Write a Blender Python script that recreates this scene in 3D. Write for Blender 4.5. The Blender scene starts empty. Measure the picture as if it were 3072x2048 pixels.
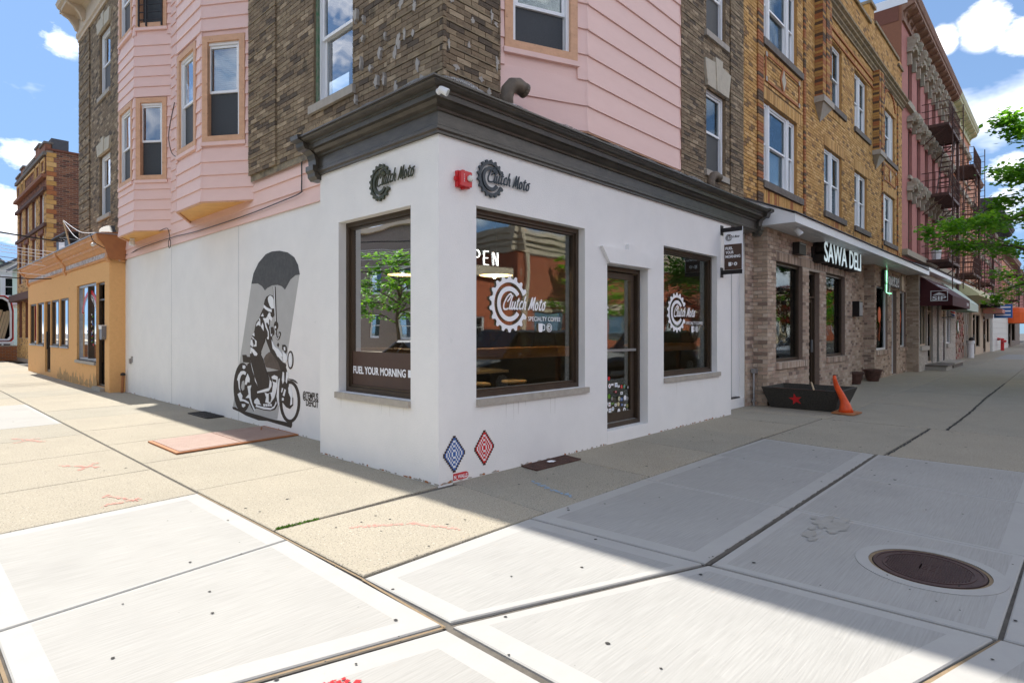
import bpy, math, random
from mathutils import Vector, Matrix
R = math.radians
random.seed(7)
sc = bpy.context.scene
col = sc.collection
# ---------------------------------------------------------------- camera
cam_d = bpy.data.cameras.new('camera'); cam = bpy.data.objects.new('camera', cam_d); col.objects.link(cam)
cam_d.sensor_width = 36.0; cam_d.lens = 20.77; cam_d.shift_y = -0.00967
cam_d.clip_start = 0.05; cam_d.clip_end = 3000
cam.location = (-3.6793, -4.4543, 1.5); cam.rotation_euler = (R(90), 0, R(43.331 - 90))
sc.camera = cam
# ---------------------------------------------------------------- sun and sky
SUN_EL, SUN_AZ = R(52.4), R(0.8)          # azimuth measured from +Y towards +X
sun_dir = Vector((math.sin(SUN_AZ) * math.cos(SUN_EL), math.cos(SUN_AZ) * math.cos(SUN_EL), math.sin(SUN_EL)))
sd = bpy.data.lights.new('sun', 'SUN'); sd.energy = 2.0; sd.angle = R(0.53); sd.color = (1.0, 0.955, 0.88)
so = bpy.data.objects.new('sun', sd); col.objects.link(so); so.location = (0, 0, 30)
so.rotation_euler = (-sun_dir).to_track_quat('-Z', 'Y').to_euler()
w = bpy.data.worlds.new('World'); sc.world = w; w.use_nodes = True
nt = w.node_tree; nt.nodes.clear()
N_ = nt.nodes.new; LK = nt.links.new
sky = N_('ShaderNodeTexSky'); sky.sky_type = 'NISHITA'; sky.sun_disc = False
sky.sun_elevation = SUN_EL; sky.sun_rotation = SUN_AZ; sky.air_density = 1.0; sky.dust_density = 0.3; sky.ozone_density = 1.0
tc = N_('ShaderNodeTexCoord'); CLOUD_OFF = (0.7, 12.3, 0.5)
# clouds: a few soft heaps in given directions plus thin scattered ones all round, spread and brightened as white fill for the shade, edges broken by noise
mp = N_('ShaderNodeMapping'); mp.inputs['Location'].default_value = CLOUD_OFF; mp.inputs['Scale'].default_value = (1, 1, 1.9); LK(tc.outputs['Generated'], mp.inputs['Vector'])
n1 = N_('ShaderNodeTexNoise'); n1.inputs['Scale'].default_value = 9; n1.inputs['Detail'].default_value = 9; n1.inputs['Roughness'].default_value = 0.62
LK(mp.outputs[0], n1.inputs['Vector'])
n2 = N_('ShaderNodeTexNoise'); n2.inputs['Scale'].default_value = 2.6; n2.inputs['Detail'].default_value = 6; n2.inputs['Roughness'].default_value = 0.55
LK(mp.outputs[0], n2.inputs['Vector'])
def mth(op, a, b=None, c=None, clamp=False):
    m = N_('ShaderNodeMath'); m.operation = op; m.use_clamp = clamp
    for i, v in enumerate((a, b, c)):
        if v is None: continue
        if isinstance(v, (int, float)): m.inputs[i].default_value = v
        else: LK(v, m.inputs[i])
    return m.outputs[0]
def heap(d, radius, gain):
    v = Vector(d).normalized()
    dp = N_('ShaderNodeVectorMath'); dp.operation = 'DOT_PRODUCT'; LK(tc.outputs['Generated'], dp.inputs[0]); dp.inputs[1].default_value = v
    ang = mth('ARCCOSINE', dp.outputs['Value'])
    return mth('MULTIPLY', mth('SUBTRACT', 1.0, mth('DIVIDE', ang, radius), None, True), gain)
HEAPS = [((0.9235, 0.0735, 0.3766), 0.036, .9), ((0.9334, 0.040, 0.3556), 0.030, .8), ((0.9217, 0.1164, 0.3701), 0.022, 0.8),
         ((0.1481, 0.9194, 0.3644), 0.030, 0.55), ((0.1167, 0.9672, 0.2257), 0.035, 0.8), ((0.1361, 0.9623, 0.2353), 0.030, 0.6),
         ((0.9779, 0.058, 0.201), 0.040, 0.6), ((0.9835, 0.0649, 0.1691), 0.05, 0.6), ((0.1052, 0.9804, 0.150), 0.05, 0.8),
         ((-0.75, -0.45, 0.42), 0.22, 1.2), ((0.55, -0.75, 0.33), 0.20, 1.2), ((-0.35, 0.85, 0.5), 0.18, 0.9), ((0.1, -0.9, 0.6), 0.16, 1.0), ((0.7, 0.6, 0.6), 0.15, 1.0)]  # out-of-view heaps, added as white fill for the shaded fronts
acc = None
for d, r_, g_ in HEAPS:
    h_ = heap(d, r_, g_)
    acc = h_ if acc is None else mth('MAXIMUM', acc, h_)
edge = mth('ADD', acc, mth('MULTIPLY', mth('SUBTRACT', n1.outputs['Fac'], 0.56), 2.6))
edge = mth('MULTIPLY', edge, mth('MULTIPLY', acc, 5.0, None, True))
heapmask = mth('MULTIPLY', edge, 1.25, None, True)
thin = mth('MULTIPLY', mth('SUBTRACT', n2.outputs['Fac'], 0.49), 4.0, None, True)
mask = mth('MAXIMUM', heapmask, thin)
# soft shoulder on the whole sky so the glow round the sun and horizon does not burn out
d1 = N_('ShaderNodeVectorMath'); d1.operation = 'DIVIDE'; LK(sky.outputs[0], d1.inputs[0]); d1.inputs[1].default_value = (1.1, 1.9, 3.6)
d2 = N_('ShaderNodeVectorMath'); d2.operation = 'ADD'; LK(d1.outputs[0], d2.inputs[0]); d2.inputs[1].default_value = (1, 1, 1)
soft = N_('ShaderNodeVectorMath'); soft.operation = 'DIVIDE'; LK(sky.outputs[0], soft.inputs[0]); LK(d2.outputs[0], soft.inputs[1])
cm = N_('ShaderNodeMix'); cm.data_type = 'RGBA'; LK(mask, cm.inputs['Factor']); sg = N_('ShaderNodeVectorMath'); sg.operation = 'MULTIPLY'; LK(soft.outputs[0], sg.inputs[0]); sg.inputs[1].default_value = (.64, .66, .66); LK(sg.outputs[0], cm.inputs[6]); cm.inputs[7].default_value = (5.8, 5.45, 5.05, 1)
bg = N_('ShaderNodeBackground'); bg.inputs['Strength'].default_value = 0.15; LK(cm.outputs[2], bg.inputs['Color'])
wo = N_('ShaderNodeOutputWorld'); LK(bg.outputs[0], wo.inputs['Surface'])
vs = sc.view_settings; sc.display_settings.display_device = 'sRGB'
vs.view_transform = 'Standard'; vs.look = 'None'; vs.gamma = 1; vs.use_curve_mapping = False; vs.exposure = 2.1
sc.cycles.max_bounces = 8; sc.cycles.diffuse_bounces = 4; sc.cycles.glossy_bounces = 4; sc.cycles.transparent_max_bounces = 12
sc.cycles.transmission_bounces = 4; sc.cycles.caustics_reflective = False; sc.cycles.caustics_refractive = False
sc.cycles.use_denoising = True
MURAL=[
('beam',0,'g',[(5.259,2.288),(4.384,2.315),(3.629,2.325),(4.334,0.163),(5.179,0.101),(6.024,0.176)]),
('umbrella',1,'u',[(5.259,2.278),(5.179,2.444),(4.994,2.599),(4.726,2.714),(4.51,2.736),(4.26,2.724),(3.999,2.676),(3.787,2.584),(3.674,2.467),(3.618,2.321),(3.749,2.32),(3.902,2.267),(4.078,2.126),(4.179,2.181),(4.322,2.211),(4.51,2.212),(4.682,2.179),(4.757,2.147),(4.859,2.217),(5.017,2.271)]),
('ground_shadow',1,'k',[(6.037,0.202),(5.913,0.213),(5.758,0.182),(5.374,0.173),(4.951,0.162),(4.571,0.149),(4.142,0.152),(3.971,0.154),(3.854,0.19),(3.854,0.12),(3.887,0.081),(4.005,0.088),(4.317,0.094),(4.683,0.104),(4.99,0.081),(5.271,0.096),(5.479,0.11),(5.736,0.148),(6.003,0.169)]),
('motorcycle',1,'k',[(5.251,0.588),(5.256,0.517),(5.272,0.448),(5.297,0.382),(5.332,0.322),(5.376,0.268),(5.426,0.223),(5.483,0.187),(5.543,0.163),(5.606,0.151),(5.67,0.152),(5.732,0.165),(5.791,0.19),(5.844,0.227),(5.891,0.275),(5.929,0.332),(5.957,0.397),(5.974,0.467),(5.98,0.54),(5.974,0.614),(5.957,0.687),(5.929,0.755),(5.891,0.817),(5.844,0.871),(5.791,0.915),(5.732,0.949),(5.67,0.97),(5.606,0.978),(5.543,0.974),(5.483,0.958),(5.426,0.93),(5.376,0.891),(5.332,0.843),(5.297,0.787),(5.272,0.725),(5.256,0.658)]),
('motorcycle',1,'k',[(5.617,1.111),(5.458,1.116),(5.426,1.086),(5.302,1.085),(5.291,0.99),(5.585,0.988)]),
('motorcycle',2,'k',[(5.416,0.959),(5.271,1.008),(5.129,0.772),(4.99,0.549),(4.59,0.651),(4.571,0.768),(4.683,0.87),(4.247,0.915),(4.142,0.935),(4.039,0.956),(3.988,0.863),(3.954,0.707),(4.142,0.632),(4.247,0.544),(4.273,0.421),(4.407,0.304),(4.571,0.269),(4.796,0.261),(5.069,0.27),(5.119,0.248),(5.169,0.209),(5.271,0.269),(5.353,0.376),(5.416,0.634)]),
('motorcycle',2,'t',[(4.796,1.075),(4.72,1.136),(4.608,1.18),(4.498,1.174),(4.407,1.111),(4.282,1.026),(4.177,0.966),(4.211,0.908),(4.72,0.944),(4.758,0.984)]),
('motorcycle',1,'k',[(3.603,0.492),(3.609,0.432),(3.626,0.373),(3.655,0.317),(3.694,0.266),(3.742,0.223),(3.797,0.189),(3.857,0.165),(3.921,0.152),(3.985,0.151),(4.047,0.163),(4.104,0.186),(4.155,0.221),(4.198,0.265),(4.229,0.318),(4.249,0.377),(4.255,0.439),(4.249,0.502),(4.229,0.564),(4.198,0.622),(4.155,0.673),(4.104,0.716),(4.047,0.749),(3.985,0.77),(3.921,0.78),(3.857,0.778),(3.797,0.763),(3.742,0.738),(3.694,0.703),(3.655,0.658),(3.626,0.607),(3.609,0.551),(3.603,0.492),(3.683,0.485),(3.687,0.536),(3.701,0.584),(3.722,0.627),(3.751,0.665),(3.787,0.695),(3.829,0.717),(3.874,0.729),(3.921,0.731),(3.968,0.723),(4.014,0.705),(4.057,0.678),(4.094,0.642),(4.126,0.599),(4.149,0.551),(4.163,0.499),(4.168,0.446),(4.163,0.394),(4.149,0.344),(4.126,0.3),(4.094,0.262),(4.057,0.232),(4.014,0.211),(3.968,0.201),(3.921,0.201),(3.874,0.21),(3.829,0.23),(3.787,0.258),(3.751,0.295),(3.722,0.337),(3.701,0.384),(3.687,0.434),(3.683,0.485)]),
('motorcycle',2,'k',[(3.954,0.802),(3.821,0.801),(3.739,0.783),(3.675,0.748),(3.707,0.75),(3.821,0.778),(3.937,0.787)]),
('motorcycle',2,'k',[(3.808,1.084),(3.81,1.058),(3.815,1.032),(3.823,1.009),(3.835,0.988),(3.849,0.971),(3.865,0.958),(3.882,0.949),(3.901,0.946),(3.919,0.948),(3.936,0.955),(3.953,0.967),(3.967,0.983),(3.979,1.003),(3.987,1.026),(3.993,1.051),(3.995,1.078),(3.993,1.104),(3.987,1.13),(3.979,1.154),(3.967,1.175),(3.953,1.192),(3.936,1.205),(3.919,1.213),(3.901,1.216),(3.882,1.214),(3.865,1.206),(3.849,1.194),(3.835,1.178),(3.823,1.158),(3.815,1.135),(3.81,1.11),(3.808,1.084),(3.838,1.083),(3.839,1.104),(3.842,1.125),(3.848,1.144),(3.856,1.161),(3.866,1.174),(3.876,1.184),(3.888,1.19),(3.901,1.192),(3.913,1.19),(3.925,1.183),(3.936,1.173),(3.946,1.158),(3.954,1.141),(3.959,1.122),(3.963,1.101),(3.964,1.079),(3.963,1.057),(3.959,1.036),(3.954,1.017),(3.946,1.0),(3.936,0.987),(3.925,0.977),(3.913,0.971),(3.901,0.969),(3.888,0.972),(3.876,0.979),(3.866,0.99),(3.856,1.004),(3.848,1.021),(3.842,1.04),(3.839,1.061),(3.838,1.083)]),
('motorcycle',2,'w',[(3.851,1.082),(3.854,1.05),(3.862,1.02),(3.874,0.996),(3.89,0.981),(3.907,0.975),(3.925,0.979),(3.941,0.994),(3.953,1.017),(3.961,1.046),(3.964,1.079),(3.961,1.112),(3.953,1.142),(3.941,1.165),(3.925,1.181),(3.907,1.187),(3.89,1.182),(3.874,1.167),(3.862,1.144),(3.854,1.115)]),
('motorcycle',2,'k',[(4.229,0.642),(4.039,0.718),(3.954,0.692),(3.921,0.568),(3.821,0.529),(3.821,0.42),(3.921,0.36),(4.039,0.377),(4.142,0.432),(4.247,0.431)]),
('motorcycle',3,'w',[(3.963,0.675),(3.887,0.712),(3.871,0.65),(3.838,0.574),(3.838,0.434),(3.904,0.412),(3.887,0.524),(3.954,0.597)]),
('motorcycle',3,'w',[(4.168,0.654),(4.125,0.649),(4.168,0.582),(4.194,0.588)]),
('motorcycle',3,'w',[(4.082,0.644),(4.039,0.631),(4.09,0.532),(4.142,0.544)]),
('motorcycle',3,'w',[(4.168,0.506),(4.107,0.507),(4.107,0.467),(4.168,0.462)]),
('motorcycle',3,'w',[(5.069,0.326),(4.951,0.314),(4.796,0.311),(4.534,0.317),(4.425,0.36),(4.362,0.438),(4.344,0.407),(4.425,0.327),(4.553,0.287),(4.796,0.277),(5.089,0.29)]),
('motorcycle',3,'w',[(4.344,0.513),(4.317,0.652),(4.273,0.784),(4.238,0.794),(4.264,0.656),(4.273,0.381),(4.296,0.379)]),
('motorcycle',3,'w',[(5.271,0.99),(5.169,0.925),(5.01,0.838),(4.835,0.754),(4.816,0.721),(5.01,0.676),(5.02,0.641),(5.109,0.704),(5.129,0.772),(5.21,0.872)]),
('motorcycle',3,'w',[(5.824,0.681),(5.769,0.766),(5.671,0.833),(5.542,0.848),(5.458,0.825),(5.489,0.78),(5.585,0.793),(5.66,0.762),(5.714,0.688),(5.714,0.58),(5.692,0.501),(5.747,0.542),(5.78,0.666)]),
('motorcycle',3,'g',[(5.66,0.566),(5.617,0.666),(5.542,0.688),(5.51,0.628),(5.531,0.539),(5.606,0.511)]),
('motorcycle',3,'w',[(5.5,0.629),(5.479,0.718),(5.395,0.811),(5.312,0.728),(5.322,0.666),(5.395,0.67),(5.458,0.614)]),
('motorcycle',3,'w',[(5.802,0.439),(5.692,0.483),(5.606,0.427),(5.628,0.372),(5.479,0.366),(5.353,0.341),(5.353,0.315),(5.563,0.341),(5.692,0.331)]),
('motorcycle',3,'w',[(5.405,0.6),(5.251,0.627),(5.291,0.555),(5.271,0.417),(5.21,0.318),(5.109,0.241),(5.139,0.212),(5.271,0.33),(5.333,0.412),(5.479,0.401),(5.353,0.472)]),
('motorcycle',3,'w',[(5.03,0.538),(4.796,0.588),(4.608,0.625),(4.571,0.752),(4.516,0.722),(4.516,0.656),(4.608,0.576),(4.777,0.547),(5.03,0.512)]),
('motorcycle',3,'w',[(4.758,0.54),(4.645,0.532),(4.498,0.567),(4.461,0.692),(4.516,0.804),(4.425,0.833),(4.308,0.815),(4.317,0.685),(4.371,0.568),(4.425,0.482),(4.571,0.38),(4.739,0.391),(4.702,0.469)]),
('motorcycle',4,'k',[(4.608,0.534),(4.553,0.547),(4.516,0.475),(4.553,0.406),(4.608,0.41)]),
('motorcycle',4,'k',[(4.498,0.772),(4.353,0.764),(4.353,0.723),(4.461,0.733)]),
('motorcycle',3,'w',[(5.129,0.394),(5.03,0.436),(4.951,0.399),(4.932,0.358),(4.873,0.338),(5.069,0.33),(5.149,0.349)]),
('motorcycle',3,'w',[(4.806,0.36),(4.743,0.362),(4.743,0.324),(4.806,0.325)]),
('motorcycle',3,'w',[(4.726,0.367),(4.664,0.368),(4.664,0.331),(4.726,0.332)]),
('motorcycle',3,'w',[(4.647,0.374),(4.586,0.375),(4.586,0.338),(4.647,0.339)]),
('motorcycle',3,'w',[(4.569,0.38),(4.508,0.381),(4.508,0.344),(4.569,0.346)]),
('motorcycle',3,'w',[(5.595,0.939),(5.5,0.938),(5.479,0.904),(5.542,0.874),(5.595,0.89)]),
('motorcycle',3,'w',[(5.628,0.292),(5.5,0.298),(5.489,0.268),(5.563,0.235),(5.617,0.248)]),
('motorcycle',3,'w',[(4.142,0.895),(4.099,0.89),(4.09,0.763),(4.142,0.712),(4.168,0.774)]),
('motorcycle',3,'w',[(4.022,0.901),(3.971,0.896),(3.971,0.833),(4.013,0.727),(4.047,0.757)]),
('rider',3,'k',[(4.824,1.852),(4.784,1.875),(4.579,1.807),(4.61,1.752),(4.625,1.711),(4.579,1.668),(4.594,1.599),(4.563,1.53),(4.517,1.426),(4.486,1.323),(4.35,1.195),(4.231,1.118),(4.425,1.112),(4.501,1.157),(4.563,1.197),(4.657,1.3),(4.712,1.376),(4.736,1.411),(4.752,1.347),(4.848,1.24),(4.913,1.161),(4.897,1.099),(5.299,1.087),(5.29,1.283),(5.23,1.422),(5.137,1.502),(5.103,1.589),(5.062,1.653),(4.962,1.702),(4.897,1.786)]),
('rider',3,'k',[(5.3,1.148),(4.883,1.169),(4.902,1.131),(4.816,1.066),(4.758,0.967),(4.683,0.87),(4.599,0.767),(4.599,0.651),(4.796,0.596),(4.99,0.549),(5.03,0.658),(5.129,0.772),(5.271,1.008),(5.302,1.12)]),
('rider',3,'k',[(4.58,1.189),(4.47,1.208),(4.389,1.177),(4.317,1.122),(4.142,1.039),(4.039,1.011),(4.056,0.939),(4.211,0.916),(4.282,1.026),(4.407,1.111),(4.534,1.174)]),
('rider',3,'k',[(4.784,1.932),(4.752,1.994),(4.688,2.047),(4.579,2.069),(4.486,2.053),(4.433,2.01),(4.407,1.913),(4.413,1.844),(4.418,1.749),(4.486,1.715),(4.548,1.744),(4.61,1.78),(4.784,1.875)]),
('rider',4,'w',[(4.625,2.038),(4.563,2.06),(4.486,2.039),(4.44,1.989),(4.424,1.913),(4.428,1.855),(4.517,1.855),(4.571,1.897),(4.625,1.968),(4.638,2.011)]),
('rider',4,'w',[(4.784,1.925),(4.688,1.883),(4.579,1.854),(4.501,1.84),(4.509,1.799),(4.61,1.811),(4.736,1.853),(4.787,1.882)]),
('rider',4,'w',[(4.602,1.794),(4.551,1.786),(4.54,1.737),(4.478,1.708),(4.509,1.661),(4.602,1.7),(4.657,1.746)]),
('rider',4,'w',[(4.889,1.747),(4.816,1.791),(4.8,1.756),(4.776,1.738),(4.832,1.739)]),
('rider',4,'w',[(5.07,1.581),(5.045,1.624),(4.979,1.67),(4.913,1.651),(4.9,1.584),(4.979,1.606),(5.028,1.595)]),
('rider',4,'w',[(4.954,1.702),(4.929,1.716),(4.913,1.687),(4.913,1.648),(4.943,1.666)]),
('rider',4,'w',[(4.816,1.714),(4.704,1.709),(4.657,1.739),(4.602,1.69),(4.594,1.599),(4.673,1.649),(4.704,1.621),(4.657,1.551),(4.61,1.502),(4.602,1.432),(4.61,1.377),(4.673,1.39),(4.633,1.432),(4.641,1.495),(4.72,1.572),(4.752,1.643)]),
('rider',4,'w',[(4.832,1.64),(4.792,1.594),(4.784,1.509),(4.84,1.544),(4.881,1.58)]),
('rider',4,'w',[(4.586,1.585),(4.555,1.537),(4.532,1.454),(4.486,1.467),(4.501,1.426),(4.532,1.426)]),
('rider',4,'w',[(5.205,1.448),(5.137,1.488),(5.12,1.423),(5.162,1.43)]),
('rider',4,'w',[(5.234,1.422),(5.162,1.401),(5.129,1.372),(5.196,1.382)]),
('rider',4,'w',[(5.129,1.379),(5.045,1.348),(5.053,1.261),(5.179,1.256),(5.095,1.3),(5.103,1.343)]),
('rider',4,'w',[(5.256,1.364),(5.213,1.371),(5.196,1.328),(5.162,1.285),(5.196,1.248),(5.282,1.283)]),
('rider',4,'w',[(5.273,1.25),(5.129,1.206),(5.012,1.144),(5.045,1.111),(5.129,1.112),(5.23,1.182),(5.247,1.142),(5.29,1.14)]),
('rider',4,'w',[(4.517,1.378),(4.463,1.316),(4.41,1.269),(4.275,1.231),(4.172,1.166),(4.143,1.121),(4.305,1.116),(4.395,1.201),(4.471,1.24)]),
('rider',4,'w',[(4.452,1.249),(4.317,1.179),(4.159,1.095),(4.159,1.055),(4.264,1.108),(4.371,1.178)]),
('rider',4,'w',[(4.142,1.207),(4.022,1.154),(3.988,1.092),(4.039,1.035),(4.133,1.04),(4.125,1.128)]),
('rider',3,'k',[(4.157,1.3),(4.071,1.302),(4.02,1.269),(4.013,1.21),(4.049,1.175),(4.085,1.201),(4.157,1.233)]),
('rider',4,'w',[(4.107,1.268),(4.056,1.272),(4.049,1.222),(4.092,1.214)]),
('rider',3,'k',[(4.296,1.59),(4.3,1.569),(4.312,1.55),(4.33,1.536),(4.353,1.529),(4.377,1.529),(4.399,1.536),(4.418,1.55),(4.43,1.57),(4.434,1.591),(4.43,1.613),(4.418,1.632),(4.399,1.645),(4.377,1.653),(4.353,1.652),(4.33,1.645),(4.312,1.63),(4.3,1.612)]),
('rider',3,'k',[(4.548,1.568),(4.471,1.571),(4.425,1.502),(4.44,1.454),(4.501,1.426),(4.54,1.474)]),
('rider',4,'w',[(4.353,1.567),(4.356,1.556),(4.366,1.548),(4.38,1.545),(4.393,1.548),(4.403,1.556),(4.407,1.567),(4.403,1.578),(4.393,1.586),(4.38,1.589),(4.366,1.586),(4.356,1.578)]),
('rider',3,'k',[(4.297,1.329),(4.268,1.305),(4.29,1.264),(4.335,1.291)]),
('umbrella_handle',4,'k',[(4.463,2.19),(4.392,2.186),(4.347,1.652),(4.392,1.652)]),
('umbrella_handle',5,'w',[(4.44,2.188),(4.407,2.187),(4.362,1.655),(4.383,1.656)]),
('umbrella_handle',4,'k',[(4.395,1.529),(4.342,1.529),(4.35,1.475),(4.32,1.413),(4.297,1.407),(4.275,1.427),(4.26,1.475),(4.275,1.488),(4.245,1.499),(4.213,1.488),(4.216,1.448),(4.253,1.394),(4.305,1.373),(4.35,1.386),(4.387,1.447)]),
('umbrella_handle',5,'w',[(4.38,1.519),(4.357,1.519),(4.365,1.468),(4.332,1.403),(4.297,1.395),(4.263,1.414),(4.242,1.475),(4.231,1.475),(4.237,1.441),(4.268,1.397),(4.305,1.383),(4.342,1.396),(4.372,1.447)])]
# ---------------------------------------------------------------- materials
MATS = {}
def mat(name, c, rough=0.8, c2=None, ns=6.0, amt=0.5, detail=6, bump=0.0, bs=40.0, metal=0.0, stretch=None, spots=None, spec=0.4, emit=None, coat=0.0):
    """noise-mottled principled material in object/world space; c2 = second tone; spots = (scale, threshold, colour, amount)"""
    m = bpy.data.materials.new(name); m.use_nodes = True; t = m.node_tree; n = t.nodes; l = t.links
    b = n['Principled BSDF']; b.inputs['Roughness'].default_value = rough; b.inputs['Metallic'].default_value = metal
    b.inputs['Specular IOR Level'].default_value = spec
    if coat: b.inputs['Coat Weight'].default_value = coat; b.inputs['Coat Roughness'].default_value = 0.08
    g = n.new('ShaderNodeNewGeometry'); vec = g.outputs['Position']
    if stretch:
        mpn = n.new('ShaderNodeMapping'); mpn.inputs['Scale'].default_value = stretch; l.new(vec, mpn.inputs['Vector']); vec2 = mpn.outputs[0]
    else: vec2 = vec
    out = None
    if c2 is not None:
        tx = n.new('ShaderNodeTexNoise'); tx.inputs['Scale'].default_value = ns; tx.inputs['Detail'].default_value = detail; tx.inputs['Roughness'].default_value = 0.65; l.new(vec2, tx.inputs['Vector'])
        rp = n.new('ShaderNodeValToRGB'); rp.color_ramp.elements[0].position = 0.5 - amt / 2; rp.color_ramp.elements[1].position = 0.5 + amt / 2
        rp.color_ramp.elements[0].color = (*c, 1); rp.color_ramp.elements[1].color = (*c2, 1); l.new(tx.outputs['Fac'], rp.inputs['Fac']); out = rp.outputs['Color']
    for sp in (spots or []):
        s_, th, sc_, am = sp
        tx = n.new('ShaderNodeTexNoise'); tx.inputs['Scale'].default_value = s_; tx.inputs['Detail'].default_value = 4; l.new(vec, tx.inputs['Vector'])
        rp = n.new('ShaderNodeValToRGB'); rp.color_ramp.elements[0].position = th; rp.color_ramp.elements[1].position = min(1, th + 0.08); rp.color_ramp.elements[0].color = (0, 0, 0, 1); rp.color_ramp.elements[1].color = (am, am, am, 1)
        l.new(tx.outputs['Fac'], rp.inputs['Fac'])
        mx = n.new('ShaderNodeMix'); mx.data_type = 'RGBA'; l.new(rp.outputs['Color'], mx.inputs['Factor'])
        if out is None: mx.inputs[6].default_value = (*c, 1)
        else: l.new(out, mx.inputs[6])
        mx.inputs[7].default_value = (*sc_, 1); out = mx.outputs[2]
    if out is None: b.inputs['Base Color'].default_value = (*c, 1)
    else: l.new(out, b.inputs['Base Color'])
    if bump:
        tb = n.new('ShaderNodeTexNoise'); tb.inputs['Scale'].default_value = bs; tb.inputs['Detail'].default_value = 5; l.new(vec2, tb.inputs['Vector'])
        bp = n.new('ShaderNodeBump'); bp.inputs['Strength'].default_value = bump; bp.inputs['Distance'].default_value = 0.01; l.new(tb.outputs['Fac'], bp.inputs['Height']); l.new(bp.outputs[0], b.inputs['Normal'])
    if emit: b.inputs['Emission Color'].default_value = (*c, 1); b.inputs['Emission Strength'].default_value = emit
    MATS[name] = m
    return m
def glass(name, tint, refl, rough=0.01, wav=0.0):
    """thin pane: see-through tinted body under a fresnel mirror coat"""
    m = bpy.data.materials.new(name); m.use_nodes = True; t = m.node_tree; n = t.nodes; l = t.links; n.clear()
    o = n.new('ShaderNodeOutputMaterial'); mx = n.new('ShaderNodeMixShader'); tr = n.new('ShaderNodeBsdfTransparent'); tr.inputs['Color'].default_value = (*tint, 1)
    gl = n.new('ShaderNodeBsdfGlossy'); gl.inputs['Roughness'].default_value = rough; gl.inputs['Color'].default_value = (0.95, 0.97, 1, 1)
    fr = n.new('ShaderNodeLayerWeight'); fr.inputs['Blend'].default_value = .5
    pw = n.new('ShaderNodeMath'); pw.operation = 'POWER'; pw.inputs[1].default_value = 4.0; l.new(fr.outputs['Facing'], pw.inputs[0])
    ma = n.new('ShaderNodeMath'); ma.operation = 'MULTIPLY_ADD'; ma.use_clamp = True; ma.inputs[1].default_value = .85; ma.inputs[2].default_value = refl
    gb_ = n.new('ShaderNodeNewGeometry'); sb_ = n.new('ShaderNodeMath'); sb_.operation = 'SUBTRACT'; sb_.inputs[0].default_value = 1.0; l.new(gb_.outputs['Backfacing'], sb_.inputs[1])
    m2 = n.new('ShaderNodeMath'); m2.operation = 'MULTIPLY'; l.new(ma.outputs[0], m2.inputs[0]); l.new(sb_.outputs[0], m2.inputs[1])
    l.new(pw.outputs[0], ma.inputs[0]); l.new(m2.outputs[0], mx.inputs[0]); l.new(tr.outputs[0], mx.inputs[1]); l.new(gl.outputs[0], mx.inputs[2]); l.new(mx.outputs[0], o.inputs['Surface'])
    if wav:
        g = n.new('ShaderNodeNewGeometry'); tb = n.new('ShaderNodeTexNoise'); tb.inputs['Scale'].default_value = 1.6; tb.inputs['Detail'].default_value = 1; l.new(g.outputs['Position'], tb.inputs['Vector'])
        bp = n.new('ShaderNodeBump'); bp.inputs['Strength'].default_value = wav; bp.inputs['Distance'].default_value = 0.02; l.new(tb.outputs['Fac'], bp.inputs['Height']); l.new(bp.outputs[0], gl.inputs['Normal'])
    MATS[name] = m
    return m
M = MATS
mat('white_stucco', (.84, .83, .81), .9, (.77, .765, .75), 2.2, .5, bump=.35, bs=70, spots=[(9, .70, (.62, .63, .60), .35), (60, .735, (.42, .41, .38), .5)])
mat('tan_stucco', (.78, .45, .19), .92, (.70, .39, .155), 14, .5, bump=.5, bs=90, spots=[(3, .66, (.50, .28, .12), .5)])
mat('mold', (.36, .25, .12), .95, (.55, .33, .15), 12, .5)
mat('cornice_dark', (.030, .026, .022), .34, (.085, .075, .060), 5, .5, bump=.15, bs=30, stretch=(1, 1, 3), spots=[(26, .68, (.16, .13, .09), .5)])
mat('cornice_tan', (.70, .33, .12), .6, (.48, .23, .09), 7, .5, bump=.2, spots=[(9, .62, (.55, .50, .46), .75)])
mat('peeled_paint', (.62, .60, .62), .8, (.30, .25, .24), 9, .3, bump=.3, bs=60, spots=[(22, .62, (.07, .06, .06), .9)])
mat('rust_orange', (.42, .17, .06), .75, (.30, .12, .05), 5, .5, bump=.1)
for i, c in enumerate([(.145, .105, .064), (.20, .15, .092), (.072, .053, .036), (.28, .215, .14), (.16, .115, .070)]):
    mat('dark_brick_%d' % i, c, .9, tuple(x * 1.7 + .02 for x in c), 11, .45, bump=.6, bs=60, stretch=(1, 1, 3.5), spots=[(4, .62, (.045, .038, .028), .6), (5, .68, (.36, .33, .26), .35)])
mat('dark_mortar', (.36, .30, .20), .95, (.08, .07, .06), 6, .4, bump=.3)
mat('dark_ledge', (.40, .31, .19), .9, (.13, .11, .08), 7, .4)
for i, c in enumerate([(.68, .395, .135), (.60, .34, .105), (.76, .475, .19), (.28, .16, .07), (.50, .27, .09)]):
    mat('gold_brick_%d' % i, c, .85, tuple(x * .72 for x in c), 16, .5, bump=.5, bs=80, spots=[(3.2, .66, (.10, .08, .05), .55)])
mat('gold_mortar', (.20, .115, .05), .95, (.10, .07, .045), 8, .4)
mat('rust_brick', (.46, .175, .06), .85, (.30, .11, .05), 20, .5, bump=.4)
mat('umber_brick', (.085, .055, .04), .85, (.15, .09, .05), 20, .5, bump=.4)
for i, c in enumerate([(.54, .42, .32), (.42, .32, .24), (.62, .51, .41), (.26, .19, .15), (.50, .36, .28)]):
    mat('grey_brick_%d' % i, c, .88, tuple(x * .75 for x in c), 22, .5, bump=.5, bs=90)
mat('grey_mortar', (.52, .46, .38), .95, (.33, .29, .25), 8, .4)
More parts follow.
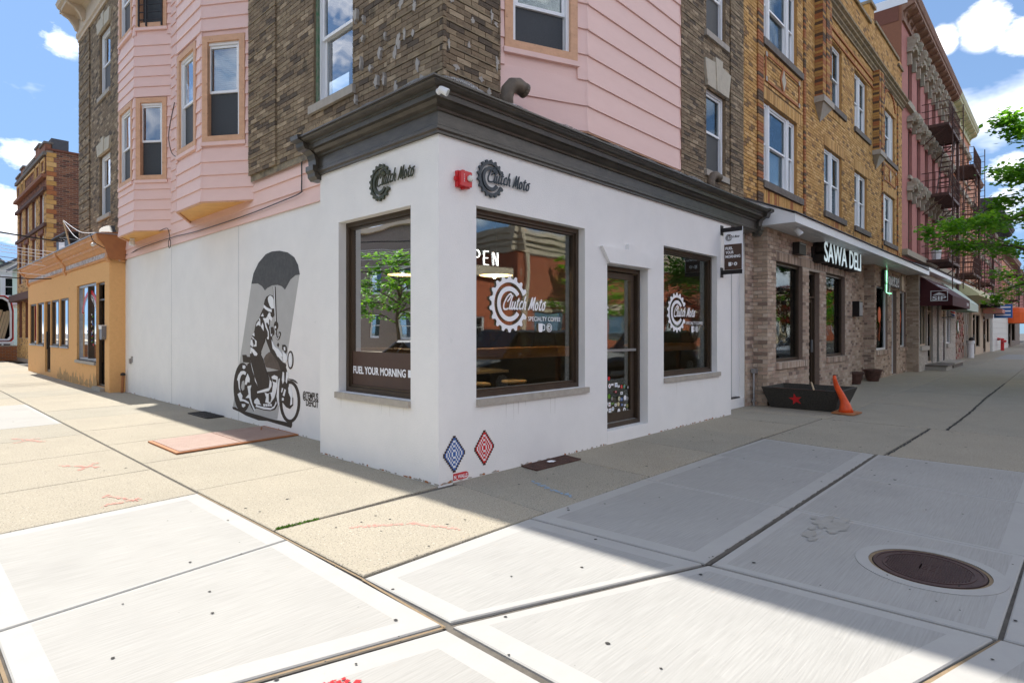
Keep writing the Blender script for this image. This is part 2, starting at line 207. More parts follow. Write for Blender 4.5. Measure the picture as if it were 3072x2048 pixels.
for i, c in enumerate([(.27, .115, .065), (.19, .075, .05), (.33, .15, .085), (.11, .055, .04), (.23, .10, .06)]):
    mat('brown_brick_%d' % i, c, .88, tuple(x * .8 for x in c), 16, .5, bump=.4)
mat('brown_mortar', (.34, .27, .21), .95)
for i, c in enumerate([(.50, .47, .42), (.44, .41, .37), (.56, .53, .48)]):
    mat('white_brick_%d' % i, c, .88, tuple(x * .85 for x in c), 22, .5, bump=.4)
mat('pink_siding', (.84, .59, .53), .62, (.80, .55, .49), 3, .5, bump=.12, bs=25, stretch=(1, 1, 4), spots=[(30, .72, (.45, .27, .22), .35)])
mat('orange_wood', (.74, .44, .27), .7, (.58, .33, .20), 9, .5, bump=.2, stretch=(1, 1, 1.5), spots=[(22, .66, (.20, .10, .06), .6)])
mat('soffit_orange', (.85, .50, .17), .7, (.66, .37, .13), 5, .5)
mat('white_paint', (.80, .82, .84), .45, (.74, .76, .78), 4, .5)
mat('white_vinyl', (.82, .84, .86), .35)
mat('green_paint', (.05, .16, .07), .7, (.20, .21, .16), 14, .3)
mat('lime_stone', (.55, .50, .40), .85, (.44, .40, .32), 8, .5, bump=.3, spots=[(8, .66, (.2, .18, .14), .5)])
mat('grey_stone', (.19, .165, .14), .85, (.11, .095, .085), 8, .4, bump=.3)
mat('sill_stone', (.46, .42, .36), .85, (.33, .30, .26), 11, .5, bump=.25)
mat('bronze_frame', (.055, .038, .026), .38, (.085, .058, .038), 6, .5, metal=.3)
mat('black_metal', (.018, .018, .02), .45, (.04, .035, .035), 12, .4, metal=.4)
mat('fire_iron', (.045, .022, .017), .6, (.11, .05, .035), 9, .4, bump=.2)
mat('galvanized', (.42, .43, .44), .4, (.30, .31, .32), 14, .5, metal=.7)
mat('flue_brown', (.17, .135, .095), .6, (.10, .08, .06), 8, .4, bump=.2, spots=[(14, .64, (.30, .24, .16), .6)])
mat('roof_felt', (.09, .09, .095), .9, (.16, .16, .17), 6, .4)
mat('drip_grey', (.70, .69, .665), .9, (.66, .65, .62), 8, .5)
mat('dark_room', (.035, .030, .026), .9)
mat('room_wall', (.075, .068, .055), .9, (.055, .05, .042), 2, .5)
mat('counter_wood', (.75, .30, .06), .35, (.45, .18, .05), 8, .5, stretch=(1, 1, 6), coat=.3)
mat('dark_wood', (.14, .075, .035), .5, (.09, .05, .025), 8, .5)
mat('pale_wood', (.62, .48, .30), .6, (.52, .39, .23), 8, .5, stretch=(3, 3, .4))
mat('blind_white', (.66, .72, .74), .8)
mat('screen_mesh', (.035, .04, .045), .6, (.06, .065, .07), 90, .4)
mat('film_brown', (.085, .048, .034), .55, (.07, .04, .03), 5, .4)
mat('decal_white', (.86, .87, .90), .5)
mat('sign_black', (.020, .016, .014), .45)
mat('logo_slate', (.045, .060, .075), .5, (.035, .045, .055), 20, .5)
mat('logo_moss', (.060, .062, .035), .55, (.025, .035, .022), 24, .3, spots=[(30, .6, (.16, .16, .06), .8)])
mat('mural_k', (.048, .037, .028), .9, (.060, .048, .037), 18, .5)
mat('mural_u', (.060, .063, .068), .9, (.105, .108, .11), 18, .5)
mat('mural_g', (.46, .46, .45), .9, (.41, .41, .40), 5, .5)
mat('mural_t', (.135, .108, .088), .9, (.10, .08, .065), 7, .3)
mat('mural_w', (.80, .82, .84), .9, (.76, .78, .80), 8, .5)
mat('red_paint', (.62, .025, .03), .35, (.52, .02, .025), 8, .5)
mat('tile_blue', (.05, .14, .42), .3); mat('tile_red', (.66, .02, .025), .3); mat('tile_brown', (.055, .03, .02), .3); mat('tile_white', (.82, .83, .84), .3)
mat('lens_clear', (.75, .76, .72), .15, (.45, .46, .42), 90, .3, coat=.6)
mat('neon_white', (1, .98, .96), .4, emit=2.2)
mat('neon_green', (.25, .9, .45), .4, emit=1.0)
mat('lamp_glow', (1, .62, .25), .5, emit=2.5)
mat('sign_face', (.66, .80, .84), .4, emit=.12)
mat('orange_vinyl', (.85, .14, .02), .5, (.75, .11, .02), 4, .5)
mat('maroon_canvas', (.075, .012, .016), .75, (.055, .01, .013), 5, .5)
mat('pale_green_canvas', (.45, .55, .47), .7)
mat('yellow_canvas', (.62, .58, .34), .7, (.5, .46, .26), 3, .5)
mat('blue_paint', (.03, .14, .42), .45)
mat('cone_orange', (.85, .10, .015), .45, (.55, .06, .012), 9, .4, bump=.1)
mat('planter_black', (.022, .021, .019), .75, (.055, .05, .04), 40, .35, bump=.5, bs=120)
mat('soil', (.08, .055, .035), 1, (.05, .035, .022), 30, .5, bump=.6)
mat('pink_stucco', (.47, .205, .175), .9, (.38, .16, .14), 4, .5, bump=.4, bs=60)
mat('salmon_stucco', (.66, .33, .21), .9, (.56, .27, .17), 4, .5, bump=.4, bs=60)
mat('brown_iron', (.17, .085, .055), .7, (.30, .17, .11), 6, .4, bump=.3)
mat('yellow_iron', (.60, .60, .36), .6, (.46, .47, .28), 6, .5)
mat('ornament', (.44, .40, .31), .85, (.30, .27, .21), 10, .5, bump=.4)
mat('flagstone', (.36, .25, .20), .85, (.20, .14, .115), 6, .3, bump=.5, bs=20)
mat('slate_tile', (.12, .15, .15), .5, (.22, .15, .09), 2.5, .35)
mat('white_siding', (.72, .74, .72), .6, (.64, .67, .65), 4, .5)
mat('green_siding', (.48, .58, .50), .7, (.42, .52, .45), 3, .5)
mat('grey_roof', (.10, .105, .12), .9, (.07, .075, .085), 9, .5)
mat('asphalt', (.075, .073, .070), .92, (.105, .10, .096), 30, .5, bump=.5, bs=120)
mat('road_line', (.72, .72, .68), .8)
mat('kerb', (.42, .41, .38), .9, (.32, .31, .29), 9, .5, bump=.3)
mat('ground_bed', (.13, .115, .095), .95, (.07, .06, .05), 12, .4)
mat('joint_filler', (.26, .19, .115), .95, (.20, .14, .08), 20, .4)
OLDC = dict(rough=.93, ns=2.2, amt=.5, bump=.7, bs=170)
mat('concrete_old', (.385, .34, .26), .93, (.32, .285, .22), 1.1, .5, bump=.9, bs=110, spots=[(75, .57, (.11, .10, .085), .8), (55, .61, (.60, .56, .48), .6), (7, .70, (.20, .18, .15), .45), (28, .755, (.05, .045, .04), .9)])
mat('concrete_old_b', (.36, .325, .255), .93, (.295, .27, .215), 1.4, .5, bump=.9, bs=110, spots=[(75, .57, (.10, .095, .08), .8), (55, .61, (.55, .52, .45), .6), (7, .68, (.18, .165, .14), .5), (28, .75, (.05, .045, .04), .9)])
mat('concrete_edge', (.375, .365, .34), .85, (.34, .33, .31), 5, .5, bump=.12, bs=60)
mat('iron_plate', (.46, .33, .27), .6, (.38, .26, .21), 7, .5, bump=.2)
mat('manhole_iron', (.085, .045, .038), .55, (.055, .03, .028), 9, .5, bump=.2, metal=.2)
mat('bark', (.10, .075, .055), .95, (.16, .125, .095), 14, .5, bump=.8, bs=30, stretch=(1, 1, .25))
mat('moss', (.10, .22, .02), .95, (.16, .30, .04), 60, .5)
mat('chalk_red', (.62, .22, .18), .95, (.48, .30, .24), 60, .5)
mat('chalk_blue', (.20, .36, .55), .95, (.30, .36, .42), 60, .4)
mat('gum', (.03, .028, .026), .9)
mat('wet_stain', (.27, .255, .22), .9, (.34, .33, .305), 9, .5)
mat('red_facade', (.46, .13, .06), .85, (.37, .10, .05), 12, .5, bump=.3)
mat('beige_trim', (.60, .50, .38), .85, (.52, .43, .33), 5, .5)
mat('grey_facade', (.25, .21, .18), .9, (.18, .15, .13), 5, .5)
mat('car_black', (.010, .011, .013), .3, coat=.35); mat('car_grey', (.10, .11, .12), .25, coat=1); mat('car_white', (.75, .76, .77), .25, coat=1); mat('van_red', (.55, .012, .02), .3, coat=.8)
mat('tyre', (.02, .02, .02), .85); mat('rim', (.35, .36, .38), .3, metal=.9); mat('lamp_red', (.45, .01, .01), .2); mat('grey_plastic', (.36, .37, .38), .5)
mat('mailbox_grey', (.20, .21, .23), .4, metal=.3)
glass('shop_glass', (.80, .82, .79), .62, wav=.10)
glass('pane_glass', (.78, .84, .86), .30, wav=.25)
glass('lens_glass', (.9, .93, .92), .05)
glass('car_glass', (.20, .22, .22), .03)
# broom-finished new concrete: fine lines along the broom stroke
def broom(name, c, ang):
    m = mat(name, c, .88, tuple(x * .88 for x in c), 1.3, .5, spots=[(3.0, .70, tuple(x * .74 for x in c), .5), (26, .745, (.06, .055, .05), .9), (0.8, .60, tuple(x * .84 for x in c), .6), (7, .66, tuple(x * .85 for x in c), .5)]); t = m.node_tree; n = t.nodes; l = t.links
    g = n.new('ShaderNodeNewGeometry'); mpn = n.new('ShaderNodeMapping'); mpn.inputs['Rotation'].default_value = (0, 0, ang); mpn.inputs['Scale'].default_value = (4, 95, 1); l.new(g.outputs['Position'], mpn.inputs['Vector'])
    tx = n.new('ShaderNodeTexNoise'); tx.inputs['Scale'].default_value = 1; tx.inputs['Detail'].default_value = 3; l.new(mpn.outputs[0], tx.inputs['Vector'])
    b = n['Principled BSDF']; src = b.inputs['Base Color'].links[0].from_socket
    mx = n.new('ShaderNodeMix'); mx.data_type = 'RGBA'; mx.blend_type = 'MULTIPLY'; mx.inputs['Factor'].default_value = .5; l.new(src, mx.inputs[6])
    rp = n.new('ShaderNodeValToRGB'); rp.color_ramp.elements[0].position = .3; rp.color_ramp.elements[1].position = .7; rp.color_ramp.elements[0].color = (.72, .715, .70, 1); rp.color_ramp.elements[1].color = (1, 1, 1, 1)
    l.new(tx.outputs['Fac'], rp.inputs['Fac']); l.new(rp.outputs['Color'], mx.inputs[7]); l.new(mx.outputs[2], b.inputs['Base Color'])
    bp = n.new('ShaderNodeBump'); bp.inputs['Strength'].default_value = .6; bp.inputs['Distance'].default_value = .004; l.new(tx.outputs['Fac'], bp.inputs['Height']); l.new(bp.outputs[0], b.inputs['Normal'])
broom('concrete_new', (.365, .355, .33), 0.0)
broom('concrete_new_b', (.355, .347, .325), R(90))
def leafmat(name, c):
    m = mat(name, c, .5, tuple(x * .55 for x in c), 3, .5); b = m.node_tree.nodes['Principled BSDF']; o = m.node_tree.nodes['Material Output']
    tl = m.node_tree.nodes.new('ShaderNodeBsdfTranslucent'); tl.inputs['Color'].default_value = (c[0] * 1.6, c[1] * 1.5, c[2] * .8, 1)
    mx = m.node_tree.nodes.new('ShaderNodeMixShader'); mx.inputs[0].default_value = .45
    m.node_tree.links.new(b.outputs[0], mx.inputs[1]); m.node_tree.links.new(tl.outputs[0], mx.inputs[2]); m.node_tree.links.new(mx.outputs[0], o.inputs['Surface'])
leafmat('leaf_green', (.12, .32, .03)); leafmat('leaf_light', (.22, .46, .05)); leafmat('leaf_red', (.20, .03, .02))

# ---------------------------------------------------------------- object helpers
def tag(o, label=None, cat=None, group=None, kind=None):
    if label: o['label'] = label
    if cat: o['category'] = cat
    if group: o['group'] = group
    if kind: o['kind'] = kind
    return o
def thing(name, loc, label, cat, group=None):
    e = bpy.data.objects.new(name, None); e.location = loc; e.empty_display_size = .1; col.objects.link(e)
    e['label'] = label; e['category'] = cat
    if group: e['group'] = group
    WORLD[e.name] = Matrix.Translation(Vector(loc))
    return e
WORLD = {}
def adopt(o, parent):
    if parent is not None:
        o.parent = parent
        o.matrix_parent_inverse = WORLD.get(parent.name, Matrix.Identity(4)).inverted()
    WORLD[o.name] = Matrix.Translation(o.location) @ o.rotation_euler.to_matrix().to_4x4() if o.type != 'EMPTY' else WORLD.get(o.name, Matrix.Identity(4))
    return o
class MB:
    """collects polygons and links them as ONE mesh object"""
    def __init__(s): s.v = []; s.f = []; s.m = []
    def poly(s, pts, mi=0):
        b = len(s.v); s.v.extend([tuple(p) for p in pts]); s.f.append(tuple(range(b, b + len(pts)))); s.m.append(mi); return s
    def hexa(s, p, mi=0):            # p = 8 points: bottom ring 0-3, top ring 4-7
        b = len(s.v); s.v.extend([tuple(q) for q in p])
        for f in ((3, 2, 1, 0), (4, 5, 6, 7), (0, 1, 5, 4), (1, 2, 6, 5), (2, 3, 7, 6), (3, 0, 4, 7)):
            s.f.append(tuple(b + i for i in f)); s.m.append(mi)
        return s
    def box(s, x0, x1, y0, y1, z0, z1, mi=0):
        return s.hexa([(x0, y0, z0), (x1, y0, z0), (x1, y1, z0), (x0, y1, z0), (x0, y0, z1), (x1, y0, z1), (x1, y1, z1), (x0, y1, z1)], mi)
    def fbox(s, fr, u0, u1, z0, z1, d0, d1, mi=0):
        P = fr.P
        return s.hexa([P(u0, z0, d0), P(u1, z0, d0), P(u1, z0, d1), P(u0, z0, d1), P(u0, z1, d0), P(u1, z1, d0), P(u1, z1, d1), P(u0, z1, d1)], mi)
    def tube(s, pts, r, n=8, mi=0, cap=True):
        pts = [Vector(p) for p in pts]; rs = r if isinstance(r, (list, tuple)) else [r] * len(pts); rings = []
        prev = None
        for i, p in enumerate(pts):
            d = (pts[min(i + 1, len(pts) - 1)] - pts[max(i - 1, 0)])
            if d.length < 1e-9: d = Vector((0, 0, 1))
            d.normalize()
            a = Vector((0, 0, 1)) if abs(d.z) < .9 else Vector((1, 0, 0))
            if prev is not None: x = (prev - d * prev.dot(d))
            else: x = d.cross(a)
            if x.length < 1e-6: x = d.cross(a)
            x.normalize(); y = d.cross(x); prev = x
            b = len(s.v)
            for k in range(n):
                t = 2 * math.pi * k / n; s.v.append(tuple(p + (x * math.cos(t) + y * math.sin(t)) * rs[i]))
            rings.append(b)
        for i in range(len(rings) - 1):
            for k in range(n):
                k2 = (k + 1) % n; s.f.append((rings[i] + k, rings[i] + k2, rings[i + 1] + k2, rings[i + 1] + k)); s.m.append(mi)
        if cap:
            s.f.append(tuple(rings[0] + k for k in reversed(range(n)))); s.m.append(mi); s.f.append(tuple(rings[-1] + k for k in range(n))); s.m.append(mi)
        return s
    def lathe(s, c, prof, n=20, mi=0, axis=None):
        """prof = [(r, h)], revolved about axis (default +Z) from c"""
        ax = Vector(axis).normalized() if axis else Vector((0, 0, 1)); a = Vector((1, 0, 0)) if abs(ax.x) < .9 else Vector((0, 1, 0)); x = ax.cross(a).normalized(); y = ax.cross(x); c = Vector(c); b = len(s.v)
        for r_, h in prof:
            for k in range(n):
                t = 2 * math.pi * k / n; s.v.append(tuple(c + ax * h + (x * math.cos(t) + y * math.sin(t)) * max(r_, 1e-4)))
        for i in range(len(prof) - 1):
            for k in range(n):
                k2 = (k + 1) % n; s.f.append((b + i * n + k, b + i * n + k2, b + (i + 1) * n + k2, b + (i + 1) * n + k)); s.m.append(mi)
        s.f.append(tuple(b + k for k in reversed(range(n)))); s.m.append(mi); s.f.append(tuple(b + (len(prof) - 1) * n + k for k in range(n))); s.m.append(mi)
        return s
    def prism(s, fr, out, d0, d1, mi=0):
        """out = [(u, z)] outline extruded from depth d0 to d1"""
        a = [fr.P(u, z, d0) for u, z in out]; b_ = [fr.P(u, z, d1) for u, z in out]; b = len(s.v); n = len(out); s.v.extend([tuple(q) for q in a + b_])
        s.f.append(tuple(range(b, b + n))); s.m.append(mi); s.f.append(tuple(range(b + 2 * n - 1, b + n - 1, -1))); s.m.append(mi)
        for k in range(n):
            k2 = (k + 1) % n; s.f.append((b + k, b + n + k, b + n + k2, b + k2)); s.m.append(mi)
        return s
    def sweep(s, fr, prof, u0, u1, mi=0, caps=True):
        """prof = [(d, z)] run along u from u0 to u1; u0,u1 may be functions of d for mitres"""
        f0 = u0 if callable(u0) else (lambda d: u0); f1 = u1 if callable(u1) else (lambda d: u1); b = len(s.v); n = len(prof)
        s.v.extend([tuple(fr.P(f0(d), z, d)) for d, z in prof]); s.v.extend([tuple(fr.P(f1(d), z, d)) for d, z in prof])
        for k in range(n - 1): s.f.append((b + k, b + k + 1, b + n + k + 1, b + n + k)); s.m.append(mi)
        if caps: s.f.append(tuple(range(b, b + n))); s.m.append(mi); s.f.append(tuple(range(b + 2 * n - 1, b + n - 1, -1))); s.m.append(mi)
        return s
    def build(s, name, mats, parent=None, smooth=False, loc=None):
        me = bpy.data.meshes.new(name); me.from_pydata(s.v, [], s.f)
        mats = mats if isinstance(mats, (list, tuple)) else [mats]
        for m in mats: me.materials.append(M[m] if isinstance(m, str) else m)
        if len(mats) > 1: me.polygons.foreach_set('material_index', s.m)
        if smooth: me.polygons.foreach_set('use_smooth', [True] * len(me.polygons))
        me.update()
        o = bpy.data.objects.new(name, me); col.objects.link(o)
        return adopt(o, parent)
class Fr:
    """a vertical facade frame: origin, unit vector u along it, outward normal n"""
    def __init__(s, o, u, n): s.o = Vector(o); s.u = Vector(u).normalized(); s.n = Vector(n).normalized(); s.z = Vector((0, 0, 1))
    def P(s, u, z, d=0.0): return s.o + s.u * u + s.z * z + s.n * d
def FS(y): return Fr((0, y, 0), (1, 0, 0), (0, -1, 0))       # faces -Y, u = world x
def FW(x): return Fr((x, 0, 0), (0, 1, 0), (-1, 0, 0))       # faces -X, u = world y
def FAB(a, b, side):                                          # through a -> b, side +1: normal is u rotated -90 deg
    a = Vector((*a, 0)); b = Vector((*b, 0)); u = (b - a).normalized(); return Fr(a, u, Vector((u.y, -u.x, 0)) * side)
def obj(name, mb, m, parent=None, **k): return mb.build(name, m, parent, **k)
def wall(fr, u0, u1, z0, z1, ops, name, m, parent, reveal=.14, d=0.0, rm=None):
    """sheet with rectangular openings and their reveals"""
    us = sorted({u0, u1, *[max(u0, min(u1, o[0])) for o in ops], *[max(u0, min(u1, o[1])) for o in ops]}); mb = MB()
    for a, b in zip(us[:-1], us[1:]):
        if b - a < 1e-6: continue
        cut = sorted([(o[2], o[3]) for o in ops if o[0] < (a + b) / 2 < o[1]]); z = z0
        for c0, c1 in cut:
            if c0 > z: mb.poly([fr.P(a, z, d), fr.P(b, z, d), fr.P(b, c0, d), fr.P(a, c0, d)])
            z = max(z, c1)
        if z < z1: mb.poly([fr.P(a, z, d), fr.P(b, z, d), fr.P(b, z1, d), fr.P(a, z1, d)])
    for o in ops:
        a, b, c0, c1 = o[:4]; r_ = d - (o[4] if len(o) > 4 else reveal); k = 1 if rm else 0
        mb.poly([fr.P(a, c0, d), fr.P(a, c0, r_), fr.P(a, c1, r_), fr.P(a, c1, d)], k); mb.poly([fr.P(b, c0, d), fr.P(b, c1, d), fr.P(b, c1, r_), fr.P(b, c0, r_)], k)
        mb.poly([fr.P(a, c1, d), fr.P(a, c1, r_), fr.P(b, c1, r_), fr.P(b, c1, d)], k); mb.poly([fr.P(a, c0, d), fr.P(b, c0, d), fr.P(b, c0, r_), fr.P(a, c0, r_)], k)
    return mb.build(name, [m, rm] if rm else m, parent)
CAMP = Vector((-3.68, -4.45, 1.5))
def brick_list(fr, u0, u1, z0, z1, ops, bw, bh, j, prefix, nv, depth=.012, rng=None, bond=.5, lean=None, d0=0.0):
    """running-bond rectangles clipped by the openings -> list of (fr, ua, ub, za, zb, d0, d1, material)"""
    rng = rng or random.Random(3); out = []; row = 0; z = z0
    while z < z1 - .012:
        zb = min(z + bh, z1); off = (bw + j) * bond * (row % 2); u = u0 - off - rng.random() * .004
        while u < u1:
            a, b = max(u, u0), min(u + bw, u1); u += bw + j
            if b - a < .02: continue
            segs = [(a, b)]
            for o in ops:
                if o[2] < (z + zb) / 2 < o[3]:
                    ns = []
                    for s_, e_ in segs:
                        if e_ <= o[0] or s_ >= o[1]: ns.append((s_, e_))
                        else:
                            if o[0] - s_ > .02: ns.append((s_, o[0]))
                            if e_ - o[1] > .02: ns.append((o[1], e_))
                    segs = ns
            for s_, e_ in segs:
                k = rng.choices(range(nv), weights=(34, 26, 14, 10, 16)[:nv])[0]
                out.append((fr, s_, e_, z, zb, d0, d0 + depth + (rng.random() - .5) * .005, prefix + str(k)))
        z += bh + j; row += 1
    return out
def lay_bricks(lst, parent, n_ind=300, name='brick'):
    """the nearest n_ind as objects sharing mesh data, the rest joined into one part"""
    lst = sorted(lst, key=lambda b: (b[0].P((b[1] + b[2]) / 2, (b[3] + b[4]) / 2) - CAMP).length)
    near, far = lst[:n_ind], lst[n_ind:]
    inv = WORLD[parent.name].inverted()
    for fr, a, b, z0, z1, d0, d1, m in near:
        key = 'unit_' + m
        if key not in UNIT:
            mb = MB(); mb.box(-.5, .5, -.5, .5, -.5, .5); me = bpy.data.meshes.new(name); me.from_pydata(mb.v, [], mb.f); me.materials.append(M[m]); UNIT[key] = me
        o = bpy.data.objects.new(name, UNIT[key]); o.location = fr.P((a + b) / 2, (z0 + z1) / 2, (d0 + d1) / 2)
        o.rotation_euler = (0, 0, math.atan2(fr.u.y, fr.u.x)); o.scale = (b - a, abs(d1 - d0), z1 - z0)
        col.objects.link(o); o.parent = parent; o.matrix_parent_inverse = inv
    if far:
        mats = sorted({b[7] for b in far}); ix = {m: i for i, m in enumerate(mats)}; mb = MB()
        for fr, a, b, z0, z1, d0, d1, m in far:
            i = ix[m]; P = fr.P; q = len(mb.v)
            mb.v.extend([tuple(P(a, z0, d0)), tuple(P(b, z0, d0)), tuple(P(b, z1, d0)), tuple(P(a, z1, d0)), tuple(P(a, z0, d1)), tuple(P(b, z0, d1)), tuple(P(b, z1, d1)), tuple(P(a, z1, d1))])
            for f in ((4, 5, 6, 7), (0, 1, 5, 4), (1, 2, 6, 5), (2, 3, 7, 6), (3, 0, 4, 7)): mb.f.append(tuple(q + t for t in f)); mb.m.append(i)
        o = mb.build(name + '_rest', mats, parent); o['kind'] = 'stuff'
UNIT = {}
def frame_boxes(mb, fr, u0, u1, z0, z1, w, d0, d1, mi=0, wb=None):
    wb = wb or w
    mb.fbox(fr, u0, u0 + w, z0, z1, d0, d1, mi); mb.fbox(fr, u1 - w, u1, z0, z1, d0, d1, mi)
    mb.fbox(fr, u0 + w, u1 - w, z1 - w, z1, d0, d1, mi); mb.fbox(fr, u0 + w, u1 - w, z0, z0 + wb, d0, d1, mi)
def sash_window(parent, fr, u0, u1, z0, z1, d=-.13, fm='white_vinyl', fw=.055, blind=None, sill=None, mid=.5, lab=None, screen=True, pane='pane_glass'):
    """double-hung window: frame > sashes, panes, blind, sill"""
    mb = MB(); frame_boxes(mb, fr, u0, u1, z0, z1, fw, d, d + .07); w_ = mb.build('window', fm, parent)
    if lab: w_['label'] = lab
    zm = z0 + (z1 - z0) * mid; a, b = u0 + fw + .002, u1 - fw - .002
    mb = MB(); frame_boxes(mb, fr, a, b, zm - .02, z1 - fw - .002, .04, d + .012, d + .045); mb.build('upper_sash', fm, w_)
    mb = MB(); frame_boxes(mb, fr, a, b, z0 + fw + .002, zm + .018, .045, d - .028, d + .008); mb.build('lower_sash', fm, w_)
    mb = MB(); mb.fbox(fr, a + .04, b - .04, zm + .02, z1 - fw - .042, d + .02, d + .025); mb.build('pane', pane, w_)
    mb = MB(); mb.fbox(fr, a + .045, b - .045, z0 + fw + .047, zm - .027, d - .016, d - .011); mb.build('pane', pane, w_)
    if screen:
        mb = MB(); mb.fbox(fr, a + .012, b - .012, z0 + fw + .01, zm - .022, d + .012, d + .016); mb.build('insect_screen', 'screen_mesh', w_)
    if blind:
        bz0, bz1 = blind; mb = MB(); z = bz0
        while z < bz1: mb.fbox(fr, a + .03, b - .03, z, z + .028, d - .09, d - .075); z += .034
        mb.build('blind', 'blind_white', w_)
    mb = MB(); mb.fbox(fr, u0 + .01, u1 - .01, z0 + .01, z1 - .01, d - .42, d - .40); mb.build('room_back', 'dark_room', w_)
    if sill:
        ex, dep, h, m = sill; mb = MB(); mb.fbox(fr, u0 - ex, u1 + ex, z0 - h, z0 - .002, d + .02, dep); mb.build('sill', m, w_)
    return w_
def text_mesh(s, size=1.0, bold=0.0, extrude=.01, shear=0.0, spacing=1.0, align='LEFT', sx=1.0):
    c = bpy.data.curves.new('lettering', 'FONT'); c.body = s; c.size = size; c.extrude = extrude; c.offset = bold * size; c.shear = shear; c.space_character = spacing; c.align_x = align; c.resolution_u = 3
    o = bpy.data.objects.new('tmp', c); col.objects.link(o); bpy.context.view_layer.update()
    me = bpy.data.meshes.new_from_object(o.evaluated_get(bpy.context.evaluated_depsgraph_get())); v = [(p.co.x * sx, p.co.y, p.co.z) for p in me.vertices]; f = [tuple(p.vertices) for p in me.polygons]
    bpy.data.objects.remove(o); bpy.data.curves.remove(c); bpy.data.meshes.remove(me)
    return v, f
def text(s, fr, u, z, d, m, parent, h=.1, width=None, name='lettering', read=1, **k):
    """cap height h, start at (u, z) reading along read*u"""
    v, f = text_mesh(s, h / .70, **k); xs = [p[0] for p in v]; x0, x1 = min(xs), max(xs); sc_ = (width / (x1 - x0)) if width else 1
    me = bpy.data.meshes.new(name); me.from_pydata([tuple(fr.P(u + read * (p[0] - x0) * sc_, z + p[1], d + p[2])) for p in v], [], f); me.materials.append(M[m] if isinstance(m, str) else m)
    o = bpy.data.objects.new(name, me); col.objects.link(o); return adopt(o, parent)
def stroke(paths, fr, u, z, d, s, m, parent, r=.02, name='lettering', read=1, flat=.35, shear=0.0, n=6):
    """rounded strokes: each path a list of (x, y) in letter units"""
    mb = MB()
    for p in paths:
        q = []
        for i in range(len(p) - 1):                      # Catmull-Rom smoothing
            p0 = p[max(i - 1, 0)]; p1 = p[i]; p2 = p[i + 1]; p3 = p[min(i + 2, len(p) - 1)]
            for t in (0, .25, .5, .75):
                q.append(tuple(.5 * ((2 * p1[k]) + (-p0[k] + p2[k]) * t + (2 * p0[k] - 5 * p1[k] + 4 * p2[k] - p3[k]) * t * t + (-p0[k] + 3 * p1[k] - 3 * p2[k] + p3[k]) * t ** 3) for k in (0, 1)))
        q.append(p[-1]); b0 = len(mb.v)
        mb.tube([(a * s, 0, b * s) for a, b in q], r, n=n)
    mb.v = [tuple(fr.P(u + read * (x + shear * zz), z + zz, d + y * flat)) for x, y, zz in mb.v]
    return mb.build(name, m, parent)
def gear(fr, cu, cz, Ro, Ri, d0, d1, m, parent, name='gear', teeth=18, gap=(-24, 24), read=1, rr=None, n_per=6):
    """toothed C-shaped ring plus the inner C ring; rr = (outer, inner) of that ring"""
    def ringm(fo, fi, a0, a1, n):
        mb = MB()
        for i in range(n):
            t0 = a0 + (a1 - a0) * i / n; t1 = a0 + (a1 - a0) * (i + 1) / n; q = []
            for t, r_ in ((t0, fi(t0)), (t1, fi(t1)), (t1, fo(t1)), (t0, fo(t0))): q.append((cu + read * r_ * math.cos(t), cz + r_ * math.sin(t)))
            P = fr.P; mb.hexa([P(*q[0], d0), P(*q[1], d0), P(*q[1], d1), P(*q[0], d1), P(*q[3], d0), P(*q[2], d0), P(*q[2], d1), P(*q[3], d1)])
        return mb
    td = Ro - Ri; base = Ro - td * .48
    def outer(t):
        x = ((t * teeth / (2 * math.pi)) % 1.0); k = abs(x - .5) * 2          # 0 at tooth centre
        return base + td * .48 * max(0, min(1, (0.62 - k) / .34))
    a0, a1 = R(gap[1]), R(360 + gap[0])
    o1 = ringm(outer, lambda t: Ri, a0, a1, teeth * 8).build(name, m, parent)
    if rr: ringm(lambda t: rr[0], lambda t: rr[1], R(gap[1] + 12), R(348 + gap[0]), 40).build('inner_ring', m, parent)
    return o1
# hand lettering "Clutch Moto", unit = height of the C
SCRIPT = [[(.42, .62), (.34, .52), (.50, .72), (.62, .96), (.52, 1.06), (.34, .96), (.14, .66), (.04, .30), (.12, .04), (.34, .0), (.56, .06)],
          [(.78, 1.0), (.70, .66), (.66, .2), (.70, .03), (.80, .06)], [(.90, .56), (.86, .14), (.94, .03), (1.08, .16), (1.14, .56)], [(1.14, .5), (1.12, .12), (1.18, .03), (1.28, .1)],
          [(1.44, .80), (1.38, .44), (1.36, .12), (1.44, .03), (1.54, .1)], [(1.28, .60), (1.54, .62)], [(1.88, .50), (1.80, .58), (1.68, .46), (1.64, .2), (1.72, .05), (1.88, .1)],
          [(2.10, .96), (2.04, .5), (1.98, .02)], [(2.0, .36), (2.12, .54), (2.22, .48), (2.22, .1), (2.32, .05)],
          [(2.62, .0), (2.72, .35), (2.84, .90), (2.86, .5), (2.88, .12), (3.0, .5), (3.12, .92), (3.10, .45), (3.12, .05), (3.2, .06)],
          [(3.46, .56), (3.34, .5), (3.30, .22), (3.38, .05), (3.52, .1), (3.56, .36), (3.46, .56)], [(3.84, .8), (3.78, .4), (3.78, .1), (3.86, .04), (3.96, .12)], [(3.68, .6), (3.96, .62)],
          [(4.22, .56), (4.10, .5), (4.06, .22), (4.14, .05), (4.28, .1), (4.32, .36), (4.22, .56), (4.38, .62)]]
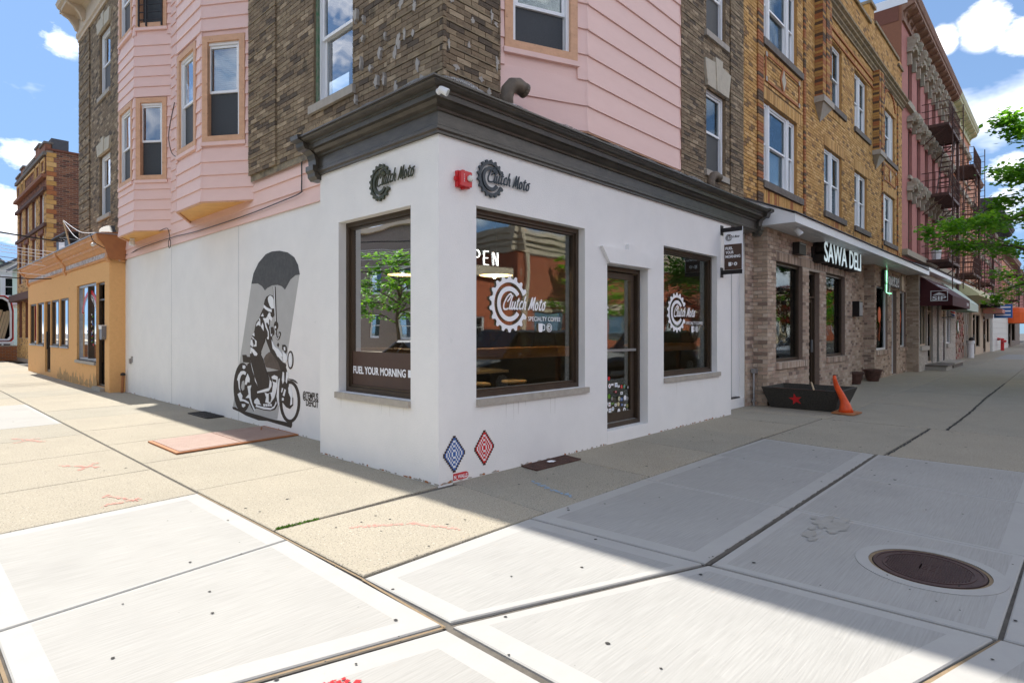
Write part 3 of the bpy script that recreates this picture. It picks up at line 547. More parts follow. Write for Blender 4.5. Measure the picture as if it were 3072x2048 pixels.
# ================================================================ SETTING: ground, roads, pavement
mb = MB(); mb.poly([(-400, -400, -.16), (600, -400, -.16), (600, 500, -.16), (-400, 500, -.16)])
g = mb.build('ground', 'asphalt'); g['kind'] = 'structure'
mb = MB(); mb.poly([(-400, -19, -.150), (600, -19, -.150), (600, -5.6, -.150), (-400, -5.6, -.150)])
o = mb.build('road', 'asphalt'); o['kind'] = 'structure'
for k in range(2):                                              # centre line of the avenue
    mb = MB(); mb.poly([(-60, -12.4 - .25 * k, -.146), (160, -12.4 - .25 * k, -.146), (160, -12.3 - .25 * k, -.146), (-60, -12.3 - .25 * k, -.146)])
    adopt(mb.build('painted_line', 'road_line'), o)
mb = MB(); mb.poly([(-17, -5.6, -.148), (-5.6, -5.6, -.148), (-5.6, 200, -.148), (-17, 200, -.148)])
o = mb.build('side_street', 'asphalt'); o['kind'] = 'structure'
mb = MB(); mb.box(-5.35, 140, -5.35, .6, -.12, -.016); mb.box(-5.35, .6, .6, 60, -.12, -.016)
walk = mb.build('sidewalk', 'ground_bed'); walk['kind'] = 'structure'
mb = MB(); mb.box(-5.6, 140, -5.6, -5.36, -.16, .0); mb.box(-5.6, -5.36, -5.36, 60, -.16, .0)
o = mb.build('kerb', 'kerb'); o['kind'] = 'structure'
mb = MB(); mb.box(-120, 160, -24, -19, -.16, -.01)
o = mb.build('far_sidewalk', 'grey_facade'); o['kind'] = 'structure'
mb = MB(); mb.box(-22, -17, -5, 150, -.16, -.01)
o = mb.build('side_street_sidewalk', 'concrete_old'); o['kind'] = 'structure'
rg = random.Random(11)
def inset(q, ws):
    """inset polygon q (ccw list of xy) by a width per edge"""
    n = len(q); L = []
    for i in range(n):
        a, b = Vector(q[i]), Vector(q[(i + 1) % n]); d = (b - a).normalized(); nn = Vector((-d.y, d.x)); L.append((a + nn * ws[i], d))
    out = []
    for i in range(n):
        (p, d), (q_, e) = L[i - 1], L[i]; den = d.x * e.y - d.y * e.x; t = ((q_ - p).x * e.y - (q_ - p).y * e.x) / den; out.append(tuple(p + d * t))
    return out
def slab(q, m, bands=None, gap=.005, jit=True, edge='concrete_edge', hole=None):
    """one paving slab with chamfered edges; bands = smooth trowelled border width per side"""
    ar = sum(q[i][0] * q[(i + 1) % len(q)][1] - q[(i + 1) % len(q)][0] * q[i][1] for i in range(len(q)))
    if ar < 0: q = q[::-1]; bands = (bands[::-1][1:] + bands[::-1][:1]) if bands else None
    n = len(q); a = inset(q, [gap] * n); b = inset(a, [.007] * n); h = (rg.random() - .5) * .003 if jit else 0; mb = MB(); T = h
    for i in range(n):
        j = (i + 1) % n; mb.poly([(*a[i], -.03), (*a[j], -.03), (*a[j], T - .006), (*a[i], T - .006)], 1 if bands else 0); mb.poly([(*a[i], T - .006), (*a[j], T - .006), (*b[j], T), (*b[i], T)], 1 if bands else 0)
    if bands:
        c = inset(b, [max(x, .001) for x in bands])
        for i in range(n):
            j = (i + 1) % n; mb.poly([(*b[i], T), (*b[j], T), (*c[j], T - .0012), (*c[i], T - .0012)], 1)
        ins, zz = c, T - .0012
    else: ins, zz = b, T
    if hole:                                                    # circular hole: strips to the rim
        (hx, hy), hr = hole; N = 48; rim = [(hx + hr * math.cos(2 * math.pi * k / N), hy + hr * math.sin(2 * math.pi * k / N)) for k in range(N)]
        def outp(t):
            best = None; dx, dy = math.cos(t), math.sin(t)
            for i in range(len(ins)):
                (x1, y1), (x2, y2) = ins[i], ins[(i + 1) % len(ins)]; ex, ey = x2 - x1, y2 - y1; den = dx * ey - dy * ex
                if abs(den) < 1e-9: continue
                s_ = ((x1 - hx) * ey - (y1 - hy) * ex) / den; u_ = ((x1 - hx) * dy - (y1 - hy) * dx) / den
                if s_ > 0 and -1e-6 <= u_ <= 1 + 1e-6 and (best is None or s_ < best): best = s_
            return (hx + dx * best, hy + dy * best)
        ts = sorted([2 * math.pi * k / N for k in range(N)] + [math.atan2(p[1] - hy, p[0] - hx) % (2 * math.pi) for p in ins])
        for k in range(len(ts)):
            t0, t1 = ts[k], ts[(k + 1) % len(ts)] + (2 * math.pi if k == len(ts) - 1 else 0)
            if t1 - t0 < 1e-6: continue
            mb.poly([(hx + hr * math.cos(t0), hy + hr * math.sin(t0), zz), (*outp(t0), zz), (*outp(t1), zz), (hx + hr * math.cos(t1), hy + hr * math.sin(t1), zz)], 0)
    else: mb.poly([(*p, zz) for p in ins], 0)
    return mb.build('slab', [m, edge] if bands else m, walk)
B = .13
def rect(x0, x1, y0, y1): return [(x0, y0), (x1, y0), (x1, y1), (x0, y1)]
# new concrete round the corner
slab([(-3.31, -.55), (-1.69, -.34), (-1.69, 1.44), (-3.31, 1.30)], 'concrete_new', [.02, B, B, B])
slab([(-3.31, -1.68), (-1.72, -2.12), (-1.69, -.35), (-3.31, -.56)], 'concrete_new', [B, B, .02, B])
slab([(-1.68, -2.13), (-.05, -2.73), (-.13, -1.30), (-1.68, -1.33)], 'concrete_new_b', [.05, B, B, B])
slab([(-.03, -2.735), (1.60, -2.73), (1.62, -1.30), (-.11, -1.295)], 'concrete_new_b', [B, .02, B, B], gap=.003)
slab([(1.603, -2.73), (3.20, -2.725), (3.24, -1.315), (1.623, -1.30)], 'concrete_new_b', [B, .02, B, .02], gap=.002)
slab([(3.203, -2.725), (4.62, -2.72), (4.78, -1.335), (3.243, -1.315)], 'concrete_new_b', [B, .05, .05, .02], gap=.003)
slab([(.065, -4.2), (1.55, -4.24), (1.58, -2.765), (-.02, -2.77)], 'concrete_new', [.05, .03, .06, .06], gap=.003, hole=((.87, -3.80), .327))
slab([(1.553, -4.24), (3.15, -4.25), (3.18, -2.76), (1.583, -2.765)], 'concrete_new', [B, .02, .03, .03], gap=.002)
slab([(3.153, -4.25), (4.66, -4.26), (4.63, -2.75), (3.183, -2.76)], 'concrete_new', [B, .04, .03, .02], gap=.003)
slab([(-1.73, -3.66), (.04, -4.19), (-.05, -2.765), (-1.70, -2.165)], 'concrete_new_b', [B, .08, .06, B])
slab([(-3.32, -3.2), (-1.76, -3.67), (-1.735, -2.165), (-3.32, -1.73)], 'concrete_new', [B, B, B, B])
slab([(-1.78, -5.35), (.06, -5.35), (.055, -4.205), (-1.755, -3.68)], 'concrete_new', [B, B, B, B])
slab([(.09, -5.35), (2.3, -5.35), (2.3, -4.262), (.07, -4.215)], 'concrete_new', [B, B, B, B])
slab([(2.32, -5.35), (4.66, -5.35), (4.66, -4.272), (2.315, -4.262)], 'concrete_new_b', [B, B, B, B])
slab([(-3.34, -5.35), (-1.80, -5.35), (-1.78, -3.69), (-3.34, -3.22)], 'concrete_new_b', [B, B, B, B])
for y0, y1 in ((-5.35, -3.6), (-3.6, -1.9), (-1.9, -.3), (-.3, 1.3)): slab(rect(-5.35, -3.345, y0, y1), 'concrete_new', [B, B, B, B])
# old exposed-aggregate slabs
ys = [-.08, 1.55, 3.22, 4.80, 6.35, 7.95, 9.5, 11.15] + [12.8 + 1.62 * k for k in range(29)]
for k in range(len(ys) - 1):
    y0, y1 = ys[k], ys[k + 1]; s_ = .10
    slab([(-1.67, y0), (.45, y0 + s_), (.45, y1 + s_), (-1.67, y1)], rg.choice(['concrete_old', 'concrete_old_b', 'concrete_old']), gap=.004)
yo = [1.32, 2.78, 4.35, 6.0, 7.48, 11.17] + [12.8 + 1.62 * k for k in range(29)]
for k in range(len(yo) - 1):
    y0, y1 = yo[k], yo[k + 1]; new = abs(y0 - 7.48) < .01
    slab([(-3.32, y0 - .06 if k else 1.31), (-1.69, y0 + .06 if k else 1.45), (-1.69, y1 + .06), (-3.32, y1 - .06)], 'concrete_new' if new else rg.choice(['concrete_old', 'concrete_old_b']), [.04, .05, .04, .05] if new else None, gap=.004)
    slab(rect(-5.35, -3.335, y0, y1), rg.choice(['concrete_old', 'concrete_old_b']), gap=.004)
xs = [-1.67, .16, 1.84, 3.42, 4.93]
for k in range(4): slab([(xs[k] + (-.0 if k == 0 else -.09), -1.30), (xs[k + 1] - .09, -1.285), (xs[k + 1] + .02, .02 if k else -.09), (xs[k] + (.02 if k else 0), .02 if k else -.09)], 'concrete_old_b' if k % 2 else 'concrete_old', gap=.005)
slab([(4.84, -1.29), (6.35, -1.32), (6.45, .45), (4.95, .45)], 'concrete_old', gap=.004)
slab([(6.36, -1.32), (7.40, -1.34), (7.45, .45), (6.46, .45)], 'concrete_old_b', gap=.004)
slab([(4.79, -1.33), (7.40, -1.36), (7.38, -2.86), (4.64, -2.80)], 'concrete_old_b', gap=.006)
slab([(4.65, -2.82), (7.38, -2.88), (7.40, -4.3), (4.68, -4.25)], 'concrete_old', gap=.006)
slab(rect(4.70, 7.38, -5.35, -4.31), 'concrete_old_b', gap=.006)
xx = [7.42, 10.6, 13.8, 17.2, 20.4, 23.6, 27, 30.5, 34, 38, 42, 47, 53, 60, 70, 85, 105, 139]
for k in range(len(xx) - 1):
    for y0, y1 in ((-1.42, .45), (-3.1, -1.42), (-5.35, -3.1)): slab(rect(xx[k], xx[k + 1], y0, y1), 'concrete_new' if (k in (9, 10) and y0 < -1.5) else rg.choice(['concrete_old', 'concrete_old_b']), gap=.007 if y0 < -3 else .004)
# filler strips standing in the wide joints
def strip(pts, wd, m, name, z=-.004, parent=walk, wob=.0):
    mb = MB(); n = len(pts)
    P2 = []
    for i in range(n - 1):
        a, b = Vector(pts[i]), Vector(pts[i + 1]); L = max(1, int((b - a).length / .06)) if wob else 1
        for k in range(L): P2.append(a.lerp(b, k / L))
    P2.append(Vector(pts[-1])); off = [(Vector((rg.uniform(-1, 1), rg.uniform(-1, 1))) * wob) for _ in P2]; P2 = [p + o_ for p, o_ in zip(P2, off)]
    for i in range(len(P2) - 1):
        a, b = P2[i], P2[i + 1]; d = (b - a).normalized(); nn = Vector((-d.y, d.x)) * wd * .5 * (1 + (rg.random() - .5) * (.8 if wob else 0))
        mb.poly([(*(a - nn), z), (*(b - nn), z), (*(b + nn), z), (*(a + nn), z)])
    return mb.build(name, m, parent)
strip([(-1.685, 1.44), (-1.685, -1.33)], .012, 'joint_filler', 'joint')
strip([(-1.69, -1.33), (-1.725, -2.14), (-2.65, -1.88)], .015, 'joint_filler', 'joint')
strip([(-3.325, 1.2), (-3.325, -3.2)], .015, 'joint_filler', 'joint')
strip([(-.03, -2.752), (4.6, -2.735)], .030, 'ground_bed', 'joint', wob=.002)
strip([(.05, -4.215), (-.65, -4.0)], .02, 'joint_filler', 'joint')
strip([(4.66, -2.85), (5.9, -2.875), (7.4, -2.9)], .022, 'gum', 'crack', z=.0035, wob=.010)
strip([(7.4, -3.1), (10, -3.12), (13, -3.08), (18.5, -3.1)], .035, 'gum', 'crack', z=.0035, wob=.014)
# moss in the joint
rr = random.Random(5); mb = MB()
for k in range(260):
    t = rr.random() ** 1.5; x, y = -1.64 + t * .34 + rr.gauss(0, .006), -.085 + rr.gauss(0, .009); s_ = .004 + rr.random() * .009; a = rr.random() * 6.28
    mb.poly([(x - s_ * math.cos(a), y - s_ * math.sin(a), .002), (x + s_ * math.cos(a), y + s_ * math.sin(a), .002), (x + rr.gauss(0, .005), y + rr.gauss(0, .005), .006 + rr.random() * .016)])
o = mb.build('moss', 'moss'); tag(o, 'bright green moss growing in the pavement joint near the white corner', 'moss', kind='stuff')
# faded spray marks on the paving
def spray(name, label, strokes, m, wd=.05):
    mb = MB(); r_ = random.Random(len(label))
    for st in strokes:
        for i in range(len(st) - 1):
            a, b = Vector(st[i]), Vector(st[i + 1]); n = int((b - a).length / .012)
            for k in range(n):
                p = a.lerp(b, k / n) + Vector((r_.gauss(0, wd * .32), r_.gauss(0, wd * .32))); s_ = .006 + r_.random() * .016; th = r_.random() * 3
                mb.poly([(p.x + s_ * math.cos(th + q * 1.57), p.y + s_ * math.sin(th + q * 1.57) * .8, .0032 + k * .000002 + len(mb.f) * .0000015) for q in range(4)])
    return tag(mb.build(name, m), label, 'paint mark')
spray('paint_mark', 'faded red cross sprayed on the old paving, the middle one of three', [[(-2.35, 3.75), (-2.05, 3.35)], [(-2.25, 3.35), (-2.02, 3.62)]], 'chalk_red')
spray('paint_mark', 'faded red cross sprayed on the paving farthest up the side street', [[(-2.45, 6.3), (-2.2, 5.7)], [(-2.5, 5.85), (-2.2, 6.1)]], 'chalk_red')
spray('paint_mark', 'faded red arrow sprayed on old paving at the edge of the bright new slab', [[(-2.3, 1.95), (-2.17, 1.55)], [(-2.4, 1.6), (-2.12, 1.62)]], 'chalk_red')
spray('paint_mark', 'long faint red line sprayed on the paving in front of the white corner', [[(-1.25, -.45), (-.85, -.72), (-.70, -1.08)]], 'chalk_red', .04)
spray('paint_mark', 'faint blue line sprayed on shaded paving below the big front window', [[(.75, -.55), (.62, -1.05)], [(.66, -1.05), (.58, -1.15)]], 'chalk_blue', .05)
spray('paint_mark', 'bright red paint at the bottom edge of the bright pavement', [[(-2.42, -2.14), (-2.30, -2.20)], [(-2.40, -2.20), (-2.28, -2.26)]], 'tile_red', .03)
# litter and gum
mb = MB(); r_ = random.Random(21)
for k in range(230):
    x, y = (r_.uniform(-3.2, 8), r_.uniform(-4.3, -.1)) if r_.random() < .7 else (r_.uniform(-3.2, .3), r_.uniform(-.5, 10))
    s_ = r_.uniform(.004, .013) * (1.3 if x > 2 else 1); n = 7; mb.poly([(x + s_ * math.cos(6.283 * q / n) * r_.uniform(.7, 1.2), y + s_ * math.sin(6.283 * q / n) * r_.uniform(.7, 1.2), .0030 + k * .000003) for q in range(n)])
tag(mb.build('gum_spots', 'gum'), 'dark dots of old chewing gum trodden into the paving', 'gum', kind='stuff')
mb = MB(); rk = random.Random(14)
for k in range(34):
    cx_, cy_, a_ = 1.35 + rk.gauss(0, .13), -3.12 + rk.gauss(0, .06), rk.uniform(.02, .10); mb.poly([(cx_ + a_ * math.cos(t) * rk.uniform(.6, 1.2), cy_ + a_ * .5 * math.sin(t) * rk.uniform(.6, 1.2), .0026 + k * .00001) for t in [6.283 * q / 12 for q in range(12)]])
tag(mb.build('damp_stain', 'wet_stain'), 'damp brownish stain on the grey slab left of the manhole', 'stain')
# ================================================================ WHITE CORNER COFFEE SHOP
shop = thing('coffee_shop', (3.4, 1.1, 0), 'white stucco one-storey corner coffee shop with heavy dark cornice', 'shop')
S0, W0 = FS(0), FW(0)
def shop_window(fr, u0, u1, z0, z1, d, sill_ext, parent=shop, hide=0):
    mb = MB(); frame_boxes(mb, fr, u0, u1, z0, z1, .055, d - .10, d + .0); f = mb.build('window', 'bronze_frame', parent)
    mb = MB(); frame_boxes(mb, fr, u0 + .055, u1 - .055, z0 + .055, z1 - .055, .028, d - .085, d - .025); mb.build('glazing_bead', 'bronze_frame', f)
    mb = MB(); mb.fbox(fr, u0 + .06, u1 - .06, z0 + .06, z1 - .06, d - .056, d - .050); mb.build('pane', 'shop_glass', f)
    mb = MB(); mb.fbox(fr, u0 - sill_ext[0], u1 + sill_ext[1], z0 - .07, z0 - .001, d - .02, .035); mb.build('sill', 'sill_stone', f)
    return f
wall(S0, 0, 6.82, -.1, 3.42, [(.504, 2.387, .80, 2.80, .11), (4.38, 6.24, .80, 2.80, .11), (2.88, 3.92, .175, 2.40, .15)], 'wall', 'white_stucco', shop)
wall(W0, 0, 2.27, -.1, 3.42, [(.44, 1.84, .79, 2.79, .11)], 'wall', 'white_stucco', shop)
mb = MB(); mb.poly([(0, 2.27, -.1), (.42, 2.27, -.1), (.42, 2.27, 3.42), (0, 2.27, 3.42)]); mb.poly([(6.82, 0, -.1), (6.82, .3, -.1), (6.82, .3, 3.42), (6.82, 0, 3.42)])
mb.poly([(6.82, .3, -.1), (7.15, .3, -.1), (7.15, .3, 3.6), (6.82, .3, 3.6)]); mb.poly([(7.15, .3, -.1), (7.15, .38, -.1), (7.15, .38, 3.6), (7.15, .3, 3.6)])
mb.poly([(7.15, .38, .2), (8.12, .38, .2), (8.12, .38, 3.6), (7.15, .38, 3.6)]); mb.poly([(8.11, .27, -.05), (8.11, .39, -.05), (8.11, .39, 3.6), (8.11, .27, 3.6)]); mb.box(7.15, 8.12, .29, .39, -.1, .19); mb.build('return_wall', 'white_stucco', shop)
mb = MB(); mb.box(7.15, 7.92, .285, .375, .193, .215); mb.build('ledge', 'black_metal', shop)
mb = MB(); mb.box(7.42, 7.72, .365, .378, .22, 3.5); mb.build('grey_panel', 'grey_plastic', shop)
fwin = shop_window(S0, .504, 2.387, .80, 2.80, -.10, (0, .055))
fwin['label'] = 'big front window with white lettering'
swin = shop_window(S0, 4.38, 6.24, .80, 2.80, -.10, (0, .085))
lwin = shop_window(W0, .44, 1.84, .79, 2.79, -.10, (0, .04))
# doorway: step, frame, leaf
mb = MB(); mb.box(2.882, 3.918, -.004, .15, -.1, .155); mb.box(2.882, 3.918, .01, .16, .155, .172); mb.build('door_step', 'white_stucco', shop)
mb = MB(); frame_boxes(mb, S0, 2.885, 3.915, .176, 2.397, .06, -.22, -.13); mb.fbox(S0, 3.82, 3.86, .24, 2.33, -.25, -.2); dfm = mb.build('door_frame', 'bronze_frame', shop)
mb = MB(); frame_boxes(mb, S0, 2.95, 3.82, .24, 2.325, .085, -.215, -.175, wb=.13); dl = mb.build('door', 'bronze_frame', shop)
mb = MB(); mb.fbox(S0, 3.03, 3.74, .37, 2.24, -.198, -.192); mb.build('pane', 'shop_glass', dl)
mb = MB(); mb.fbox(S0, 2.95, 3.82, 1.22, 1.255, -.172, -.135); mb.build('push_bar', 'galvanized', dl)
mb = MB(); mb.fbox(S0, 2.95, 3.82, .20, .245, -.172, -.150); mb.build('kick_strip', 'galvanized', dl)
hood = [(2.71, 2.615), (3.33, 2.625), (3.335, 2.70), (3.60, 2.70), (3.605, 2.625), (4.14, 2.60), (3.95, 2.41), (2.89, 2.41)]
mb = MB(); mb.prism(S0, hood, .002, .045); mb.build('door_lintel', 'white_stucco', shop)
# cornice
CP = [(.0, 3.421), (.035, 3.421), (.035, 3.44), (.055, 3.455), (.055, 3.484), (.03, 3.50), (.03, 3.625), (.05, 3.635), (.055, 3.655), (.09, 3.672), (.12, 3.70), (.165, 3.703), (.17, 3.75), (.185, 3.755), (.19, 3.775), (.225, 3.785), (.255, 3.805), (.268, 3.82), (.268, 3.838), (.29, 3.845), (.29, 3.872), (.12, 3.93), (-.42, 4.0)]
CP = [(d, z if z < 3.78 else 3.775 + (z - 3.775) * .62) for d, z in CP]
mb = MB(); mb.sweep(S0, CP, lambda d: -max(d, -.0), 7.93); mb.sweep(W0, CP, lambda d: -max(d, 0), 2.24); mb.poly([(6.82, 0, 3.421), (7.93, 0, 3.421), (7.93, .4, 3.421), (6.82, .4, 3.421)])
cor = mb.build('cornice', 'cornice_dark', shop)
BR = [(-.05, 3.36), (.05, 3.36), (.085, 3.40), (.09, 3.44), (.115, 3.47), (.115, 3.53), (.075, 3.535), (.08, 3.60), (.10, 3.66), (.16, 3.70), (.215, 3.70), (.235, 3.735), (.245, 3.78), (.31, 3.80), (.315, 3.85), (.13, 3.90), (-.05, 3.92)]
mb = MB(); mb.sweep(S0, BR, 7.93, 8.09); mb.build('bracket', 'cornice_dark', shop)
mb = MB(); mb.sweep(W0, BR, 2.24, 2.42); mb.build('bracket', 'cornice_dark', shop)
mb = MB(); mb.poly([(-.1, -.1, 3.862), (8.09, -.1, 3.862), (8.09, .4, 4.0), (.36, .4, 4.0)]); mb.poly([(-.1, -.1, 3.862), (.36, .4, 4.0), (.36, 2.4, 4.0), (-.1, 2.4, 3.862)]); mb.build('flat_roof', 'roof_felt', shop)
# room behind the glass
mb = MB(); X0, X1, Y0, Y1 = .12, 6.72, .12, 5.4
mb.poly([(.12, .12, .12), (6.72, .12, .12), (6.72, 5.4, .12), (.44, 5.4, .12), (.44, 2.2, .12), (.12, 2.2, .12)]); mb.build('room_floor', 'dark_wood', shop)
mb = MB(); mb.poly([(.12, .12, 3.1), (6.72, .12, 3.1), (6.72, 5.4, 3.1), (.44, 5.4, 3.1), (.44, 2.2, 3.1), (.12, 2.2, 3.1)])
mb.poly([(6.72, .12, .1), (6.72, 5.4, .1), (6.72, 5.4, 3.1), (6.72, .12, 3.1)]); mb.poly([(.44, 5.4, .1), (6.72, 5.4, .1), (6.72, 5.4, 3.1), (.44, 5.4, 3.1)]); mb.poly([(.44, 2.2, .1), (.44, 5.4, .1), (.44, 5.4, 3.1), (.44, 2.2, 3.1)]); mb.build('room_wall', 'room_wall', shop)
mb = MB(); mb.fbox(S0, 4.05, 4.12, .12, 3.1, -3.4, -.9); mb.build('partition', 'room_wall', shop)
t = thing('window_counter', (1.6, .55, .12), 'orange wooden bar counter running behind the front and side windows', 'counter')
mb = MB(); mb.box(.30, 2.75, .36, .74, 1.26, 1.30); mb.box(.30, 2.75, .36, .40, 1.18, 1.259); mb.box(.30, .68, .741, 2.0, 1.26, 1.30); mb.box(.30, .34, .741, 2.0, 1.18, 1.259); mb.build('counter_top', 'counter_wood', t)
for x, y in ((.45, .6), (2.6, .6), (.5, 1.9)): mb = MB(); mb.box(x - .03, x + .03, y - .03, y + .03, .12, 1.259); mb.build('leg', 'dark_wood', t)
t = thing('window_counter', (5.3, .55, .12), 'orange wooden bar counter behind the smaller front window', 'counter')
mb = MB(); mb.box(4.45, 6.2, .36, .74, 1.26, 1.30); mb.box(4.45, 6.2, .36, .40, 1.18, 1.259); mb.build('counter_top', 'counter_wood', t)
for x in (4.6, 6.0): mb = MB(); mb.box(x - .03, x + .03, .57, .63, .12, 1.259); mb.build('leg', 'dark_wood', t)
def stool(x, y, lab):
    t = thing('bar_stool', (x, y, .12), lab, 'stool', 'bar stools inside the coffee shop'); mb = MB(); mb.lathe((x, y, .80), [(.17, 0), (.18, .02), (.17, .04)], 18); mb.build('seat', 'pale_wood', t)
    for a in range(4):
        mb = MB(); c, s_ = math.cos(a * 1.571 + .78), math.sin(a * 1.571 + .78); mb.tube([(x + .12 * c, y + .12 * s_, .80), (x + .19 * c, y + .19 * s_, .12)], .012); mb.build('leg', 'black_metal', t)
    mb = MB(); mb.lathe((x, y, .36), [(.165, 0), (.175, .008), (.165, .016)], 18); mb.build('foot_ring', 'black_metal', t)
stool(.95, 1.05, 'bar stool behind the left end of the big front window'); stool(1.55, 1.1, 'bar stool behind the middle of the big front window'); stool(2.2, 1.05, 'bar stool behind the right end of the big front window')
t = thing('cafe_table', (2.9, 2.6, .12), 'small square cafe table deep inside the coffee shop', 'table'); mb = MB(); mb.box(2.5, 3.3, 2.2, 3.0, .84, .88); mb.build('table_top', 'pale_wood', t); mb = MB(); mb.lathe((2.9, 2.6, .12), [(.28, 0), (.28, .02), (.04, .05), (.035, .72)], 14); mb.build('pedestal', 'black_metal', t)
def pendant(x, y, z, lab):
    t = thing('pendant_lamp', (x, y, 3.1), lab, 'lamp', 'pendant lamps inside the coffee shop'); mb = MB(); mb.lathe((x, y, z), [(.24, 0), (.235, .02), (.10, .13), (.03, .16)], 22); mb.build('lamp_shade', 'black_metal', t)
    mb = MB(); mb.lathe((x, y, z - .006), [(.22, 0), (.22, .003)], 22); mb.build('diffuser', 'lamp_glow', t); ld = bpy.data.lights.new('lamp_bulb', 'POINT'); ld.energy = 8; ld.color = (1, .82, .6); ld.shadow_soft_size = .015; lo_ = bpy.data.objects.new('lamp_bulb', ld); lo_.location = (x, y, z - .03); col.objects.link(lo_); adopt(lo_, t); mb = MB(); mb.tube([(x, y, z + .16), (x, y, 3.1)], .005, 5); mb.build('cord', 'black_metal', t)
pendant(1.9, 1.1, 2.25, 'lit pendant lamp seen through the big front window'); pendant(1.5, 2.62, 2.33, 'lit pendant lamp seen through the side street window'); pendant(5.0, 2.0, 2.4, 'lit pendant lamp seen through the glass door')
t = thing('open_sign', (.98, .3, 2.25), 'white lit OPEN sign hanging inside the big front window', 'sign'); mb = MB(); mb.tube([(.75, .31, 2.42), (.75, .31, 2.95)], .003, 4); mb.tube([(1.1, .31, 2.42), (1.1, .31, 2.95)], .003, 4); mb.build('cord', 'black_metal', t)
LET = {'O': [[(0, .3), (0, .75), (.25, 1), (.5, .75), (.5, .25), (.25, 0), (0, .25), (0, .35)]], 'P': [[(0, 0), (0, 1)], [(0, 1), (.38, .98), (.5, .75), (.38, .5), (0, .48)]], 'E': [[(.45, 1), (0, 1)], [(0, 1), (0, 0)], [(0, 0), (.45, 0)], [(0, .5), (.4, .5)]], 'N': [[(0, 0), (0, 1)], [(0, 1), (.48, 0)], [(.48, 0), (.48, 1)]]}
for k, ch in enumerate('OPEN'): stroke(LET[ch], Fr((0, .3, 0), (1, 0, 0), (0, -1, 0)), .62 + .145 * k, 2.25, 0, .15, 'neon_white', t, r=.0050, name='neon_tube', flat=1)
# vinyl lettering on the glass
GS = Fr((0, .149, 0), (1, 0, 0), (0, -1, 0))
def window_logo(u, z, lab):
    t = thing('window_decal', (u, .15, z - .32), lab, 'decal', 'white logo decals on the shop windows')
    gear(GS, u, z, .322, .242, .008, .010, 'decal_white', t, name='gear_emblem', rr=(.198, .145), read=1)
    stroke(SCRIPT, GS, u - .115, z - .062, .012, .165, 'decal_white', t, r=.0115, name='shop_name', flat=.12, shear=.25)
    text('SPECIALTY COFFEE', GS, u + .315, z - .187, .010, 'decal_white', t, h=.052, width=.60, name='small_lettering', extrude=.001)
    mb = MB(); mb.prism(GS, [(u + .50, z - .215), (u + .575, z - .215), (u + .575, z - .30), (u + .56, z - .318), (u + .515, z - .318), (u + .50, z - .30)], .008, .010); mb.build('cup_emblem', 'decal_white', t)
    stroke([[(0, 0), (.035, -.01), (.035, -.06), (0, -.07)]], GS, u + .578, z - .228, .009, 1, 'decal_white', t, r=.006, name='cup_handle', flat=.15)
    gear(GS, u + .70, z - .265, .053, .042, .008, .010, 'decal_white', t, name='small_gear', gap=(0, .001), teeth=18); gear(GS, u + .70, z - .265, .034, .020, .008, .0102, 'decal_white', t, name='small_gear', gap=(0, .001), teeth=1)
window_logo(1.15, 1.812, 'large white gear and script decal on the big front window')
window_logo(5.06, 1.805, 'white gear and script decal on the smaller front window right of the door')
GW = Fr((.147, 0, 0), (0, 1, 0), (-1, 0, 0))
t = thing('window_film', (.15, 1.1, .85), 'brown film with FUEL YOUR MORNING in white on the side street window', 'window film')
mb = MB(); mb.fbox(GW, .505, 1.775, .855, 1.266, .006, .008); mb.build('film', 'film_brown', t)
text('FUEL YOUR MORNING', GW, 1.735, 1.010, .012, 'decal_white', t, h=.082, width=1.03, read=-1, extrude=.001, bold=.025)
mb = MB(); mb.prism(GW, [(.665, 1.01), (.665, 1.09), (.60, 1.09), (.60, 1.02), (.615, 1.01)], .010, .012); mb.build('cup_emblem', 'decal_white', t)
# stickers on the door
rs = random.Random(9); t = thing('door_stickers', (3.4, .18, .5), 'cluster of small round and square stickers on the lower door glass', 'stickers'); DG = Fr((0, .188, 0), (1, 0, 0), (0, -1, 0))
k = 0
for row in range(6):
    for c in range(9):
        if rs.random() < .18 or (row == 5 and c > 2): continue
        u, z = 3.05 + c * .078 + rs.uniform(-.015, .015), .44 + row * .085 + rs.uniform(-.015, .015) - .01 * c; mb = MB(); d = .002 + .0006 * (k % 5)
        if rs.random() < .6: rr_ = rs.uniform(.024, .036); out = [(u + rr_ * math.cos(6.283 * q / 14), z + rr_ * 1.05 * math.sin(6.283 * q / 14)) for q in range(14)]
        else: a, b = rs.uniform(.02, .036), rs.uniform(.012, .03); out = [(u - a, z - b), (u + a, z - b), (u + a, z + b), (u - a, z + b)]
        mb.prism(DG, out, d, d + .0004); mb.build('sticker', rs.choice(['decal_white'] * 5 + ['tile_red', 'tile_blue', 'sign_black', 'yellow_canvas', 'leaf_light', 'galvanized']), t)
        if rs.random() < .7: mb = MB(); q_ = rs.uniform(.35, .6); mb.prism(DG, [(u + (a_ - u) * q_, z + (b_ - z) * q_) for a_, b_ in out], d + .0005, d + .0008); mb.build('sticker_print', rs.choice(['sign_black', 'galvanized', 'chalk_red', 'chalk_blue', 'grey_plastic']), t)
        k += 1
gear(DG, 3.14, 1.80, .055, .044, .002, .004, 'decal_white', t, name='logo_sticker', rr=(.034, .022), teeth=14)
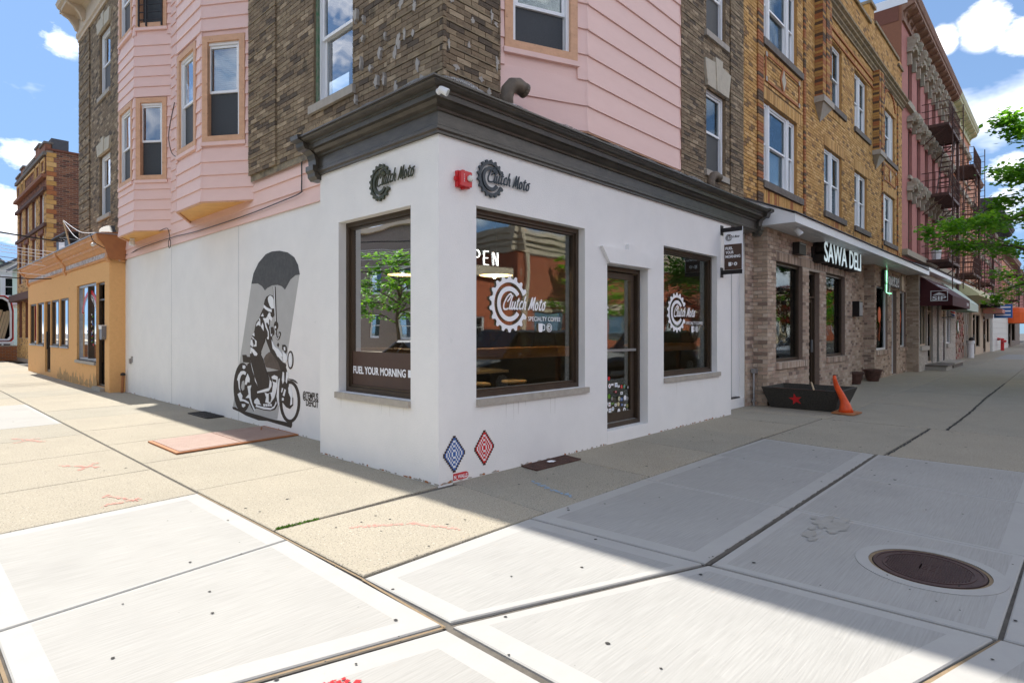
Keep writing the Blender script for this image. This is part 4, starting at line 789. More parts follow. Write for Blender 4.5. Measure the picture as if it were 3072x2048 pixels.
# raised wall logos
def wall_logo(fr, u, z, m, lab, read, bx, by):
    t = thing('wall_logo', (bx, by, z - .2), lab, 'sign', 'raised gear logos on the shop walls')
    gear(fr, u, z, .200, .150, .006, .028, m, t, name='gear_emblem', rr=(.128, .092), read=read)
    stroke(SCRIPT, fr, u - read * .062, z - .035, .024, .108 * 1.38, m, t, r=.0095, name='shop_name', flat=.8, shear=.22, read=read)
wall_logo(S0, .70, 3.108, 'logo_slate', 'raised slate-blue gear logo beside the red fire alarm on the front wall', 1, .7, -.02)
wall_logo(W0, .955, 3.105, 'logo_moss', 'raised greenish-black gear logo on the side street wall', -1, -.02, .95)
# fire alarm strobe
t = thing('fire_alarm', (.29, -.06, 2.93), 'red fire alarm box with clear strobe light on the white wall', 'fire alarm')
mb = MB(); mb.fbox(S0, .215, .375, 2.94, 3.10, .0, .045); mb.fbox(S0, .28, .31, 2.925, 2.939, .01, .04); mb.fbox(S0, .28, .31, 3.101, 3.118, .01, .04); mb.fbox(S0, .19, .214, 3.00, 3.04, .01, .04); mb.build('back_box', 'red_paint', t)
mb = MB(); mb.prism(S0, [(.222, 2.955), (.235, 2.947), (.365, 2.947), (.37, 2.955), (.37, 3.09), (.36, 3.097), (.235, 3.097), (.222, 3.09)], .047, .082); mb.build('front_plate', 'red_paint', t)
mb = MB(); mb.lathe((.335, -.082, 3.03), [(.032, 0), (.034, .018), (.022, .032), (.004, .036)], 14, axis=(0, -1, 0)); mb.build('strobe_lens', 'lens_clear', t)
for k, ch in enumerate('FIRE'): text(ch, S0, .262, 3.052 - .021 * k, .0835, 'decal_white', t, h=.015, extrude=.0006)
# security lights
def flood(fr, u, z, d, aim, lab, sz=.055):
    p = fr.P(u, z, d); t = thing('security_light', p, lab, 'light', 'small white security lights'); a = Vector(aim).normalized()
    mb = MB(); mb.lathe(p, [(.028, 0), (.03, .012), (.018, .03), (.012, .05)], 12, axis=tuple(fr.n)); mb.build('mount', 'white_paint', t)
    q = p + fr.n * .06; mb = MB(); mb.lathe(q - a * sz * .8, [(sz * .55, 0), (sz * .72, sz * .4), (sz * .85, sz * 1.9), (sz * .85, sz * 2.2)], 14, axis=tuple(a)); mb.build('housing', 'white_paint', t)
    mb = MB(); mb.lathe(q - a * sz * .8, [(sz * .72, sz * 2.21), (sz * .70, sz * 2.24)], 14, axis=tuple(a)); mb.build('lens', 'lens_clear', t)
flood(S0, -.16, 3.725, .19, (.5, -.65, -.45), 'small white security light on the corner of the dark cornice', .042)
# hanging blade sign
BX = Fr((6.42, 0, 0), (0, -1, 0), (-1, 0, 0))              # u runs away from the wall
t = thing('blade_sign', (6.42, -.2, 2.5), 'narrow hanging sign reading FUEL YOUR MORNING, white top and dark brown bottom', 'sign')
mb = MB(); mb.fbox(BX, .055, .365, 2.575, 3.235, -.012, .012); sg = mb.build('panel', 'decal_white', t)
mb = MB(); mb.fbox(BX, .056, .364, 2.576, 3.015, .0125, .016); mb.fbox(BX, .056, .364, 2.576, 3.015, -.016, -.0125); mb.build('brown_field', 'film_brown', sg)
for z in (3.24, 2.50):
    mb = MB(); mb.fbox(BX, .012, .37, z, z + .07, -.02, .02); mb.build('arm', 'black_metal', t); mb = MB(); mb.fbox(BX, .0, .012, z - .05, z + .12, -.05, .05); mb.build('wall_plate', 'black_metal', t)
mb = MB(); mb.tube([BX.P(.372, 2.5, 0), BX.P(.372, 3.31, 0)], .007, 6); mb.build('edge_tube', 'white_paint', t)
gear(BX, .135, 3.135, .062, .047, .0125, .0145, 'sign_black', t, name='gear_emblem', rr=(.040, .029), read=1)
stroke(SCRIPT, BX, .108, 3.125, .014, .048, 'sign_black', t, r=.0035, name='shop_name', flat=.3, shear=.2)
for k, s_ in enumerate(('FUEL', 'YOUR', 'MORNING')): text(s_, BX, .078, 2.925 - .072 * k, .0172, 'decal_white', t, h=.046, width=(.13, .145, .262)[k], extrude=.0008, bold=.03)
mb = MB(); mb.prism(BX, [(.13, 2.65), (.132, 2.705), (.18, 2.705), (.182, 2.65), (.172, 2.638), (.14, 2.638)], .0165, .018); mb.build('cup_emblem', 'decal_white', t); stroke([[(0, 0), (.02, -.005), (.02, -.03), (0, -.035)]], BX, .184, 2.695, .017, 1, 'decal_white', t, r=.004, flat=.3, name='cup_handle')
gear(BX, .255, 2.672, .034, .012, .0165, .018, 'decal_white', t, name='small_gear', gap=(0, .001), teeth=16)
# flue hoods on the little roof
def flue(x, y, s_, lab):
    t = thing('flue_hood', (x, y, 3.93), lab, 'vent', 'curved brown flue hoods above the cornice'); mb = MB(); mb.tube([(x, y, 3.88), (x, y, 3.95 + .13 * s_), (x + .02 * s_, y, 3.95 + .21 * s_), (x + .07 * s_, y - .02, 3.95 + .27 * s_), (x + .15 * s_, y - .03, 3.95 + .29 * s_), (x + .25 * s_, y - .04, 3.95 + .26 * s_)], [.075 * s_, .075 * s_, .08 * s_, .085 * s_, .085 * s_, .08 * s_], 14); mb.build('duct', 'flue_brown', t, smooth=True)
    mb = MB(); mb.lathe((x + .25 * s_, y - .04, 3.95 + .26 * s_), [(.083 * s_, -.02), (.087 * s_, .0), (.083 * s_, .02)], 14, axis=(1, -.1, -.25)); mb.build('collar', 'flue_brown', t)
flue(1.0, .04, .98, 'large curved brown flue hood beside the pink siding'); flue(6.1, .05, .9, 'small curved brown flue hood below the dark brick pier window')
# crumpled wire mesh and bird spikes along the top of the cornice
def netting(fr, u0, u1, lab, zb=3.845, h=.17):
    r_ = random.Random(int(u0 * 10) + 3); mb = MB(); st = .022; n = int((u1 - u0) / st); rows = 8; d0 = .02
    def pt(i, j):
        u = u0 + i * st; hh = h * (.75 + .35 * math.sin(u * 5.1) * math.sin(u * 2.3 + 1)); t_ = j / rows
        return fr.P(u + (j % 2) * st * .5, zb + hh * t_ + .012 * math.sin(u * 17 + j), d0 + .21 * (1 - t_) * (1 + .15 * math.sin(u * 9)) + .02 * math.sin(u * 23 + j * 2))
    for i in range(n):
        for j in range(rows):
            a = pt(i, j); 
            for b in (pt(i + (j % 2), j + 1), pt(i - 1 + (j % 2), j + 1)):
                d = (b - a); x = d.cross(fr.n).normalized() * .0019; mb.poly([a - x, a + x, b + x, b - x])
    tag(mb.build('wire_mesh', 'galvanized'), lab, 'wire mesh', 'crumpled wire mesh along the cornice top')
netting(S0, -.05, 6.2, 'crumpled wire mesh lying along the front cornice top'); netting(W0, .0, 1.75, 'crumpled wire mesh lying along the side street cornice top')
t = thing('bird_spikes', (-.12, 2.1, 3.88), 'row of pale bird spikes on the side street end of the cornice', 'bird spikes'); mb = MB(); mb.fbox(W0, 1.72, 2.42, 3.868, 3.878, .10, .16); mb.build('base_strip', 'pale_wood', t)
rs = random.Random(4); k = 0; u = 1.74
while u < 2.41:
    mb = MB(); a = W0.P(u, 3.878, .13); s_ = 1 if k % 2 else -1; mb.tube([a, a + Vector((-.015 * s_, s_ * .035 + rs.gauss(0, .006), .115))], .0026, 4); mb.build('spike', 'pale_wood', t); u += .0145; k += 1
# pixel-tile mosaics (plain stepped patterns) and red name tag
def mosaic(u0, z0, lab, hue):
    t = thing('tile_mosaic', (u0 + .15, -.01, z0), lab, 'mosaic', 'small tile mosaics low on the white wall'); c = .0178
    art = ['.......kk.......','......kbbk......','.....kbhhbk.....','....kbhwwhbk....','...kbhw..whbk...','..kbhw.bb.whbk..','.kbhw.bhhb.whbk.','kbhw.bhwwhb.whbk','kbhw.bhwwhb.whbk','.kbhw.bhhb.whbk.','..kbhw.bb.whbk..','...kbhw..whbk...','....kbhwwhbk....','.....kbhhbk.....','......kbbk......','.......kk.......'][::-1]
    for j, row in enumerate(art):
        for i, ch in enumerate(row):
            if ch == '.': continue
            mb = MB(); mb.fbox(S0, u0 + i * c + .0006, u0 + (i + 1) * c - .0006, z0 + j * c * 1.28 + .0006, z0 + (j + 1) * c * 1.28 - .0006, .001, .005)
            mb.build('tile', {'h': 'tile_white', 'w': hue, 'b': hue, 'k': 'tile_brown'}[ch], t)
mosaic(.06, .10, 'pixel mosaic of blue, white and brown tiles at the foot of the corner', 'tile_blue'); mosaic(.475, .105, 'pixel mosaic of red, white and brown tiles on the white wall', 'tile_red')
t = thing('name_tag', (.29, -.01, .02), 'small red tag with white capitals low on the white wall', 'sign'); mb = MB(); mb.prism(S0, [(.19, .018), (.36, .018), (.385, .03), (.392, .052), (.385, .074), (.36, .086), (.19, .086)], .001, .005); mb.build('plate', 'red_paint', t); text('N_WALLS', S0, .197, .032, .0055, 'decal_white', t, h=.036, width=.18, extrude=.0006, bold=.03)
# flaking paint and rust along the foot of the walls, panel joints, drips below the sills
rc = random.Random(33); mb = MB(); mr = MB()
for k in range(150):
    fr_, u_ = (S0, rc.uniform(.02, 6.8)) if k % 5 < 3 else (W0, rc.uniform(.02, 2.25)) if k % 5 == 3 else (FW(.42), rc.uniform(2.3, 12.5))
    if fr_ is S0 and 2.85 < u_ < 3.95: continue
    a_, b_ = rc.uniform(.008, .05), rc.uniform(.004, .018); (mb if rc.random() < .6 else mr).prism(fr_, [(u_ + a_ * math.cos(6.283 * q / 9) * rc.uniform(.5, 1.2), max(.002, .006 + b_ * (math.sin(6.283 * q / 9) + .4) * rc.uniform(.5, 1.3))) for q in range(9)], .0004, .0010 + .000004 * k)
o = mb.build('flaked_paint', 'sill_stone', shop); o['kind'] = 'stuff'; o = mr.build('rust_flakes', 'rust_orange', shop); o['kind'] = 'stuff'
mb = MB()
for y_ in (5.77, 9.19): mb.fbox(FW(.42), y_ - .004, y_ + .004, .0, 3.28, .0004, .0022)
mb.build('panel_joint', 'galvanized', shop)
mb = MB()
for k in range(16):
    fr_, a_, b_ = ((S0, .52, 2.4), (S0, 4.4, 6.3), (W0, .45, 1.85))[k % 3]; u_ = rc.uniform(a_, b_); L_ = rc.uniform(.05, .22); w_ = rc.uniform(.004, .010); mb.prism(fr_, [(u_ - w_, .728), (u_ + w_, .728), (u_ + w_ * .3, .728 - L_), (u_ - w_ * .3, .728 - L_)], .0003, .0006 + .000004 * k)
o = mb.build('sill_drips', 'drip_grey', shop); o['kind'] = 'stuff'
# mural painted on the long white wall
mur = thing('mural', (.41, 4.2, .1), 'black, grey and white mural of a rider on a motorcycle holding an umbrella', 'mural')
LAY = {}
for i_, (part, layer, c, pts) in enumerate(MURAL): LAY.setdefault((part, c), MB()).prism(FW(.42), pts, .0004, .0016 + .0020 * layer + .000025 * i_)
for (part, c), mb in LAY.items():
    o = mb.build(part if c in 'kgut' and (part, 'k') != (part, c) or c == 'k' else part + '_highlight', 'mural_' + c, mur)
text('@TEMPUS', FW(.42), 3.53, .548, .0022, 'mural_k', mur, h=.098, width=.44, read=-1, extrude=.0005, bold=.03, name='signature')
text('DEFiCiT', FW(.42), 3.435, .450, .0022, 'mural_k', mur, h=.092, width=.35, read=-1, extrude=.0005, bold=.03, name='signature')
# ================================================================ CORNER APARTMENT BUILDING
cb = thing('corner_building', (4.2, 9, 0), 'three-storey corner apartment building of dark brick with pink clapboard bays', 'building')
XW, YW = .36, .36
FWb, FSb = FW(XW), FS(YW)
CR = .067
def dark_zone(fr, u0, u1, z0, z1, ops, bands=None, seed=1):
    """dark brick; in the banded ranges every fourth joint is a deep ledge and the courses stand proud"""
    rng = random.Random(seed); out = []
    z = z0; g = 0
    while z < z1:
        zt = min(z + 4 * CR, z1)
        segs = [(u0, u1, False)]
        for b0, b1 in (bands or []):
            ns = []
            for a, b, f in segs:
                if f or b1 <= a or b0 >= b: ns.append((a, b, f)); continue
                if b0 > a: ns.append((a, b0, False))
                ns.append((max(a, b0), min(b, b1), True))
                if b1 < b: ns.append((b1, b, False))
            segs = ns
        for a, b, f in segs:
            ztt = zt - (.022 if f else 0)
            out.extend(brick_list(fr, a, b, z, ztt, ops, .205, .058 if not f else .0535, .009 if not f else .008, 'dark_brick_', 5, depth=.040 if f else .012, rng=rng))
        z = zt; g += 1
    return out
BR_ = []
w1op = [(2.10, 3.09, 4.575, 6.42), (2.10, 3.09, 7.86, 9.62)]
BR_ += dark_zone(FWb, .30, 5.15, 4.0, 10.25, w1op, [(.30, 1.32), (4.2, 5.15)], 1)
w3op = [(13.78, 14.93, 4.60, 6.28), (13.78, 14.93, 7.86, 9.62)]
BR_ += dark_zone(FWb, 11.9, 17.32, 3.95, 10.25, w3op, [(15.98, 17.32)], 2)
sop = [(6.56, 7.40, 4.43, 5.97), (6.56, 7.40, 6.96, 8.6)]
BR_ += dark_zone(FSb, .315, 1.19, 4.0, 10.25, [], [(.315, 1.19)], 3)
BR_ += dark_zone(FSb, 5.56, 8.185, 4.0, 10.25, sop, [(5.56, 6.40), (7.58, 8.185)], 4)
wall(FWb, .36, 5.15, 3.9, 10.25, w1op, 'wall', 'dark_mortar', cb, reveal=.15, rm='dark_brick_4'); wall(FWb, 11.9, 17.32, 3.9, 10.25, w3op, 'wall', 'dark_mortar', cb, reveal=.15, rm='dark_brick_4')
wall(FSb, .36, 1.19, 3.9, 10.25, [], 'wall', 'dark_mortar', cb); wall(FSb, 5.56, 8.19, 3.9, 10.25, sop, 'wall', 'dark_mortar', cb, reveal=.15, rm='dark_brick_4')
lay_bricks(BR_, cb, 300)
mb = MB(); z = 4.0                                            # weathered ledges in the banded piers
while z < 10.2:
    z += 4 * CR
    for fr, a, b in ((FWb, .318, 1.32), (FWb, 4.2, 5.15), (FWb, 15.98, 17.32), (FSb, .318, 1.19), (FSb, 5.56, 6.40), (FSb, 7.58, 8.185)): mb.fbox(fr, a, b, z - .019, z - .004, .0, .046)
o = mb.build('brick_ledges', 'dark_ledge', cb); o['kind'] = 'stuff'
# mortar smears
rs = random.Random(8); mb = MB()
for fr, uu, zz, n in ((FWb, (.45, 2.0), (4.1, 6.0), 26), (FSb, (.4, 1.15), (4.15, 5.4), 12)):
    for k in range(n):
        u, z, a, b = rs.uniform(*uu), rs.uniform(*zz), rs.uniform(.015, .045), rs.uniform(.03, .11); mb.prism(fr, [(u + a * math.cos(6.283 * q / 15) * rs.uniform(.25, 1.3), z + b * math.sin(6.283 * q / 15) * rs.uniform(.35, 1.2)) for q in range(15)], .012, .0475 + .0004 * k if uu[0] < 1 else .05)
o = mb.build('mortar_smears', 'white_brick_1', cb); o['kind'] = 'stuff'
def lintel(fr, u0, u1, z0, h, par):
    c = (u0 + u1) / 2; e = .10
    for out in ([(u0 - .03, z0), (c - .09, z0), (c - .13, z0 + h), (u0 - .03 - e, z0 + h * .92)], [(c + .09, z0), (u1 + .03, z0), (u1 + .03 + e, z0 + h * .92), (c + .13, z0 + h)], [(c - .088, z0 - .01), (c + .088, z0 - .01), (c + .15, z0 + h * 1.18), (c - .15, z0 + h * 1.18)]):
        mb = MB(); mb.prism(fr, out, .0, .06 if out[0][0] != c - .088 else .075); mb.build('lintel_stone', 'lime_stone', par)
for fr, ops in ((FWb, w1op), (FWb, w3op), (FSb, sop)):
    for a, b, z0, z1 in ops:
        if z0 < 7.8 or fr is FSb or ops is w3op: lintel(fr, a, b, z1, .34 if fr is FWb else .50, cb)
        sash_window(cb, fr, a + .02, b - .02, z0 + .01, z1 - .01, d=-.12, fw=.075 if fr is not FSb else .06, screen=fr is FSb or ops is w3op, sill=(.09, .06, .11, 'sill_stone'), lab='blue-taped narrow window' if fr is FSb and z0 < 5 else None)
mb = MB(); mb.fbox(FWb, 3.03, 3.085, 4.58, 6.4, -.10, -.02); mb.build('green_casing', 'green_paint', cb)
mb = MB(); r_ = random.Random(3)
for k in range(9): z = 4.75 + k * .12; mb.fbox(FSb, 6.60, 6.64 + r_.uniform(.0, .03), z, z + .10, -.048, -.044)
mb.build('masking_tape', 'blue_paint', cb)
# pink clapboards
BOARDS = []
def boards(fr, u0, u1, z0, z1, ex, ops, e0=.008, e1=.008):
    z = z0
    while z < z1 - .02:
        zt = min(z + ex, z1); segs = [(u0 - e0, u1 + e1)]
        for o in ops:
            if o[2] < (z + zt) / 2 < o[3]: segs = [q for s_, e_ in segs for q in (([(s_, e_)]) if e_ <= o[0] or s_ >= o[1] else ([(s_, o[0])] if o[0] - s_ > .03 else []) + ([(o[1], e_)] if e_ - o[1] > .03 else []))]
        for s_, e_ in segs: BOARDS.append((fr, s_, e_, z, zt))
        z += ex
def bay(pts, side, z0, z1, ex, wins, lab=None):
    """pts: four plan corners; wins: {face: [(u0,u1,z0,z1,blind,mid)]}"""
    for i in range(3):
        fr = FAB(pts[i], pts[i + 1], side); L = (Vector(pts[i + 1]) - Vector(pts[i])).length; ws = wins.get(i, []); ops = [w_[:4] for w_ in ws]
        wall(fr, 0, L, z0, z1, ops, 'bay_wall', 'pink_siding', cb, reveal=.10, rm='orange_wood')
        boards(fr, 0, L, z0, z1, ex, [(a - .005, b + .005, c - .07, d + .005) for a, b, c, d in ops])
        for a, b, c, d, blind, mid, guard in ws:
            mb = MB(); frame_boxes(mb, fr, a, b, c, d, .10, -.06, .034); mb.build('window_casing', 'orange_wood', cb)
            w_ = sash_window(cb, fr, a + .10, b - .03 if b - a < .85 else b - .10, c + .03, d - .10, d=-.075, fw=.045, blind=blind, mid=mid)
            mb = MB(); mb.fbox(fr, a - .02, b + .02, c - .06, c - .001, -.05, .05); mb.build('window_ledge', 'pink_siding', cb)
            if guard:
                mb = MB(); 
                for k in range(5): mb.fbox(fr, a + .08, b - .06, c + .14 + k * .16, c + .155 + k * .16, .04, .055)
                for uu in (a + .1, (a + b) / 2 + .1, b - .08): mb.fbox(fr, uu - .015, uu + .015, c + .02, c + .95, .035, .06)
                mb.build('window_guard', 'black_metal', cb)
        if i < 2:
            q = Vector((*pts[i + 1], 0)); nb = FAB(pts[i + 1], pts[i + 2], side); dv = (fr.n + nb.n).normalized(); mb = MB(); z = z0
            while z < z1 - .05:
                zt = z + ex; a_ = q - fr.u * .028 + fr.n * .032; b_ = q + dv * .036; c_ = q + nb.u * .028 + nb.n * .032; w_ = (a_, b_, c_, q)
                mb.hexa([p + Vector((0, 0, z - .004)) for p in (q, a_, b_, c_)] + [p * 1 + Vector((0, 0, zt - .006)) - (p - q) * .62 for p in (q, a_, b_, c_)]); z = zt
            mb.build('corner_caps', 'pink_siding', cb)
    mb = MB(); mb.poly([(*p, z0 - .002) for p in pts]); mb.build('bay_soffit', 'soffit_orange', cb)
    mb = MB()
    for i in range(3): fr = FAB(pts[i], pts[i + 1], side); L = (Vector(pts[i + 1]) - Vector(pts[i])).length; mb.fbox(fr, 0, L, z0 - .03, z0 + .012, -.02, .02)
    mb.build('bay_skirt', 'orange_wood', cb)
P1 = [(.42, 5.15), (-.10, 5.95), (-.10, 7.15), (.42, 8.09)]
bay(P1, -1, 3.645, 10.3, .215, {0: [(.155, .93, 4.60, 6.34, (5.46, 6.16), .5, 0), (.155, .93, 7.86, 9.6, None, .5, 0)], 1: [(.21, 1.12, 4.60, 6.36, None, .5, 0), (.21, 1.12, 7.86, 9.6, None, .5, 0)], 2: [(.15, .92, 4.6, 6.34, None, .5, 0)]})
P2 = [(.42, 9.17), (-.08, 9.85), (-.08, 11.05), (.42, 11.90)]
bay(P2, -1, 3.63, 10.3, .215, {0: [(.10, .80, 4.67, 6.39, None, .5, 0), (.10, .80, 7.86, 9.6, None, .5, 1)], 1: [(.12, 1.14, 4.67, 6.39, None, .5, 0), (.12, 1.14, 7.86, 9.6, None, .5, 0)]})
P3 = [(1.19, .36), (2.28, -.10), (4.66, -.10), (5.56, .36)]
bay(P3, 1, 3.98, 10.3, .315, {0: [(.075, 1.04, 4.80, 6.20, None, .42, 0), (.075, 1.04, 7.86, 9.5, None, .5, 0)], 1: [(.55, 1.8, 6.9, 8.8, None, .5, 0)]})
# pink skirting between the white wall and the brick, and between the bays
FWp = FW(.42)
mb = MB(); mb.poly([(.42, 2.27, -.1), (.42, 12.65, -.1), (.42, 12.65, 3.29), (.42, 2.27, 3.29)]); mb.build('ground_floor_wall', 'white_stucco', cb)
mb = MB(); mb.poly([(.425, 2.27, 3.29), (.425, 12.65, 3.29), (.425, 12.65, 4.0), (.425, 2.27, 4.0)]); mb.poly([(.425, 8.0, 4.0), (.425, 9.25, 4.0), (.425, 9.25, 10.3), (.425, 8.0, 10.3)]); mb.build('bay_wall', 'pink_siding', cb)
for a, b in ((2.30, 5.15), (5.15, 8.09), (8.09, 9.17), (9.17, 11.9), (11.9, 12.62)): boards(FWp, a, b, 3.30, 3.98 if a < 8 or a > 11.8 else 3.98, .227, [], 0, 0)
boards(FWp, 8.09, 9.17, 3.981, 10.3, .215, [], 0, 0)
BOARDS.sort(key=lambda b: (b[0].P((b[1] + b[2]) / 2, b[3]) - CAMP).length + (40 if b[3] > 8.6 else 0))
def board_mb(mb, fr, a, b, z, zt): mb.prism_board = None; P = fr.P; return mb.hexa([P(a, z - .012, .006), P(b, z - .012, .006), P(b, z - .012, .030), P(a, z - .012, .030), P(a, zt - .002, .002), P(b, zt - .002, .002), P(b, zt - .002, .008), P(a, zt - .002, .008)])
for b in BOARDS[:300]: mb = MB(); board_mb(mb, *b); mb.build('siding_board', 'pink_siding', cb)
mb = MB()
for b in BOARDS[300:]: board_mb(mb, *b)
if mb.v: o = mb.build('siding_board_rest', 'pink_siding', cb); o['kind'] = 'stuff'
# roof cornice
RC = [(.0, 10.22), (.06, 10.22), (.06, 10.30), (.10, 10.34), (.10, 10.46), (.07, 10.48), (.07, 10.82), (.16, 10.9), (.50, 10.92), (.50, 11.02), (.56, 11.06), (.60, 11.16), (.0, 11.2)]
mb = MB(); mb.sweep(FWb, RC, lambda d: -max(d, 0) + .36, 17.36); mb.sweep(FSb, RC, lambda d: -max(d, 0) + .36, 8.19); mb.build('roof_cornice', 'beige_trim', cb)
for y in (17.22, 16.35, 13.2, 11.5, 8.6, 5.2, 2.6, .5):
    mb = MB(); mb.prism(Fr((0, y, 0), (-1, 0, 0), (0, -1, 0)), [(-.29, 10.5), (-.22, 10.52), (-.16, 10.66), (-.05, 10.80), (.08, 10.86), (.14, 10.92), (.14, 11.0), (-.29, 11.0)], -.06, .06); mb.build('cornice_bracket', 'beige_trim', cb)
mb = MB(); mb.poly([(.0, .0, 11.19), (8.19, .0, 11.19), (8.19, 17.3, 11.19), (.0, 17.3, 11.19)]); mb.poly([(.36, 17.32, 0), (8.19, 17.32, 0), (8.19, 17.32, 11.2), (.36, 17.32, 11.2)]); mb.build('roof', 'roof_felt', cb)
# fittings on the pink wall
def cable(pts, r, m, lab, cat='cable'):
    mb = MB(); mb.tube(pts, r, 6); return tag(mb.build('cable', m), lab, cat)
def smooth_path(pts, n=6):
    pts = [Vector(p) for p in pts]; q = []
    for i in range(len(pts) - 1):
        p0 = pts[max(i - 1, 0)]; p1 = pts[i]; p2 = pts[i + 1]; p3 = pts[min(i + 2, len(pts) - 1)]
        for k in range(n): t = k / n; q.append(.5 * ((2 * p1) + (-p0 + p2) * t + (2 * p0 - 5 * p1 + 4 * p2 - p3) * t * t + (-p0 + 3 * p1 - 3 * p2 + p3) * t ** 3))
    q.append(pts[-1]); return q
cable(smooth_path([(.37, 3.47, 4.0), (.37, 3.47, 3.55), (.37, 3.52, 3.47), (.37, 4.08, 3.44), (.37, 5.5, 3.40), (.37, 7.62, 3.40), (.37, 9.1, 3.44), (.37, 11.2, 3.43), (.37, 12.6, 3.40), (-.2, 12.55, 3.6), (-.3, 12.7, 3.86)]), .009, 'black_metal', 'long black cable sagging along the pink wall above the white wall')
cable(smooth_path([(-.13, 7.2, 5.6), (-.15, 7.45, 5.1), (-.14, 7.35, 4.75), (-.12, 7.16, 4.62)]), .008, 'black_metal', 'short loose black cable hanging in front of the far bay window')
cable(smooth_path([(.33, 9.02, 3.42)] + [(.33, 9.02 + .07 * math.sin(a * .8), 3.31 + .09 * math.cos(a * .8)) for a in range(18)]), .007, 'black_metal', 'coil of black cable hanging on the pink wall between the bays')
cable(smooth_path([(.33, 9.0, 3.42), (.30, 9.05, 3.62), (.25, 9.4, 3.60)]), .007, 'black_metal', 'short black cable running up to the underside of the far bay')
FL_ = Fr((.20, 0, 0), (0, 1, 0), (-1, 0, 0))
t = thing('security_light', (.18, 11.1, 3.55), 'white twin-bulb security light under the far pink bay', 'light', 'small white security lights'); mb = MB(); mb.lathe((.18, 11.1, 3.62), [(.05, 0), (.05, -.02)], 12); mb.build('mount', 'white_paint', t); mb = MB(); mb.lathe((.18, 11.1, 3.60), [(.03, 0), (.06, -.05), (.065, -.12), (.05, -.14)], 12); mb.build('housing', 'white_paint', t)
t = thing('outlet_box', (.41, 12.2, .75), 'small grey electrical outlet box low on the white wall', 'outlet box'); mb = MB(); mb.fbox(FWp, 12.12, 12.24, .72, .84, .0, .03); mb.build('box', 'galvanized', t); mb = MB(); mb.fbox(FWp, 12.02, 12.10, .75, .90, .0, .02); mb.build('cover', 'galvanized', t)
t = thing('standpipe', (.33, 12.55, 0), 'short rusty orange pipe with dark cap at the base of the white wall', 'pipe'); mb = MB(); mb.tube([(.30, 12.45, 0), (.33, 12.50, .42)], .032, 10); mb.build('pipe', 'rust_orange', t); mb = MB(); mb.lathe((.33, 12.50, .42), [(.055, 0), (.055, .05), (.02, .07)], 12); mb.build('cap', 'black_metal', t)
# pavement fittings by the side street wall
t = thing('cellar_hatch', (-.4, 4.1, 0), 'rusty pink diamond-plate cellar hatch in the pavement below the mural', 'hatch')
hq = [(-1.25, 3.46), (.41, 3.64), (.41, 4.78), (-1.25, 4.60)]
def lerpq(q, a, b): p = Vector(q[0]).lerp(Vector(q[1]), a); r_ = Vector(q[3]).lerp(Vector(q[2]), a); return p.lerp(r_, b)
mb = MB(); q = [(*p, .004) for p in hq]; q2 = [(*p, .022) for p in hq]; mb.hexa(q + q2); mb.build('frame', 'rust_orange', t)
for a0, a1 in ((.03, .495), (.505, .97)):
    mb = MB(); c = [lerpq(hq, a0, .04), lerpq(hq, a1, .04), lerpq(hq, a1, .96), lerpq(hq, a0, .96)]; mb.hexa([(*p, .022) for p in c] + [(*p, .030) for p in c]); lf = mb.build('leaf', 'iron_plate', t); mb = MB()
    nx, ny = 26, 34
    for i in range(nx):
        for j in range(ny):
            p = lerpq(hq, a0 + (a1 - a0) * (i + .5) / nx, .05 + .9 * (j + .5) / ny); th = .8 if (i + j) % 2 else -.8; c_, s_ = math.cos(th), math.sin(th); L_, W_ = .013, .0035
            mb.poly([(p.x - L_ * c_, p.y - L_ * s_, .0302), (p.x + W_ * s_, p.y - W_ * c_, .0335), (p.x + L_ * c_, p.y + L_ * s_, .0302), (p.x - W_ * s_, p.y + W_ * c_, .0335)])
    o = mb.build('tread_bars', 'iron_plate', lf); o['kind'] = 'stuff'
mb = MB(); mb.tube([(.18, 4.35, .03), (.18, 4.35, .05), (.24, 4.47, .05), (.24, 4.47, .03)], .008, 6); mb.build('handle', 'rust_orange', t)
def grate(q, n, lab, m):
    t = thing('pavement_grate', (*lerpq(q, .5, .5), 0), lab, 'grate'); mb = MB(); mb.poly([(*p, .0025) for p in q]); mb.build('pit', 'gum', t); mb = MB()
    for a, b in ((0, 1), (1, 2), (2, 3), (3, 0)):
        p, r_ = Vector(q[a]), Vector(q[b]); d = (r_ - p).normalized(); nn = Vector((-d.y, d.x)) * .018; mb.hexa([(*v, .003) for v in (p, r_, r_ + nn, p + nn)] + [(*v, .018) for v in (p, r_, r_ + nn, p + nn)])
    mb.build('frame', m, t)
    for k in range(n):
        a = (k + .7) / (n + .4); p, r_ = lerpq(q, .01, a), lerpq(q, .99, a); d = (r_ - p).normalized(); nn = Vector((-d.y, d.x)) * .006; mb = MB(); mb.hexa([(*v, .004) for v in (p - nn, r_ - nn, r_ + nn, p + nn)] + [(*v, .015) for v in (p - nn, r_ - nn, r_ + nn, p + nn)]); mb.build('bar', m, t)
    mb = MB()
    for k in range(1, 4): p, r_ = lerpq(q, k / 4, .02), lerpq(q, k / 4, .98); d = (r_ - p).normalized(); nn = Vector((-d.y, d.x)) * .006; mb.hexa([(*v, .004) for v in (p - nn, r_ - nn, r_ + nn, p + nn)] + [(*v, .013) for v in (p - nn, r_ - nn, r_ + nn, p + nn)])
    mb.build('cross_bars', m, t)
grate([(.12, 6.33), (.12, 7.25), (.39, 7.28), (.39, 6.36)], 6, 'dark iron grate in the pavement at the foot of the mural wall', 'black_metal')
grate([(1.12, -.29), (1.90, -.30), (1.94, -.03), (1.16, -.03)], 9, 'brown iron grate in the pavement below the big front window', 'fire_iron')
